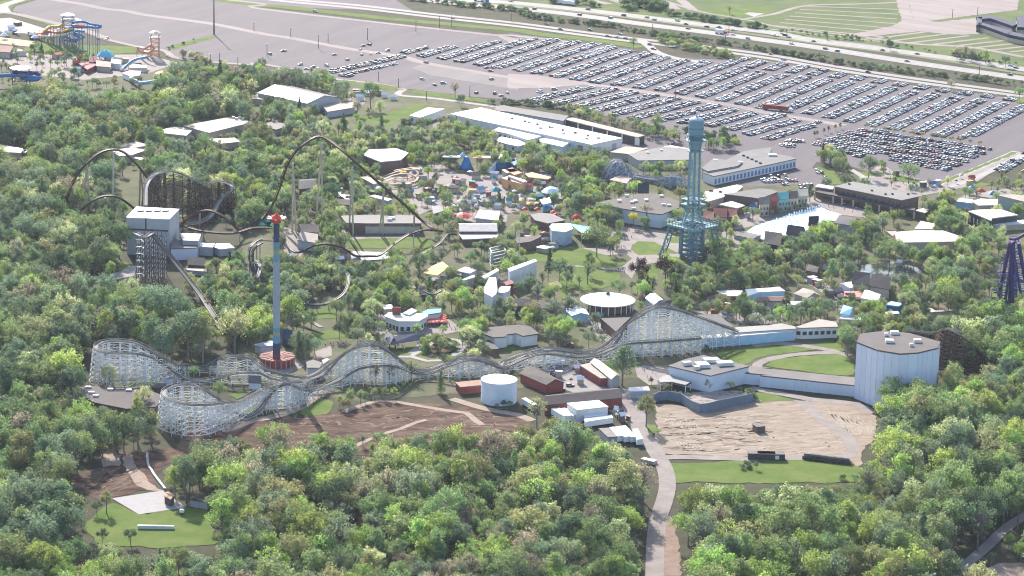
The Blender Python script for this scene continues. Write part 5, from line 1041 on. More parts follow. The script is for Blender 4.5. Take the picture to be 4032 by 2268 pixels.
for i, (s, m_) in enumerate((("#1 690,215,34 760,205,33 830,215,32 880,235,31 960,245,29 940,262,27 860,255,26 780,260,25 700,258,24 650,270,21", bluep), ("#1 680,240,30 740,255,27 820,252,27 900,262,25 960,258,24", M('mid_blue', (.08, .24, .46), .4)), ("#1 660,280,22 600,300,16 560,330,10 520,350,6 450,370,3", yellowp), ("#1 640,320,16 560,340,10 480,345,6 380,340,4 350,345,2", M('pale_flume', (.6, .58, .45), .4)), ("#1 680,240,29 750,250,28 820,248,27", redp), ("#1 700,330,14 760,360,10 700,390,6 620,380,4", bluep), ("#1 800,300,20 740,290,19 700,310,17 760,330,15 800,350,12 740,370,9 660,370,6", M('mid_blue', (.08, .24, .46), .4)), ("#1 600,230,24 560,250,20 500,250,17 460,270,13 420,300,8 380,330,4", yellowp), ("#1 610,290,16 540,310,12 470,300,9 400,320,6 340,320,3", redp), ("#1 700,280,18 640,300,15 600,330,11 640,360,8 700,360,6 720,400,3", M('slate_post', (.16, .18, .25))))):
    p = smooth_path(P3(s), 3); MB().tube(p, 1.05, 8).build('flume', m_, e, smooth=True)
    columns(e, p, M('slate_post', (0, 0, 0)), 9, .3, 4, False)
keep([C(1, *q) for q in ((280, 270), (580, 200), (590, 100), (700, 100), (980, 220), (980, 270), (960, 440), (640, 430), (300, 380))])
e, b = slide_tower('slide_tower', 'orange and white slide tower beside the car park fence', (1475, 545), 3.4, 20, M('salmon_post', (.55, .3, .22), .6), creamroof, (), 1)
for s, m_ in (("#1 1440,420,15 1380,460,11 1320,450,8 1300,470,6 1360,500,4 1420,490,3", M('orange_flume', (.6, .28, .2), .4)), ("#1 1430,430,12 1470,460,9 1420,500,6 1380,490,4", M('orange_flume', (0, 0, 0))), ("#1 1400,545,9 1300,560,8 1240,590,6 1180,650,2", M('mid_blue', (0, 0, 0))), ("#1 1310,560,6 1220,610,4 1150,665,1.5", white)):
    p = smooth_path(P3(s), 3); MB().tube(p, 1.05, 8).build('flume', m_, e, smooth=True); columns(e, p, M('salmon_post', (0, 0, 0)), 14, .25, 3, False)
keep([C(1, *q) for q in ((1140, 680), (1290, 430), (1440, 350), (1520, 350), (1520, 540), (1420, 600), (1240, 680))])
for i, (x, y) in enumerate(((60, 300), (40, 330), (330, 350), (560, 285), (470, 260))):
    canopy('shade_umbrella', 'white shade umbrella beside the tall slide tower', P2("#1 %d,%d" % (x, y), 4)[0], 7, 3.5, 2.5, white, 'umbrella', 8, 'white umbrellas in the water park')
gbld('bath_house', 'red tiled bath house in the water park', "#1 -40,490 90,500 160,445 0,440", 5, 3, tanwall, redroof)
bld('bath_house', 'white flat roofed changing block beside the red tiled one', "#1 60,492 180,465 215,480 120,505", 4, tanwall, whiteroof)
bld('bath_house', 'dull red flat roofed shop near the orange slides', "#1 745,600 860,590 930,610 830,660", 4.5, redwall, M('faded_red', (.34, .15, .14), .8))
gbld('bath_house', 'salmon roofed pavilion near the orange slides', "#1 920,630 1050,640 1050,600 920,580", 4.5, 2.5, tanwall, M('salmon_roof3', (.52, .27, .21), .7))
gbld('bath_house', 'maroon pointed roof hut in the water park', "#1 850,590 920,590 915,550 860,550", 5, 3, redwall, redroof)
canopy('canopy_ride', 'turquoise round splash canopy in the water park', P2("#1 1005,520", 5)[0], 16, 4, 6, M('aqua_canvas', (.12, .40, .52), .6, .1), 'canopy', 10, kp=True)
gbld('bath_house', 'white gabled marquee beside the turquoise canopy', "#1 1055,600 1140,610 1160,580 1080,570", 5, 2, white, white)
bld('bath_house', 'pale deck building below the blue flume', "#1 1230,640 1260,605 1400,620 1390,645", 4, M('cream_wall', (.55, .5, .42), .8), creamroof)
bld('bath_house', 'long pink roofed block with white eave in the water park', "#1 1165,695 1230,670 1340,675 1330,715 1250,730", 4.5, white, M('pink_roof', (.5, .3, .3), .7))
e, b = slide_tower('slide_tower', 'small slide stand with yellow pointed roof among trees', (1545, 830), 4, 10, brownwall, yellowp, (), 1)
for s in ("#1 1500,770,8 1430,780,6 1350,790,5 1290,770,4 1240,745,3",): MB().tube(smooth_path(P3(s), 3), 1.6, 8).build('flume', M('pale_blue_flume', (.25, .4, .55), .4), e)
e, b = slide_tower('slide_tower', 'purple and blue slide stand at the left edge of the water park', (200, 800), 6, 12, purple, galv, (), 1)
for s in ("#1 -40,720,9 80,715,9 200,720,8 330,735,7 390,745,6 300,760,5 200,740,5", "#1 120,690,11 230,695,10 340,695,9 380,720,7"): MB().tube(smooth_path(P3(s), 3), 1.7, 8).build('flume', purple if '120' in s else bluep, e)
keep([C(1, *q) for q in ((-40, 670), (400, 690), (400, 760), (0, 760))]); keep([C(1, *q) for q in ((1230, 730), (1600, 730), (1600, 790), (1400, 800), (1290, 790))])
keep(Pp("#1 -60,480 200,500 900,520 1400,520 1700,600 1300,740 1180,760 640,690 620,560 -60,560"))
# ---------------------------------------------------------------- lamp posts in the car park
hm = G(*C(1, 2036, 328)); e = thing('high_mast_lamp', 'very tall dark high-mast lamp in the empty car park', 'lamp post', hm)
MB().lathe(hm, [(.75, 0), (.45, 30), (.3, 46)], 8).build('mast', darkmetal, e); MB().lathe(hm, [(1.6, 45.6), (1.6, 46.4)], 10).build('lamp_ring', greymetal, e)
lamps = [(2, 124, 535, 420), (2, 612, 460, 330), (2, 1080, 380, 265), (2, 1540, 300, 195), (2, 1765, 265, 150), (2, 1880, 250, 140), (2, 1183, 770, 705), (2, 2052, 925, 815), (1, 1930, 590, 500), (1, 2002, 600, 515), (1, 2087, 610, 500), (1, 2262, 660, 540), (1, 2415, 290, 250), (3, 1375, 310, 250), (3, 2065, 430, 330), (3, 2100, 330, 275), (3, 30, 200, 150), (2, 1640, 955, 880), (2, 1850, 1305, 1095), (3, 1595, 935, 890), (4, 2085, 710, 665), (2, 350, 350, 305), (2, 705, 400, 360), (2, 1375, 830, 790), (4, 1830, 170, 120), (4, 2070, 145, 115)]
for k, x, yb, yt in lamps:
    b = G(*C(k, x, yb)); h = Ht(*C(k, x, yb), C(k, x, yt)[1]); h = max(8, min(h, 40))
    e = thing('lamp_post', 'slim grey lamp post standing in the open car park' if k < 3 and yb < 700 else 'slim grey lamp post along the drives and highway', 'lamp post', b, 'lamp posts in the car park' if k < 3 and yb < 700 else 'lamp posts along the drives')
    MB().lathe(b, [(.30, 0), (.2, h)], 6).build('pole', darkmetal, e); MB().box((b[0], b[1], h+.15), (3.2, .5, .35)).build('lamp_head', greymetal, e)
e = thing('flag_mast', 'tall pale flag mast beside the film set', 'mast', G(*C(7, 105, 1200))); q = G(*C(7, 105, 1200)); MB().lathe(q, [(.2, 0), (.12, 22)], 6).build('pole', galv, e); MB().lathe(q, [(.3, 22), (.3, 22.5)], 6).build('finial', galv, e)
# ================================================================== trees
def leafmat(name, c, tr=.3):
    m = bpy.data.materials.new(name); m.use_nodes = True; t = m.node_tree; L = t.links
    for n in list(t.nodes): t.nodes.remove(n)
    out = t.nodes.new('ShaderNodeOutputMaterial'); mix = t.nodes.new('ShaderNodeMixShader'); df = t.nodes.new('ShaderNodeBsdfDiffuse'); tl = t.nodes.new('ShaderNodeBsdfTranslucent')
    oi = t.nodes.new('ShaderNodeObjectInfo'); tc = t.nodes.new('ShaderNodeTexCoord'); nz = t.nodes.new('ShaderNodeTexNoise'); nz.inputs['Scale'].default_value = .45
    L.new(tc.outputs['Object'], nz.inputs['Vector'])
    hs = t.nodes.new('ShaderNodeHueSaturation'); hs.inputs['Color'].default_value = c + (1,)
    a = t.nodes.new('ShaderNodeMapRange'); a.inputs[3].default_value = .475; a.inputs[4].default_value = .525; L.new(oi.outputs['Random'], a.inputs[0]); L.new(a.outputs[0], hs.inputs['Hue'])
    b = t.nodes.new('ShaderNodeMapRange'); b.inputs[1].default_value = .3; b.inputs[2].default_value = .7; b.inputs[3].default_value = .72; b.inputs[4].default_value = 1.3; L.new(nz.outputs[0], b.inputs[0])
    r2 = t.nodes.new('ShaderNodeMath'); r2.operation = 'MULTIPLY_ADD'; r2.inputs[1].default_value = 7.31; r2.inputs[2].default_value = 0; L.new(oi.outputs['Random'], r2.inputs[0])
    fr = t.nodes.new('ShaderNodeMath'); fr.operation = 'FRACT'; L.new(r2.outputs[0], fr.inputs[0])
    v2 = t.nodes.new('ShaderNodeMapRange'); v2.inputs[3].default_value = .8; v2.inputs[4].default_value = 1.4; L.new(fr.outputs[0], v2.inputs[0])
    ml = t.nodes.new('ShaderNodeMath'); ml.operation = 'MULTIPLY'; L.new(b.outputs[0], ml.inputs[0]); L.new(v2.outputs[0], ml.inputs[1]); L.new(ml.outputs[0], hs.inputs['Value'])
    L.new(hs.outputs[0], df.inputs[0]); L.new(hs.outputs[0], tl.inputs[0]); mix.inputs[0].default_value = tr
    L.new(df.outputs[0], mix.inputs[1]); L.new(tl.outputs[0], mix.inputs[2]); L.new(mix.outputs[0], out.inputs[0])
    return m
LEAF = {'bright': leafmat('leaf_bright_green', (.29, .38, .11), .46), 'mid': leafmat('leaf_mid_green', (.215, .285, .12), .43), 'dark': leafmat('leaf_dark_green', (.115, .165, .09), .36),
        'blue': leafmat('leaf_blue_green', (.195, .255, .155), .43), 'olive': leafmat('leaf_olive', (.275, .285, .13), .43), 'tan': leafmat('leaf_budding_tan', (.32, .285, .19), .42),
        'pale': leafmat('leaf_pale_green', (.40, .435, .22), .48), 'copper': leafmat('leaf_copper', (.085, .06, .05), .2), 'gold': leafmat('leaf_gold', (.42, .36, .05), .4)}
WORDS = {'bright': 'bright green', 'mid': 'mid green', 'dark': 'dark green', 'blue': 'blue-green', 'olive': 'olive green', 'tan': 'tan budding', 'pale': 'pale green', 'copper': 'dark copper leaved', 'gold': 'golden yellow'}
barkm = M('bark', (.20, .17, .145), .9, .2, .6)
def leaf_mesh(name, centres, radii, per, size, rng, mat, up=.25, shell=.55):
    V = []; n = 0
    for c, r in zip(centres, radii):
        d = rng.normal(size=(per, 3)); d[:, 2] = d[:, 2]*.9+up; d /= np.linalg.norm(d, axis=1)[:, None]
        p = c + d*(r*(shell+(1.15-shell)*rng.random((per, 1))))
        nrm = d + rng.normal(size=(per, 3))*.55; nrm /= np.linalg.norm(nrm, axis=1)[:, None]
        a = np.cross(nrm, rng.normal(size=(per, 3))); a /= np.linalg.norm(a, axis=1)[:, None]; b = np.cross(nrm, a)
        s = size*(.65+.7*rng.random((per, 1))); w = s*(.55+.3*rng.random((per, 1)))
        V.append(np.stack([p-a*s*.5, p-b*w*.5, p+a*s*.5, p+b*w*.5], 1).reshape(-1, 3)); n += per
    V = np.concatenate(V); me = bpy.data.meshes.new(name)
    me.vertices.add(4*n); me.vertices.foreach_set('co', V.ravel()); me.loops.add(4*n); me.loops.foreach_set('vertex_index', np.arange(4*n, dtype=np.int32))
    me.polygons.add(n); me.polygons.foreach_set('loop_start', np.arange(0, 4*n, 4, dtype=np.int32)); me.polygons.foreach_set('loop_total', np.full(n, 4, dtype=np.int32))
    me.materials.append(mat); me.update(calc_edges=True)
    return me
def trunk_mesh(name, h, r, limbs, rng):
    mb = MB(); mb.sweep([(0, 0, -.4), (.1, .05, h*.3), (.05, .1, h*.75)], [(r*math.cos(a), r*math.sin(a)) for a in np.linspace(0, 2*math.pi, 7)[:-1]])
    mb.v[-6:] = [(x*.3, y*.3, z) for x, y, z in mb.v[-6:]]
    for c in limbs:
        z = c[2]*.55+h*.08; mid = (c[0]*.45, c[1]*.45, z+(c[2]-z)*.6)
        mb.beam((c[0]*.05, c[1]*.05, z), mid, r*.7); mb.beam(mid, tuple(c), r*.35)
    me = bpy.data.meshes.new(name); me.from_pydata(mb.v, [], mb.f); me.materials.append(barkm); me.update(); return me
SHAPES = {}                      # name -> (centres, radii, leaves per lobe, leaf size, trunk height)
def ell_lobes(h, rx, rz, cz, n, lr, rng):
    cs = []; rs = []
    for i in range(n):
        d = rng.normal(size=3); d /= np.linalg.norm(d); d[2] = abs(d[2])*1.1-.35 if i % 5 else d[2]
        k = .5+.5*rng.random()**.6; cs.append(np.array([d[0]*rx*k, d[1]*rx*k, cz+d[2]*rz*k])); rs.append(lr*(.75+.5*rng.random()))
    cs.append(np.array([0, 0, cz])); rs.append(min(rx, rz)*.6)
    return cs, rs
H0 = 16.
def make_shape(key, rng):
    if key[:5] == 'round': c, r = ell_lobes(H0, 5.6, 5.4, 9.8, 36, 1.5, rng); return c, r, 58, .56, 12
    if key[:4] == 'oval': c, r = ell_lobes(H0, 3.7, 6.6, 9.2, 34, 1.3, rng); return c, r, 52, .54, 13
    if key[:5] == 'broad': c, r = ell_lobes(H0, 7.0, 4.8, 10.4, 44, 1.5, rng); return c, r, 56, .56, 11
    if key[:6] == 'sparse': c, r = ell_lobes(H0, 4.6, 5.8, 9.6, 36, 1.25, rng); return c, r, 24, .46, 14
    if key[:7] == 'conifer':
        c = []; r = []
        for z in np.linspace(1.5, 15.2, 12):
            R = 3.4*(1-z/16.2)+.25
            for k in range(5 if z < 11 else 3): a = rng.random()*6.28; c.append(np.array([R*.6*math.cos(a), R*.6*math.sin(a), z])); r.append(R*.5+.25)
        return c, r, 44, .6, 14
    if key[:5] == 'shrub': c, r = ell_lobes(H0, 7.5, 5.5, 6.5, 16, 3.2, rng); return c, r, 42, 1.5, 6
CROWN = {}; TRUNK = {}
def crown(shape, col):
    if (shape, col) not in CROWN:
        rng = np.random.default_rng(sum(ord(ch)*(i+3) for i, ch in enumerate(shape)))
        if shape not in SHAPES: SHAPES[shape] = make_shape(shape, rng)
        c, r, per, size, th = SHAPES[shape]
        CROWN[shape, col] = leaf_mesh('crown_%s_%s' % (shape, col), c, r, per, size, rng, LEAF[col], shell=.4 if shape[:6] != 'sparse' else .2)
        if shape not in TRUNK:
            TRUNK[shape] = trunk_mesh('trunk_'+shape, th, .30, [c[i] for i in range(0, len(c), 3 if shape[:6] != 'sparse' else 1)] if shape[:7] != 'conifer' else [], rng)
    return CROWN[shape, col], TRUNK[shape]
TREES = []                       # x, y, height, shape, colour, region, solo
def pick(d):
    t = random.random()*sum(d.values())
    for k, v in d.items():
        t -= v
        if t <= 0: return k
    return k
from mathutils import noise as mnoise
WOODS = []
def wood(region, s, step, hr, pal, shp, check=True, zc=8., jitter=.62, thin=0.):
    if 'wood ' in region+' ' and 'undergrowth' not in region: WOODS.append((s, step))
    poly = Pp(s); w = [G(p[0], p[1], zc) for p in poly]
    x0, x1 = min(p[0] for p in w), max(p[0] for p in w); y0, y1 = min(p[1] for p in w), max(p[1] for p in w)
    ny = int((y1-y0)/step)+1; nx = int((x1-x0)/step)+1
    for j in range(ny):
        for i in range(nx):
            x = x0+(i+.5*(j % 2)+random.uniform(-jitter, jitter))*step; y = y0+(j+random.uniform(-jitter, jitter))*step
            if not inpoly(x, y, w) or random.random() < thin: continue
            h = random.uniform(*hr)*(1+.25*mnoise.noise((x*.02, y*.02, 3)))
            if check and any(kept(*proj(x+dx*h*.26, y, h*f), y) for f, dx in (((.06, 0), (.5, 0), (.5, 1), (.5, -1), (.9, 0)) if region != 'park trees' else ((.06, 0), (.5, 0), (.75, 0)))): continue
            if any(inpoly(x, y, f) for f in FOOT): continue
            p = dict(pal)
            for k in p: p[k] *= math.exp(1.6*mnoise.noise((x*.02, y*.02, 7.3*(1+list(pal).index(k)))))
            c = pick(p); sh = pick(shp)
            if h > 12 and random.random() < .025: sh = 'conifer'; c = random.choice(('dark', 'blue', 'mid'))
            if c in ('tan',) and random.random() < .7: sh = 'sparse'
            TREES.append((x, y, h, sh+str(random.randrange(3)), c, region, False))
WP = {'bright': .24, 'mid': .34, 'dark': .10, 'olive': .11, 'tan': .08, 'blue': .16, 'pale': .05}
LP = {'mid': .34, 'blue': .28, 'dark': .14, 'bright': .10, 'olive': .09, 'tan': .05, 'pale': .07}
RP = {'mid': .34, 'dark': .16, 'bright': .2, 'blue': .14, 'pale': .10, 'olive': .08}
PP = {'mid': .34, 'blue': .2, 'bright': .16, 'dark': .14, 'olive': .12, 'pale': .08}
SH = {'round': .30, 'oval': .34, 'broad': .14, 'sparse': .22}
wood('foreground wood below the dark dirt', "#0 395,1190 520,1150 640,1140 700,1090 780,1070 900,1085 1000,1070 1100,1060 1190,1085 1250,1090 1330,1080 1450,1090 1560,1120 1600,1180 1640,1260 1650,1330 1610,1400 1630,1600 -90,1600 -90,1330 150,1360 260,1400 530,1400 560,1290", 10.2, (14, 27), WP, SH)
wood('left wood around the clearing', "#0 -90,960 100,930 200,960 200,1010 400,1010 420,1060 390,1110 250,1130 170,1180 150,1240 240,1320 -90,1480", 10.6, (16, 28), LP, SH)
wood('left wood behind the white coaster', "#0 -90,740 60,690 180,730 350,720 560,760 600,790 600,870 480,900 250,850 200,900 190,970 -90,980", 10.6, (16, 28), LP, SH)
wood('left wood beside the tall grey box', "#0 -90,240 60,245 180,232 330,560 290,640 310,690 180,700 -90,720", 10.2, (14, 26), LP, SH)
wood('upper left wood below the car park', "#0 150,240 350,242 440,185 560,180 720,200 850,215 900,240 700,330 640,400 700,460 640,560 520,560 470,520 350,420 180,400", 10., (13, 23), LP, SH)
wood('wood under the high lift arch', "#0 640,360 800,350 930,380 980,470 900,560 820,560 760,470 690,560 600,560 560,470", 8.5, (10, 15), LP, SH, thin=.15)
wood('wood in the ravine behind the swing ride', "#0 480,680 600,640 720,660 900,690 1000,690 1060,760 930,780 880,760 760,760 640,850 590,840 560,760 470,730", 8., (11, 16), LP, SH, thin=.1)
wood('wood right of the gravel road', "#0 1720,1190 1760,1180 2100,1190 2230,1140 2240,1070 2290,1010 2380,990 2360,880 2420,830 2660,790 2660,1600 1740,1600 1700,1440 1720,1340", 11.2, (17, 30), RP, SH)
wood('wood at the right edge', "#0 2150,830 2150,800 2300,790 2440,800 2660,740 2660,850 2420,850", 8., (10, 15), RP, SH)
for i_, (s_, st_) in enumerate(WOODS):
    wood('undergrowth', s_, st_*.8, (5, 10.5), {'mid': .3, 'bright': .25, 'olive': .2, 'pale': .1, 'blue': .15}, {'round': .5, 'broad': .2, 'sparse': .3}, zc=3.5, thin=.15)
wood('bushes around the oval garden and white tank', "#10 720,1000 1000,880 1500,900 1800,980 1850,1060 1600,1050 1200,1060 760,1150", 6.5, (6, 11), {'mid': .4, 'olive': .3, 'bright': .2, 'tan': .1}, SH)
wood('bushes beside the white tank', "#10 2200,1100 2500,1090 2512,1140 2220,1150", 6., (4, 6), {'dark': .7, 'mid': .3}, {'round': 1}, check=False, zc=3)
pk = 'park trees'
for s in ("#6 1450,560 1600,500 1800,420 1900,380 2250,560 2200,640 2050,620 1950,560 1700,600", "#10 1150,280 1240,330 1300,420 1700,440 1850,360 2000,440 1700,490 1480,480 1240,520 1160,430", "#8 560,500 640,520 1030,650 950,700 600,620", "#7 1080,870 1200,830 1500,860 1700,960 1400,1050 1230,1170 1180,1290 1060,1230 850,1210 1100,1180 1160,1050 1060,1000", "#8 360,1210 460,1220 660,1400 #12 840,170 780,230 650,110 480,10", "#11 560,200 880,300 960,470 940,540 880,530 780,420 640,320", "#11 1230,780 1500,810 1480,940 1340,940", "#8 1150,200 1300,300 1700,390 2000,300 2440,90 2440,200 1850,440 1500,500 1200,400 1000,330", "#7 1880,350 2512,250 #8 500,300 640,400 0,440 #7 2100,420", "#10 580,600 740,580 740,700 600,720", "#6 280,860 400,880 470,1040 420,1100 300,1080", "#7 0,330 450,420 500,560 430,650 200,640 0,650", "#6 1900,330 2500,300 2500,760 2350,760 2200,700 2000,560"): keep(Pp(s))
wood(pk, "#0 640,330 760,300 930,300 1110,300 1250,340 1560,400 1640,430 1720,480 1900,500 2050,470 2100,450 2330,480 2640,480 2640,770 2420,790 2160,790 2100,830 1900,790 1700,780 1560,760 1480,860 1260,870 1180,910 900,860 760,880 620,860 640,780 700,640 640,560 600,430", 9.6, (7.5, 15), PP, SH, zc=6, thin=.3)
for s, step, hr in (("#7 80,130 500,120 620,250 500,300 130,250", 8, (10, 14)), ("#7 550,60 800,60 980,180 1000,290 860,330 650,280", 8, (10, 14)), ("#7 520,400 700,330 880,380 1180,400 1200,480 900,520 850,600 640,600 530,520", 8, (10, 14)), ("#7 1200,200 1420,140 1500,240 1440,400 1250,380", 8, (10, 15)), ("#7 1430,180 1680,170 1680,300 1480,290", 8, (9, 13)),
                   ("#7 700,660 1000,640 1120,660 1100,740 760,740", 8, (10, 13)), ("#7 1840,1000 2100,1000 2512,960 2512,1380 1900,1449 1700,1300 1850,1200", 9, (11, 16)), ("#8 0,980 300,900 480,860 800,840 830,960 1000,1000 800,1130 600,1150 330,1200 100,1300 0,1280", 9, (11, 16)), ("#8 850,850 1000,760 1180,760 1190,860 1000,930", 8, (11, 15)),
                   ("#8 1060,950 1300,950 1500,1000 1900,960 2000,900 2200,950 2200,1100 2230,1200 2000,1300 1700,1420 1550,1250 1300,1130 1100,1000", 9, (11, 16)), ("#8 1600,560 1850,560 1900,650 2000,800 1950,880 1700,830 1650,650", 8, (10, 14)), ("#8 2000,850 2100,780 2600,800 2600,920 2300,900", 9, (11, 15)), ("#8 560,60 640,30 850,180 900,320 830,290 560,190", 8, (10, 14)), ("#8 940,170 1140,170 1160,280 960,280", 9, (10, 13)), ("#8 1320,230 1580,300 1580,370 1350,350", 9, (9, 13)), ("#8 1850,330 2100,300 2512,360 2512,470 2250,460 1950,400", 9, (6, 10)),
                   ("#6 -100,300 60,300 350,250 360,560 230,560 -100,520", 9, (11, 15)), ("#6 640,420 900,460 930,540 660,560", 9, (8, 12)), ("#6 930,420 1230,430 1230,600 950,560", 9, (8, 12)), ("#6 1700,440 1930,450 1920,600 1750,600", 9, (9, 13)), ("#6 1480,100 1950,60 1980,180 1780,220", 9, (9, 13)), ("#6 2000,380 2150,380 2150,480 2000,480", 8, (10, 12)), ("#6 1240,1100 1420,1120 1430,1420 1250,1400", 9, (11, 16)), ("#6 1320,990 1720,1010 1700,1130 1350,1130", 9, (9, 12)), ("#6 2080,950 2480,900 2480,1020 2120,1040", 9, (9, 13)), ("#6 620,780 860,800 880,880 660,900", 8, (9, 12)), ("#6 300,1130 800,1150 1200,1200 1200,1449 300,1449", 9.5, (9, 14)),
                   ("#10 1000,310 1140,330 1140,420 1000,420", 7, (12, 15)), ("#10 600,350 980,320 980,420 640,440", 8, (8, 11)), ("#10 1860,20 2090,60 2080,200 1900,200", 8, (10, 14)), ("#10 2060,240 2330,250 2330,320 2070,330", 8, (8, 11)), ("#10 2060,350 2240,330 2240,480 2070,460", 8, (8, 12)), ("#10 1820,420 2050,440 2050,500 1850,490", 8, (8, 10)), ("#10 2080,540 2200,540 2180,660 2090,660", 7, (8, 11)), ("#10 270,560 600,480 560,640 300,620", 7, (8, 12)),
                   ("#11 320,330 680,320 690,470 330,480", 7, (11, 15)), ("#11 190,270 350,240 350,390 210,390", 7, (10, 13)), ("#11 1900,150 2280,150 2280,290 1940,290", 8, (9, 12)), ("#11 1550,90 1740,80 1740,190 1580,190", 8, (10, 13)), ("#11 1350,660 1900,560 2030,640 1800,700 1400,740", 7, (7, 10)), ("#11 1340,980 1700,960 1750,1010 1400,1060", 6, (5, 8)), ("#11 2050,920 2330,900 2330,1060 2240,1060", 6, (6, 9)),
                   ("#12 220,200 560,180 690,200 680,310 250,320", 8, (9, 13)), ("#12 950,150 1200,200 1230,340 980,350", 8, (9, 13)), ("#12 1350,120 1560,130 1560,400 1400,390", 8, (10, 14)), ("#12 1560,100 2000,20 2000,260 1700,330", 9, (11, 16)), ("#12 770,470 920,470 920,610 790,610", 6, (11, 14)), ("#12 220,780 850,760 890,850 300,840", 5, (3, 6)), ("#12 -200,180 0,200 20,310 -200,300", 8, (8, 11)),
                   ("#2 0,620 130,620 140,780 0,800", 8, (12, 15)), ("#2 150,690 720,710 760,810 200,790", 8, (9, 13)), ("#1 2290,640 2512,620 2512,800 2300,790", 7, (10, 13)), ("#2 60,960 360,980 360,1090 80,1090", 8, (10, 14)), ("#2 320,1150 440,1150 420,1330 330,1330", 8, (12, 15)), ("#2 950,1050 1350,1080 1320,1200 960,1180", 9, (7, 10)), ("#2 900,1260 1560,1260 1560,1400 930,1400", 9, (9, 13)), ("#2 1700,1290 2270,1280 2300,1440 1720,1440", 9, (9, 13)), ("#2 1850,1190 2040,1190 2040,1280 1900,1280", 8, (9, 11)), ("#3 150,1370 330,1350 500,1430 170,1449", 8, (8, 11)),
                   ("#3 560,1010 980,1100 1400,1200 1650,1270 1640,1330 1300,1290 900,1170 560,1080", 7, (7, 10)), ("#3 1860,1310 2100,1290 2200,1380 1900,1390", 7, (8, 11)), ("#5 1100,1180 1170,1150 1160,1210 1110,1210", 7, (7, 9))):
    q = Pp(s); wood(pk, s, step, hr, PP, SH, zc=hr[0]*.5, thin=.08)
for s in ("#6 1450,560 1600,500 1800,420 1900,380 2250,560 2400,600 2400,740 2100,740 1700,640", "#7 0,330 450,420 500,560 430,650 200,640 0,650", "#6 1200,400 1500,420 1480,560 1250,540", "#10 1150,280 1300,420 1700,440 1850,360 2000,440 1700,490 1240,520", "#8 1150,200 1700,390 2000,300 1850,440 1500,500 1200,400", "#8 360,1210 660,1400 #12 840,170 780,230 480,10", "#11 560,200 880,300 960,470 880,530 640,320", "#11 1750,230 2512,230 2512,380 2100,360", "#12 0,200 220,240 220,360 0,370", "#1 0,540 600,560 700,680 900,740 1400,720 1500,800 800,800 0,760", "#1 700,540 1000,560 900,640 650,620", "#1 60,420 330,430 600,480 560,560 0,540"):
    wood('park plazas', s, 9., (5, 10), PP, SH, check=False, zc=4, thin=.45)
solo = []
def T(k, x, y, h, sh, col, lab=None): 
    g = G(*C(k, x, y), h*.55); TREES.append((g[0], g[1], h, sh, col, lab or 'solo', True))
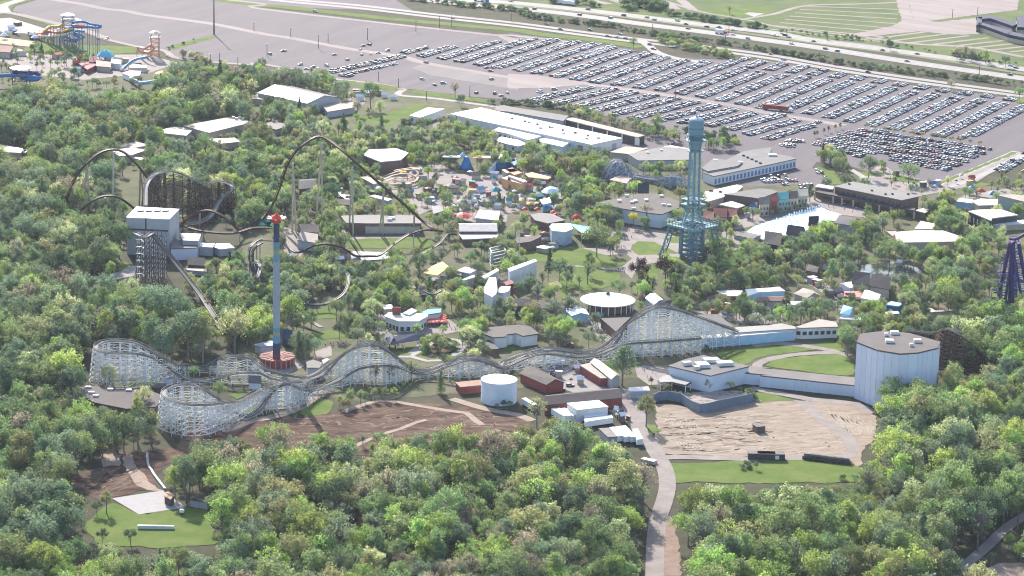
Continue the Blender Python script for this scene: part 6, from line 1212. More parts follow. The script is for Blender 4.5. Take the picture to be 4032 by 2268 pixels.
for a in ((7, 850, 900, 25, 'broad1', 'mid'), (7, 1195, 725, 12, 'round0', 'gold'), (7, 1310, 640, 17, 'sparse1', 'tan'), (7, 1245, 1215, 21, 'round1', 'copper'), (7, 1500, 1195, 18, 'round2', 'copper'), (7, 770, 1130, 17, 'oval1', 'mid'), (7, 1000, 960, 14, 'round0', 'olive'), (7, 560, 1300, 12, 'round1', 'blue'), (7, 1060, 1380, 13, 'broad0', 'mid'), (7, 1280, 1400, 14, 'round2', 'bright'), (7, 400, 1075, 11, 'conifer0', 'dark'), (7, 760, 1205, 18, 'sparse0', 'mid'), (7, 1790, 1260, 17, 'round2', 'mid'), (7, 605, 1220, 14, 'sparse2', 'blue'), (7, 940, 640, 14, 'broad1', 'mid'), (7, 680, 1300, 11, 'sparse1', 'mid'),
          (11, 1095, 720, 27, 'oval0', 'dark'), (11, 1320, 1170, 20, 'oval1', 'olive'), (11, 280, 1170, 21, 'sparse0', 'olive'), (11, 420, 400, 15, 'round1', 'bright'), (11, 560, 400, 15, 'round2', 'bright'), (11, 490, 440, 14, 'round0', 'bright'), (11, 280, 330, 15, 'oval1', 'dark'), (11, 1910, 940, 9, 'oval0', 'olive'),
          (12, 1245, 1030, 24, 'round1', 'mid'), (12, 1450, 1040, 22, 'broad0', 'mid'), (12, 1260, 1200, 24, 'broad1', 'bright'), (12, 1380, 1120, 20, 'round2', 'mid'), (12, 840, 550, 15, 'round0', 'dark'), (12, 2290, 560, 14, 'conifer1', 'mid'), (12, 1880, 560, 17, 'oval1', 'mid'), (12, 1850, 850, 20, 'oval2', 'mid'), (12, 1800, 120, 22, 'broad2', 'mid'),
          (10, 360, 220, 22, 'round1', 'bright'), (10, 155, 70, 12, 'round0', 'bright'), (10, 1780, 910, 14, 'conifer0', 'mid'), (10, 1500, 790, 14, 'sparse1', 'mid'), (10, 430, 560, 17, 'conifer1', 'dark'), (10, 500, 580, 15, 'oval0', 'dark'), (10, 1980, 130, 18, 'round2', 'bright'), (10, 2150, 390, 15, 'round0', 'bright'), (10, 1065, 370, 18, 'sparse0', 'blue'), (10, 1290, 830, 12, 'sparse1', 'olive'), (10, 1160, 830, 15, 'sparse2', 'tan'),
          (9, 1040, 850, 15, 'round1', 'pale'), (9, 1840, 830, 9, 'round0', 'mid'), (9, 2080, 1010, 13, 'round2', 'mid'), (9, 1360, 1060, 15, 'round1', 'pale'), (9, 1580, 810, 8, 'broad0', 'pale'), (9, 1300, 1150, 14, 'oval1', 'bright'), (9, 2390, 390, 21, 'round1', 'bright'),
          (13, 2110, 860, 27, 'oval0', 'bright'), (13, 1010, 720, 13, 'oval1', 'olive'), (13, 920, 790, 8, 'round0', 'dark'), (13, 970, 1060, 9, 'round1', 'dark'), (13, 1240, 1060, 9, 'round0', 'dark'),
          (2, 430, 1010, 17, 'conifer1', 'dark'), (2, 850, 1150, 15, 'conifer0', 'dark'), (2, 1215, 1160, 14, 'conifer1', 'dark'), (2, 1110, 880, 24, 'round1', 'mid'), (2, 520, 1080, 14, 'oval1', 'bright'), (2, 985, 1010, 15, 'oval2', 'tan'), (2, 1200, 1010, 16, 'oval0', 'pale'), (2, 1970, 940, 11, 'round0', 'dark'), (2, 1915, 830, 16, 'sparse1', 'tan'), (2, 590, 800, 13, 'conifer2', 'dark'), (1, 395, 460, 12, 'conifer0', 'dark'), (1, 630, 540, 15, 'round1', 'blue'), (1, 700, 690, 9, 'round2', 'dark'),
          (3, 1410, 1160, 17, 'round1', 'mid'), (3, 2050, 1280, 18, 'oval1', 'blue'), (3, 1195, 390, 14, 'sparse0', 'mid'), (3, 2110, 80, 10, 'sparse1', 'tan'), (4, 1240, 420, 10, 'round0', 'dark'), (4, 1820, 800, 10, 'round2', 'tan'), (4, 2470, 880, 13, 'round0', 'mid'), (4, 2150, 520, 14, 'oval0', 'bright'), (4, 640, 340, 7, 'conifer0', 'mid'), (4, 1880, 490, 14, 'sparse1', 'tan'), (4, 1960, 480, 15, 'sparse2', 'tan'), (4, 2020, 500, 14, 'sparse0', 'tan'), (4, 2340, 570, 12, 'round0', 'blue'),
          (8, 600, 90, 15, 'conifer1', 'dark'), (8, 1040, 220, 18, 'round1', 'blue'), (8, 1420, 280, 17, 'broad1', 'blue'), (8, 1730, 560, 12, 'broad0', 'dark'), (8, 630, 840, 18, 'round2', 'bright'), (8, 690, 1200, 18, 'oval1', 'mid'), (8, 860, 1200, 15, 'oval2', 'blue'), (8, 1340, 1340, 17, 'round1', 'blue'), (8, 1240, 1020, 18, 'broad1', 'mid'), (8, 1790, 1390, 22, 'round0', 'bright'), (8, 2140, 880, 20, 'round2', 'mid'), (8, 1010, 880, 16, 'conifer1', 'dark'), (8, 1520, 1330, 11, 'conifer2', 'dark'),
          (6, 1820, 530, 17, 'round0', 'mid'), (6, 2330, 520, 13, 'conifer0', 'dark'), (6, 1350, 1300, 19, 'round1', 'bright'), (6, 1300, 1180, 14, 'round2', 'bright'), (6, 980, 1370, 16, 'oval1', 'blue'), (6, 740, 840, 13, 'broad0', 'mid'), (6, 1860, 140, 14, 'broad1', 'blue'), (6, 300, 520, 15, 'round2', 'mid')):
    T(*a)
for x, y in [(520, 1270), (545, 1265), (610, 1240), (655, 1222), (718, 1205), (765, 1190)]: T(4, x, y, 6, 'oval1', 'dark', 'sapling on the car park island')
for i in range(13): T(4, 1010+i*90, 1195+i*13.5, 5.5, 'round0', 'olive', 'sapling on the car park island')
for x, y in ((110, 670), (195, 650), (272, 640), (345, 615), (420, 600)): T(8, x, y, 6, 'round1', 'mid', 'street tree beside the fountain')
for x, y in ((2330, 1070), (2400, 1080), (2450, 560)): T(8, x, y, 9, 'round1', 'pale')
# split: largest in the picture as individuals
def size(t):
    d = Vector((t[0], t[1]+CD, -CZ)).length; px, py = proj(t[0], t[1], t[2]*.6)
    vis = -40 < px < IW+40 and -60 < py < IH+10
    return (t[2]/d) if vis else 0
order = sorted([t for t in TREES if not t[6]], key=size, reverse=True); singles = [t for t in TREES if t[6]]
n_ind = 300-len(singles); near = order[:n_ind]; rest = order[n_ind:]
def near_word(t):
    px, py = proj(t[0], t[1], 3)
    return t[5]
def place(t, label, group, cat='tree'):
    cm, tm = crown(t[3], t[4]); e = thing('conifer_tree' if t[3][:7] == 'conifer' else 'shrub_tree' if t[2] < 7 else 'broadleaf_tree', label, cat, (t[0], t[1]), group)
    s = t[2]/H0; rz = random.random()*6.28; q = random.uniform(.9, 1.12)
    for nm, me in (('crown', cm), ('trunk', tm)):
        o = bpy.data.objects.new(nm, me); COL.objects.link(o); o.parent = e; o.scale = (s*q, s*q, s); o.rotation_euler = (0, 0, rz)
SW = {'round': 'round', 'oval': 'tall oval', 'broad': 'spreading', 'sparse': 'thin crowned', 'conifer': 'conical'}
for t in near:
    sh = ''.join(ch for ch in t[3] if not ch.isdigit()); lab = '%s %s tree in the %s' % (SW[sh], WORDS[t[4]], t[5]); place(t, lab, lab)
LM = [('the white water tank', (2332, 1000, 10)), ('the lattice tower', (1750, 1000, 7)), ('the round white pavilion', (950, 150, 11)), ('the octagon hall', (1300, 800, 12)), ('the swing tower', (215, 700, 10)), ('the entrance hall', (1100, 500, 8)), ('the fountain pool', (300, 800, 8)), ('the large barn', (430, 900, 2)), ('the long warehouse', (2400, 1150, 2)), ('the red barns', (700, 1050, 11)), ('the lawn clearing', (1500, 930, 13)), ('the white coaster turnarounds', (1500, 800, 9)), ('the lodge by the pond', (1050, 1300, 8)), ('the white hexagonal pavilion', (1250, 120, 6)), ('the film set', (2300, 1350, 6)), ('the oval garden', (1800, 620, 10)), ('the highway', (1500, 500, 4)), ('the tall slide tower', (650, 350, 1)), ('the dark looping coaster', (2400, 1200, 5)), ('the right hand plaza', (700, 150, 12)), ('the theatre', (1300, 570, 7)), ('the premium car park', (1200, 100, 8)), ('the cream hall', (1600, 900, 8)), ('the brown coaster drop', (1950, 600, 12)), ('the lift arch', (640, 700, 6)), ('the car park drive', (1500, 600, 3)), ('the restaurant with the red sign', (1400, 320, 10))]
LMW = [(n, G(*C(k, x, y))) for n, (x, y, k) in LM]
for t in singles:
    sh = ''.join(ch for ch in t[3] if not ch.isdigit())
    if t[5] != 'solo': lab = '%s %s' % (WORDS[t[4]], t[5])
    else: lab = '%s %s tree standing near %s' % (SW[sh], WORDS[t[4]], min(LMW, key=lambda m: math.dist(m[1], t[:2]))[0])
    place(t, lab, lab)
# everything else: one wood
def scatter(name, items, kindlabel, cat):
    keys = sorted({(t[3], t[4]) for t in items}); col = bpy.data.collections.new(name+'_sources'); idx = {}
    for i, (sh, c) in enumerate(keys):
        cm, tm = crown(sh, c); bm = bmesh.new(); bm.from_mesh(cm); n0 = len(bm.faces); bm.from_mesh(tm)
        bm.faces.ensure_lookup_table()
        for f in bm.faces[n0:]: f.material_index = 1
        me = bpy.data.meshes.new('source_tree'); bm.to_mesh(me); bm.free(); me.materials.append(LEAF[c]); me.materials.append(barkm)
        o = bpy.data.objects.new('source_%04d' % i, me); col.objects.link(o); idx[sh, c] = i
    me = bpy.data.meshes.new(name); me.from_pydata([(t[0], t[1], 0) for t in items], [], [])
    for an, tp, vals in (('pick', 'INT', [idx[t[3], t[4]] for t in items]), ('size', 'FLOAT', [t[2]/H0 for t in items]), ('turn', 'FLOAT', [random.random()*6.28 for t in items])):
        me.attributes.new(an, tp, 'POINT').data.foreach_set('value', vals)
    me.materials.append(barkm)
    o = bpy.data.objects.new(name, me); COL.objects.link(o); tag(o, kindlabel, cat, kind='stuff')
    ng = bpy.data.node_groups.new(name, 'GeometryNodeTree'); ng.interface.new_socket('Geometry', in_out='INPUT', socket_type='NodeSocketGeometry'); ng.interface.new_socket('Geometry', in_out='OUTPUT', socket_type='NodeSocketGeometry')
    N = ng.nodes; L = ng.links; gi = N.new('NodeGroupInput'); go = N.new('NodeGroupOutput'); ip = N.new('GeometryNodeInstanceOnPoints'); ci = N.new('GeometryNodeCollectionInfo')
    ci.inputs[0].default_value = col; ci.inputs[1].default_value = True; ci.inputs[2].default_value = True
    def attr(n, tp): a = N.new('GeometryNodeInputNamedAttribute'); a.data_type = tp; a.inputs[0].default_value = n; return a.outputs[0]
    cx = N.new('ShaderNodeCombineXYZ'); L.new(attr('turn', 'FLOAT'), cx.inputs[2])
    L.new(gi.outputs[0], ip.inputs['Points']); L.new(ci.outputs[0], ip.inputs['Instance']); ip.inputs['Pick Instance'].default_value = True
    L.new(attr('pick', 'INT'), ip.inputs['Instance Index']); L.new(cx.outputs[0], ip.inputs['Rotation']); L.new(attr('size', 'FLOAT'), ip.inputs['Scale']); L.new(ip.outputs[0], go.inputs[0])
    md = o.modifiers.new('scatter', 'NODES'); md.node_group = ng
    return o
scatter('woodland', rest, 'dense spring woodland of mixed greens around and between the rides', 'woodland')
# hedgerows by the highway and the car park
bush = []
def hedge(s, step, hr, pal, rows=2, w=4.):
    p = smooth_path(P2(s), step)
    for q in p:
        for r in range(rows):
            if random.random() < .2: continue
            bush.append((q[0]+random.uniform(-w, w), q[1]+random.uniform(-w, w), random.uniform(*hr), ('shrub' if random.random() < .7 else 'round')+str(random.randrange(2)), pick(pal), '', False))
HP = {'dark': .45, 'blue': .25, 'mid': .2, 'tan': .1}
hedge("#2 1500,0 2000,60 2512,110 #3 200,165 600,215 1000,265 1300,320 1500,350 1900,400 2512,490 #4 400,545 900,625 1300,680 1760,735", 4.5, (3, 7), HP, 3, 5)
hedge("#4 1900,740 2200,785 2300,800", 5, (4, 7), HP, 3); hedge("#4 2380,800 2450,810", 5, (4, 6), HP, 2)
hedge("#3 430,30 700,40 850,60", 6, (5, 9), HP, 2); hedge("#3 1150,100 1250,60 1400,110 1600,150 1900,200 2400,270", 5, (4, 9), HP, 3, 6); hedge("#3 1150,60 1300,40 1420,90", 4, (9, 13), {'mid': .5, 'blue': .5}, 3, 8)
hedge("#4 0,275 120,300 600,345 860,365 1250,440 1450,470 2080,570 2300,600 2512,640", 9, (2.5, 6), HP, 2, 5); hedge("#4 1870,535 2110,570", 4, (5, 8), HP, 3)
hedge("#3 1480,350 1560,420 1700,450 1900,500 2100,540", 5, (4, 8), {'pale': .3, 'olive': .4, 'mid': .3}, 4, 9)
hedge("#3 0,985 300,1010 560,1040 800,1080", 4.5, (4, 7), HP, 2, 3); hedge("#3 1640,1260 1850,1300 2200,1370", 5, (5, 8), HP, 2)
hedge("#2 2230,990 2400,1000 2512,990", 5, (4, 6), HP, 2); hedge("#1 1600,470 1650,450 1830,400", 12, (2, 4), HP, 1, 1)
hedge("#1 1720,560 1860,560 2000,620", 6, (6, 9), {'pale': .5, 'tan': .5}, 2, 5); hedge("#4 740,365 870,375", 5, (4, 6), HP, 2)
hedge("#5 -60,1300 300,1330", 6, (5, 8), HP, 2); hedge("#1 1390,1190 1600,1180 2000,1110 2150,1090", 5, (5, 8), HP, 2)
hedge("#10 150,1290 400,1220 480,1150", 5, (2, 3), {'mid': .6, 'olive': .4}, 1, 3)
hedge("#10 1600,610 1700,565 1850,570 1930,610 1880,650 1700,660 1620,640", 4, (3, 6), {'dark': .5, 'mid': .5}, 2, 3)
hedge("#15 2280,430 2330,450", 4, (3, 5), HP, 3); hedge("#16 760,550 850,560", 4, (3, 5), HP, 2)
hedge("#11 1350,960 1500,1010 1600,1040 1700,1080", 4, (2.5, 5), HP, 1, 2); hedge("#11 2240,1040 2330,1100", 4, (4, 7), HP, 2, 3)
scatter('hedgerow', bush, 'scrubby hedgerow bushes along the highway and drives', 'hedge')
# ================================================================== cars
def car_paint():
    m = bpy.data.materials.new('car_paint'); m.use_nodes = True; b = m.node_tree.nodes['Principled BSDF']; oi = m.node_tree.nodes.new('ShaderNodeObjectInfo')
    m.node_tree.links.new(oi.outputs['Color'], b.inputs['Base Color']); b.inputs['Roughness'].default_value = .28; b.inputs['Coat Weight'].default_value = .3; return m
def car_paint_attr():
    m = bpy.data.materials.new('car_paint_many'); m.use_nodes = True; b = m.node_tree.nodes['Principled BSDF']; oi = m.node_tree.nodes.new('ShaderNodeVertexColor'); oi.layer_name = 'tint'
    m.node_tree.links.new(oi.outputs['Color'], b.inputs['Base Color']); b.inputs['Roughness'].default_value = .28; b.inputs['Coat Weight'].default_value = .3; return m
cpaint, cpaint2 = car_paint(), car_paint_attr(); cglass = M('car_glass', (.02, .025, .03), .08, .05, spec=.5)
def car_shape(kind):
    L, W = {'sedan': (4.9, 1.85), 'suv': (4.8, 1.95), 'van': (5.2, 2.0), 'pickup': (5.7, 2.0)}[kind]
    hb, hr = {'sedan': (.95, 1.48), 'suv': (1.1, 1.78), 'van': (1.15, 1.95), 'pickup': (1.15, 1.85)}[kind]
    x0, x1, xr0, xr1 = {'sedan': (-1.7, 1.1, -1.0, .4), 'suv': (-2.25, 1.2, -1.9, .5), 'van': (-2.5, 1.6, -2.3, .9), 'pickup': (-.4, 1.5, -.2, .8)}[kind]
    mb = MB(); l = L/2; w = W/2
    pr = [(-l, .35), (-l, hb*.8), (-l+.12, hb*.97), (x0, hb), (x1, hb), (l-.35, hb*.86), (l, hb*.66), (l, .35)]
    n = len(pr); mb.add([(x, -w, z) for x, z in pr]+[(x, w, z) for x, z in pr], [tuple(range(n)), tuple(range(2*n-1, n-1, -1))]+[(i, n+i, n+(i+1) % n, (i+1) % n) for i in range(n)], 0)
    wi = w*.93; wt = w*.78
    mb.add([(x0, -wi, hb), (x1, -wi, hb), (x1, wi, hb), (x0, wi, hb), (xr0, -wt, hr-.05), (xr1, -wt, hr-.05), (xr1, wt, hr-.05), (xr0, wt, hr-.05)], [(0, 1, 5, 4), (1, 2, 6, 5), (2, 3, 7, 6), (3, 0, 4, 7)], 1)
    mb.add([(xr0, -wt, hr-.05), (xr1, -wt, hr-.05), (xr1, wt, hr-.05), (xr0, wt, hr-.05), (xr0+.1, -wt+.1, hr), (xr1-.1, -wt+.1, hr), (xr1-.1, wt-.1, hr), (xr0+.1, wt-.1, hr)], [(0, 1, 5, 4), (1, 2, 6, 5), (2, 3, 7, 6), (3, 0, 4, 7), (4, 5, 6, 7)], 0)
    for sx in (-1, 1):
        for sy in (-1, 1):
            cx = sx*l*.62; r = .34; vs = [(cx+r*math.cos(a), sy*w*y, .33+r*math.sin(a)) for y in (.8, 1.02) for a in np.linspace(0, 6.283, 7)[:-1]]
            mb.add(vs, [tuple(range(6)), tuple(range(11, 5, -1))]+[(i, (i+1) % 6, 6+(i+1) % 6, 6+i) for i in range(6)], 2)
    return mb
CARMB = {k: car_shape(k) for k in ('sedan', 'suv', 'van', 'pickup')}
CARME = {}
for k, mb in CARMB.items():
    me = bpy.data.meshes.new(k); me.from_pydata(mb.v, [], mb.f); [me.materials.append(x) for x in (cpaint, cglass, tyre)]; me.polygons.foreach_set('material_index', mb.m); me.update(); CARME[k] = me
CC = [('white', (.62, .62, .61), .17), ('silver', (.32, .33, .35), .19), ('grey', (.10, .105, .115), .21), ('black', (.012, .012, .014), .22), ('dark blue', (.02, .04, .12), .09), ('red', (.24, .02, .022), .06), ('tan', (.36, .30, .22), .04), ('light blue', (.18, .32, .48), .04)]
CARS = []
def addcar(x, y, a, where, moving=False):
    c = CC[np.searchsorted(np.cumsum([q[2] for q in CC])/sum(q[2] for q in CC), random.random())]
    CARS.append((x, y, a+random.gauss(0, .03)+(math.pi if random.random() < .5 else 0), pick({'sedan': .46, 'suv': .34, 'van': .12, 'pickup': .08}), c[0], c[1], where, moving))
def lot(deg, n0, pitch, polys, where, occ=.95, gap=None, stall=2.75, depth=2.9):
    d = Vector((math.cos(math.radians(deg)), math.sin(math.radians(deg)))); nn = Vector((d.y, -d.x))
    W_ = [P2(s) for s in polys]; allp = [Vector(p) for w in W_ for p in w]
    u0, u1 = min(p.dot(d) for p in allp), max(p.dot(d) for p in allp); v0, v1 = min(p.dot(nn) for p in allp), max(p.dot(nn) for p in allp)
    i = math.floor((v0-n0)/pitch)
    while n0+i*pitch < v1:
        v = n0+i*pitch; run = 0
        for sd in (-1, 1):
            u = u0
            while u < u1:
                q = d*u+nn*(v+sd*depth)
                oc = occ*(1+.06*mnoise.noise((q.x*.05, q.y*.05, sd*5)))
                if any(inpoly(q.x, q.y, w) for w in W_) and random.random() < oc:
                    if gap is None or not gap(q.x, q.y): addcar(q.x, q.y, math.atan2(nn.y, nn.x), where)
                u += stall
        i += 1
gl = [Vector(G(*C(4, x, y))) for x, y in ((-100, 660), (100, 690), (900, 775), (1500, 865), (2100, 940), (2512, 995))]
def gapf(x, y):
    p = Vector((x, y))
    for a, b in zip(gl, gl[1:]):
        t = max(0, min(1, (p-a).dot(b-a)/(b-a).length_squared))
        if (p-a-(b-a)*t).length < 5.5: return True
    return False
lot(62.5, -51.2, 20.25, ["#2 1380,500 1600,455 1950,445 2300,400 2512,395 #3 300,365 500,385 800,410 1000,440 1100,480 1320,505 1480,540 1650,570 1900,590 2050,610 2250,550 2450,590 #4 170,600 540,650 740,690 930,730 1140,750 1320,790 1520,810 1710,850 1920,870 2110,900 2260,910 2560,975 2560,1100 1950,1330 1720,1310 1500,1280 1280,1240 1080,1205 860,1170 650,1130 440,1090 230,1050 #3 2420,1045 2210,1005 2030,965 1830,930 1650,905 1480,872 1210,842 1010,818 830,795 640,765 450,742 260,708 80,682 0,655 #2 2300,655 2100,622 1940,592 1750,562 1600,548"], 'the full upper car park', .95, gapf)
lot(53.7, -299, 20.3, ["#3 100,950 300,880 620,850 820,830 1000,850 1200,875 1390,910 1580,930 1790,970 1980,1000 2120,1040 2380,1080 #4 200,1090 390,1150 590,1160 400,1270 250,1330 130,1350 #3 2380,1320 2120,1240 1880,1200 1700,1180 1500,1165 1330,1130 1180,1140 1000,1100 740,1060 570,1045 370,1020 240,970"], 'the lower car park by the hedge', .93)
lot(53.7, -299, 20.3, ["#2 690,690 1080,570 1370,535 1500,560 1450,585 1000,700 870,740"], 'the lower car park by the hedge', .85)
pa, pb = G(*C(4, 1050, 1250)), G(*C(4, 2200, 1420)); pdeg = math.degrees(math.atan2(pb[1]-pa[1], pb[0]-pa[0]))
lot(pdeg, (Vector(pa)).dot(Vector((math.sin(math.radians(pdeg)), -math.cos(math.radians(pdeg))))), 17.5, ["#4 690,1300 930,1235 1100,1245 1600,1335 2200,1425 #8 2210,70 2030,170 1930,210 1850,240 1720,290 1300,240 1180,120 1060,110 900,170 850,110 560,60 480,50 450,30"], 'the close car park by the entrance', .9)
lot(62.5, -51.2, 20.25, ["#8 2180,230 2450,160 2600,130 2600,280 2380,330 2300,300 2250,270"], 'the lot right of the lawn strip', .85)
lot(15, 0, 16, ["#8 0,350 240,310 370,360 360,390 200,420 0,380", "#8 320,420 440,400 520,420 480,460 330,450", "#8 500,270 560,260 640,350 620,370", "#4 170,1390 300,1320 440,1340 300,1420"], 'the staff lot by the long office', .8)
for k, x, y in ((2, 150, 520), (2, 280, 490), (2, 765, 525), (2, 890, 575), (2, 440, 620), (2, 500, 660), (2, 560, 645), (2, 600, 660), (2, 690, 630), (2, 1040, 440), (2, 1095, 430), (2, 1010, 475), (2, 1025, 525), (2, 1110, 520), (2, 1180, 510), (2, 1270, 485), (2, 1600, 760), (2, 1720, 815), (2, 1800, 797), (2, 2250, 680), (2, 2260, 760), (2, 2210, 650), (2, 2115, 890), (2, 2290, 895), (2, 2350, 915), (2, 2410, 890), (3, 310, 855), (3, 440, 855), (3, 770, 775), (1, 1015, 372), (1, 935, 370), (1, 1595, 540), (2, 2080, 1190), (2, 2120, 1195), (3, 1060, 1370), (3, 1170, 1330), (3, 1560, 1380), (11, 415, 850), (11, 450, 870), (11, 590, 970), (11, 510, 1000), (11, 450, 775), (11, 560, 590), (11, 610, 590), (11, 740, 850), (3, 1910, 1300)):
    g = G(*C(k, x, y)); addcar(g[0], g[1], random.random()*3, 'open paving of the car parks and yards')
MOVE = [(3, 250, 92), (3, 680, 147), (3, 760, 95), (3, 975, 177), (3, 1100, 152), (3, 1320, 172), (3, 1390, 193), (3, 1615, 203), (3, 1695, 235), (3, 1715, 278), (3, 1890, 260), (3, 2005, 266), (3, 2140, 292), (3, 2070, 330), (3, 2140, 335), (3, 2285, 373), (4, 145, 345), (4, 240, 342), (4, 275, 360), (4, 305, 422), (4, 510, 398), (4, 625, 470), (4, 735, 493), (4, 1165, 482), (4, 1495, 518), (4, 1400, 588), (4, 1920, 572), (4, 2385, 630), (4, 2435, 650), (4, 2380, 718), (3, 30, 18), (2, 2445, 15), (3, 370, 236), (3, 500, 282), (3, 950, 350), (3, 1035, 360), (3, 1115, 370), (3, 1065, 325), (3, 780, 290), (3, 1350, 430), (3, 1385, 472), (4, 105, 520), (4, 225, 573), (4, 725, 620), (4, 1030, 690), (2, 585, 115), (2, 1895, 180), (2, 1635, 600)]
hd = math.atan2(*reversed([b-a for a, b in zip(G(*C(4, 0, 325)), G(*C(4, 2000, 582)))]))
for k, x, y in MOVE: g = G(*C(k, x, y)); addcar(g[0], g[1], hd, 'highway' if k != 2 or x > 2000 else 'drive', True)
order = sorted(range(len(CARS)), key=lambda i: math.hypot(CARS[i][0], CARS[i][1]+CD)+(3000 if CARS[i][7] else 0))
order = [i for i in order if -20 < proj(CARS[i][0], CARS[i][1], .8)[0] < IW+20] + [i for i in order if not -20 < proj(CARS[i][0], CARS[i][1], .8)[0] < IW+20]
ind = set(order[:255]) | {i for i in range(len(CARS)) if CARS[i][7]}
many = MB(); tints = []
for i, (x, y, a, k, cn, cv, where, mv) in enumerate(CARS):
    v = random.uniform(.85, 1.12)
    if i in ind:
        o = bpy.data.objects.new('highway_car' if mv else 'parked_car', CARME[k]); COL.objects.link(o); o.location = (x, y, .17); o.rotation_euler = (0, 0, a); o.color = (cv[0]*v, cv[1]*v, cv[2]*v, 1)
        if mv: tag(o, '%s %s driving on the highway or frontage road' % (cn, k), 'car', '%s %ss driving' % (cn, k))
        else: tag(o, '%s %s parked in %s' % (cn, k, where), 'car', '%s %ss in %s' % (cn, k, where))
    else:
        mb = CARMB[k]; cs, sn = math.cos(a), math.sin(a)
        many.add([(x+p*cs-q*sn, y+p*sn+q*cs, .12+r) for p, q, r in mb.v], mb.f); many.m[-len(mb.f):] = mb.m; tints += [(cv[0]*v, cv[1]*v, cv[2]*v, 1)]*len(mb.v)
o = many.build('parked_cars', [cpaint2, cglass, tyre]); ca = o.data.color_attributes.new('tint', 'FLOAT_COLOR', 'POINT'); ca.data.foreach_set('color', np.array(tints, dtype=np.float32).ravel())
tag(o, 'rows of distant parked cars filling the great car park', 'cars', kind='stuff')
print('cars', len(CARS), 'trees', len(TREES))
# trucks
def truck(k, x, y, ang, L, label, boxm, cabm):
    g = G(*C(k, x, y)); e = thing('truck', label, 'truck', g); c, s = math.cos(ang), math.sin(ang)
    f = lambda u: (g[0]+u*c, g[1]+u*s)
    q = f(0); MB().box((q[0], q[1], 2.7), (L, 2.9, 3.2), ang).build('cargo_box', boxm, e); q = f(L/2+1.6); MB().box((q[0], q[1], 1.9), (2.6, 2.6, 2.6), ang).build('cab', cabm, e)
    for u in (-L*.4, L*.2, L/2+1.6): q = f(u); MB().box((q[0], q[1], .65), (1.2, 2.7, .9), ang).build('wheels', tyre, e)
truck(3, 540, 42, hd+math.pi, 22, 'long white truck on the far carriageway beside the hedge', white, white)
truck(3, 2015, 322, hd, 9, 'white box truck on the near carriageway', white, redp)
truck(4, 150, 1050, hd+.15, 22, 'long dark red trailer truck parked at the end of a car row', redwall, white)
truck(2, 2150, 12, hd, 14, 'white tanker truck on the highway near the hedge', white, bluep)
truck(3, 880, 950, 1., 0.1, 'small white van cab among the parked rows', white, white) if False else None
truck(11, 445, 778, .4, 6, 'white delivery truck behind the brown barn', white, white)
# ================================================================== stalls on the plazas
STC = [('white', white), ('grey', greyroof), ('tan', tanroof), ('blue', bluep), ('red', redp), ('teal', tealroof), ('brown', brownroof), ('yellow', yellowp), ('cream', creamroof)]
def stalls(place_, s, n, wts, lo=3., hi=7.):
    w = P2(s); x0, x1 = min(p[0] for p in w), max(p[0] for p in w); y0, y1 = min(p[1] for p in w), max(p[1] for p in w); c = t = 0
    while c < n and t < 4000:
        t += 1; x, y = random.uniform(x0, x1), random.uniform(y0, y1)
        if not inpoly(x, y, w) or any(inpoly(x, y, f) for f in FOOT): continue
        c += 1; cn, cm = STC[[q[0] for q in STC].index(pick(wts))]; a = random.uniform(lo, hi); b = a*random.uniform(.5, .9); h = random.uniform(2.6, 4.2); rz = random.uniform(-.7, .9); cs, sn = math.cos(rz), math.sin(rz)
        q = [(x+u*a/2*cs-v*b/2*sn, y+u*a/2*sn+v*b/2*cs) for u, v in ((-1, -1), (1, -1), (1, 1), (-1, 1))]
        FOOT.append(grow(q, 2)); lab = '%s roofed stall on the %s' % (cn, place_)
        if random.random() < .3: canopy('market_umbrella', '%s parasol on the %s' % (cn, place_), (x, y), a*.36, 2.4, .9, cm, 'umbrella', 8, '%s parasols on the %s' % (cn, place_))
        elif random.random() < .6: gbld('market_stall', lab, '', h, 1.2, random.choice((tanwall, whitewall, brownwall)), cm, 'stall', .35, kp=False, pts=q, group=lab)
        else: bld('market_stall', lab, '', h, random.choice((tanwall, greywall, brownwall)), cm, 'stall', .4, .35, kp=False, pts=q, group=lab)
PW = {'white': .2, 'grey': .16, 'tan': .14, 'blue': .12, 'red': .12, 'teal': .08, 'brown': .1, 'yellow': .06, 'cream': .08}
GW = {'white': .3, 'grey': .25, 'tan': .2, 'brown': .2, 'red': .05}
stalls('childrens area midway', "#6 1250,300 1650,230 1950,300 2400,320 2500,500 2400,620 2150,700 1850,650 1650,620 1450,520 1300,480", 58, PW, 2.5, 7.)
stalls('carousel midway', "#7 0,340 220,320 480,400 520,560 480,640 250,650 0,640", 34, PW, 2.5, 6.5)
stalls('lanes under the lift arch', "#6 420,560 700,560 1250,480 1400,600 1250,680 800,660 500,640", 20, GW)
stalls('street behind the fountain', "#7 1850,560 2250,600 2512,620 2300,740 2000,790 1850,760", 12, PW, 2.5, 5)
stalls('film set yard', "#6 1600,1250 1900,1260 2200,1300 2450,1280 2500,1440 2050,1440 1700,1400", 14, GW, 3, 8)
stalls('midway beside the lift hill', "#11 480,250 620,230 900,330 960,480 880,520 760,420 560,320", 8, PW, 2.5, 5)
stalls('right hand plaza', "#8 360,1220 660,1400 1000,1420 #12 900,150 760,230 600,120", 12, PW, 2.5, 6)
stalls('plaza behind the station', "#11 1720,230 2100,230 2512,200 2512,370 2150,360", 16, PW, 2.5, 6)
stalls('entrance plaza', "#8 1150,230 1700,390 2000,320 2100,400 1700,480 1250,400", 10, PW, 2.5, 5)
stalls('lawns left of the lattice tower', "#7 0,870 300,860 500,960 480,1050 100,1040 0,1000", 8, GW, 4, 8)
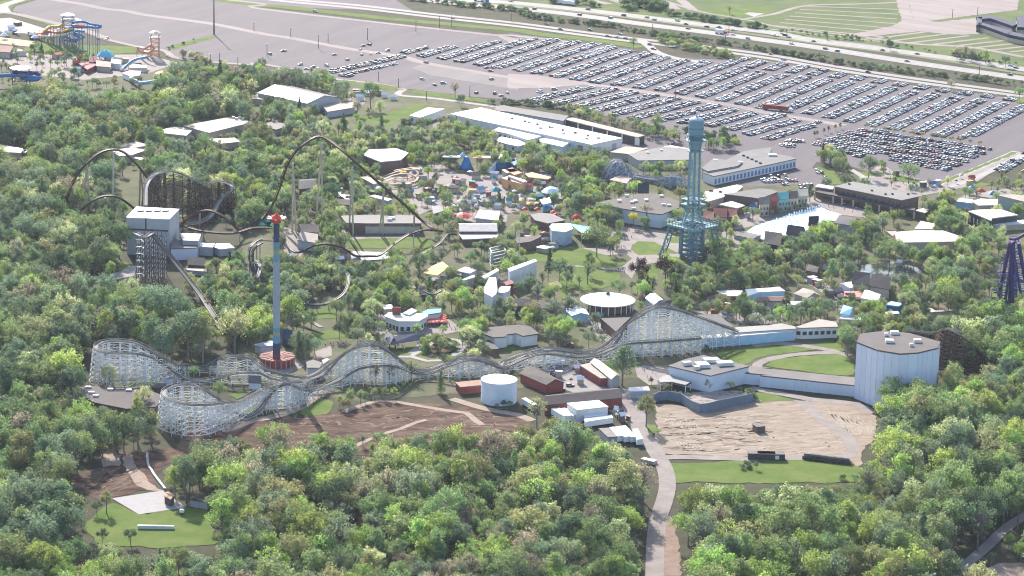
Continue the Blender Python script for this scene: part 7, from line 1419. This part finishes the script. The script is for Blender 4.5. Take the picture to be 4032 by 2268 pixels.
stalls('lanes above the white restaurant', "#10 950,20 1600,60 1850,180 1600,230 1200,180 980,240", 16, GW, 3, 7)
stalls('lanes below the long station', "#6 250,1100 700,1060 1250,1140 1250,1300 800,1330 300,1250", 16, GW, 3, 7)
stalls('lanes between the pond and the plaza', "#8 450,1050 900,1120 1400,1180 1950,1250 2150,1350 1500,1420 800,1300 500,1250", 18, PW, 3, 7)
stalls('service yard', "#11 620,800 860,950 560,990 300,960", 5, GW, 3, 6)
stalls('yard beside the trailers', "#11 1000,1240 1160,1260 1170,1320 1060,1310", 7, GW, 1.5, 3.5)
stalls('water park deck', "#1 0,490 700,540 1100,540 1400,640 1200,740 700,700 650,580 0,530", 20, PW, 4, 8)
stalls('slide tower pool deck', "#1 0,220 400,260 560,290 500,350 300,380 0,340", 12, {'white': .6, 'cream': .2, 'yellow': .2}, 4, 8)
stalls('staff lane behind the barn', "#2 850,850 1400,900 1450,960 1000,960 880,900", 9, GW, 4, 8)
# ================================================================== people
def person_mesh(shirt, trousers, name):
    vs = [(0, 0, .98), (0, 0, 1.2), (0, 0, 1.42), (0, 0, 1.52), (0, 0, 1.66), (.19, 0, 1.4), (.25, .04, 1.12), (.24, .14, .9), (-.19, 0, 1.4), (-.25, -.02, 1.12), (-.24, .06, .88), (.10, 0, .9), (.11, .06, .5), (.11, .0, .08), (.11, .14, .05), (-.10, 0, .9), (-.11, -.06, .5), (-.11, -.16, .1), (-.11, -.04, .05)]
    ed = [(0, 1), (1, 2), (2, 3), (3, 4), (2, 5), (5, 6), (6, 7), (2, 8), (8, 9), (9, 10), (0, 11), (11, 12), (12, 13), (13, 14), (0, 15), (15, 16), (16, 17), (17, 18)]
    rad = [.17, .15, .16, .07, .115, .075, .055, .045, .075, .055, .045, .11, .08, .05, .045, .11, .08, .05, .045]
    me = bpy.data.meshes.new(name); me.from_pydata(vs, ed, []); o = bpy.data.objects.new('tmp', me); COL.objects.link(o)
    m = o.modifiers.new('s', 'SKIN')
    for i, r in enumerate(rad): me.skin_vertices[0].data[i].radius = (r, r*.8)
    me.skin_vertices[0].data[0].use_root = True
    dg = bpy.context.evaluated_depsgraph_get(); out = bpy.data.meshes.new_from_object(o.evaluated_get(dg)); bpy.data.objects.remove(o); bpy.data.meshes.remove(me)
    out.name = name; out.materials.clear()
    for c in (shirt, trousers, M('skin', (.42, .27, .19), .6), M('hair', (.06, .04, .03), .7)): out.materials.append(c)
    for p in out.polygons:
        z = p.center.z; p.material_index = 3 if z > 1.66 else 2 if z > 1.47 or (abs(p.center.x) > .2 and z < 1.15) else 0 if z > .93 else 1
    return out
PM = [(person_mesh(M('shirt_'+n, c, .8), M('trousers_'+t, d, .8), 'person'), n, t) for n, c, t, d in (('white', (.7, .7, .68), 'dark', (.04, .045, .06)), ('red', (.5, .06, .06), 'blue', (.08, .12, .25)), ('navy', (.04, .06, .16), 'tan', (.35, .28, .2)), ('black', (.03, .03, .03), 'grey', (.2, .2, .21)), ('pale blue', (.35, .5, .62), 'black', (.02, .02, .02)))]
crowd = [("plaza by the white restaurant", "#10 1150,280 1240,330 1300,420 1700,440 1850,360 2000,440 1700,490 1480,480 1240,520 1160,430", 50), ("childrens area plaza", "#6 1450,560 1600,500 1800,420 1900,380 2250,560 2200,640 2050,620 1950,560 1700,600", 70), ("entrance plaza beyond the brown hall", "#8 1200,260 1300,310 1650,400 1850,330 1700,460 1500,430 1250,400", 24), ("fountain plaza", "#8 560,520 640,530 1000,660 950,690 650,630", 22), ("paths under the lattice tower", "#7 1080,870 1200,830 1400,880 1160,940 1150,1050 1060,1000", 18), ("right hand plaza", "#8 360,1220 460,1230 650,1400 #12 800,160 760,200 650,110 480,10", 40), ("midway beside the lift hill", "#11 780,320 880,330 960,470 940,530 880,520 820,420", 24), ("plaza beside the pale blue theatre", "#11 1250,790 1480,810 1460,900 1340,920", 8), ("swing ride queue", "#10 640,580 900,560 880,600 760,620", 16), ("curving park path", "#7 980,1220 1150,1190 1170,1290 1080,1240", 8)]
for place_, s, n in crowd:
    w = P2(s); x0, x1 = min(p[0] for p in w), max(p[0] for p in w); y0, y1 = min(p[1] for p in w), max(p[1] for p in w); c = 0
    while c < n:
        x, y = random.uniform(x0, x1), random.uniform(y0, y1)
        if not inpoly(x, y, w): continue
        c += 1; me, sh, tr = random.choice(PM); o = bpy.data.objects.new('person', me); COL.objects.link(o); o.location = (x, y, .2); o.rotation_euler = (0, 0, random.random()*6.28); sc = random.uniform(.95, 1.08); o.scale = (sc, sc, sc)
        tag(o, 'person in %s top and %s trousers on the %s' % (sh, tr, place_), 'person', '%s top, %s trousers, on the %s' % (sh, tr, place_))
# ================================================================== air
hz = MB().box((0, 250, 238), (3100, 4600, 478)).build('haze', []); hz['kind'] = 'stuff'; hz['label'] = 'thin blue-grey haze filling the air over the park'; hz['category'] = 'haze'
m = bpy.data.materials.new('haze_air'); m.use_nodes = True; t = m.node_tree
for n in list(t.nodes): t.nodes.remove(n)
ou = t.nodes.new('ShaderNodeOutputMaterial'); pv = t.nodes.new('ShaderNodeVolumePrincipled'); pv.inputs['Color'].default_value = (.72, .82, 1, 1); pv.inputs['Density'].default_value = HAZE; pv.inputs['Anisotropy'].default_value = .2
t.links.new(pv.outputs[0], ou.inputs['Volume']); hz.data.materials.clear(); hz.data.materials.append(m)
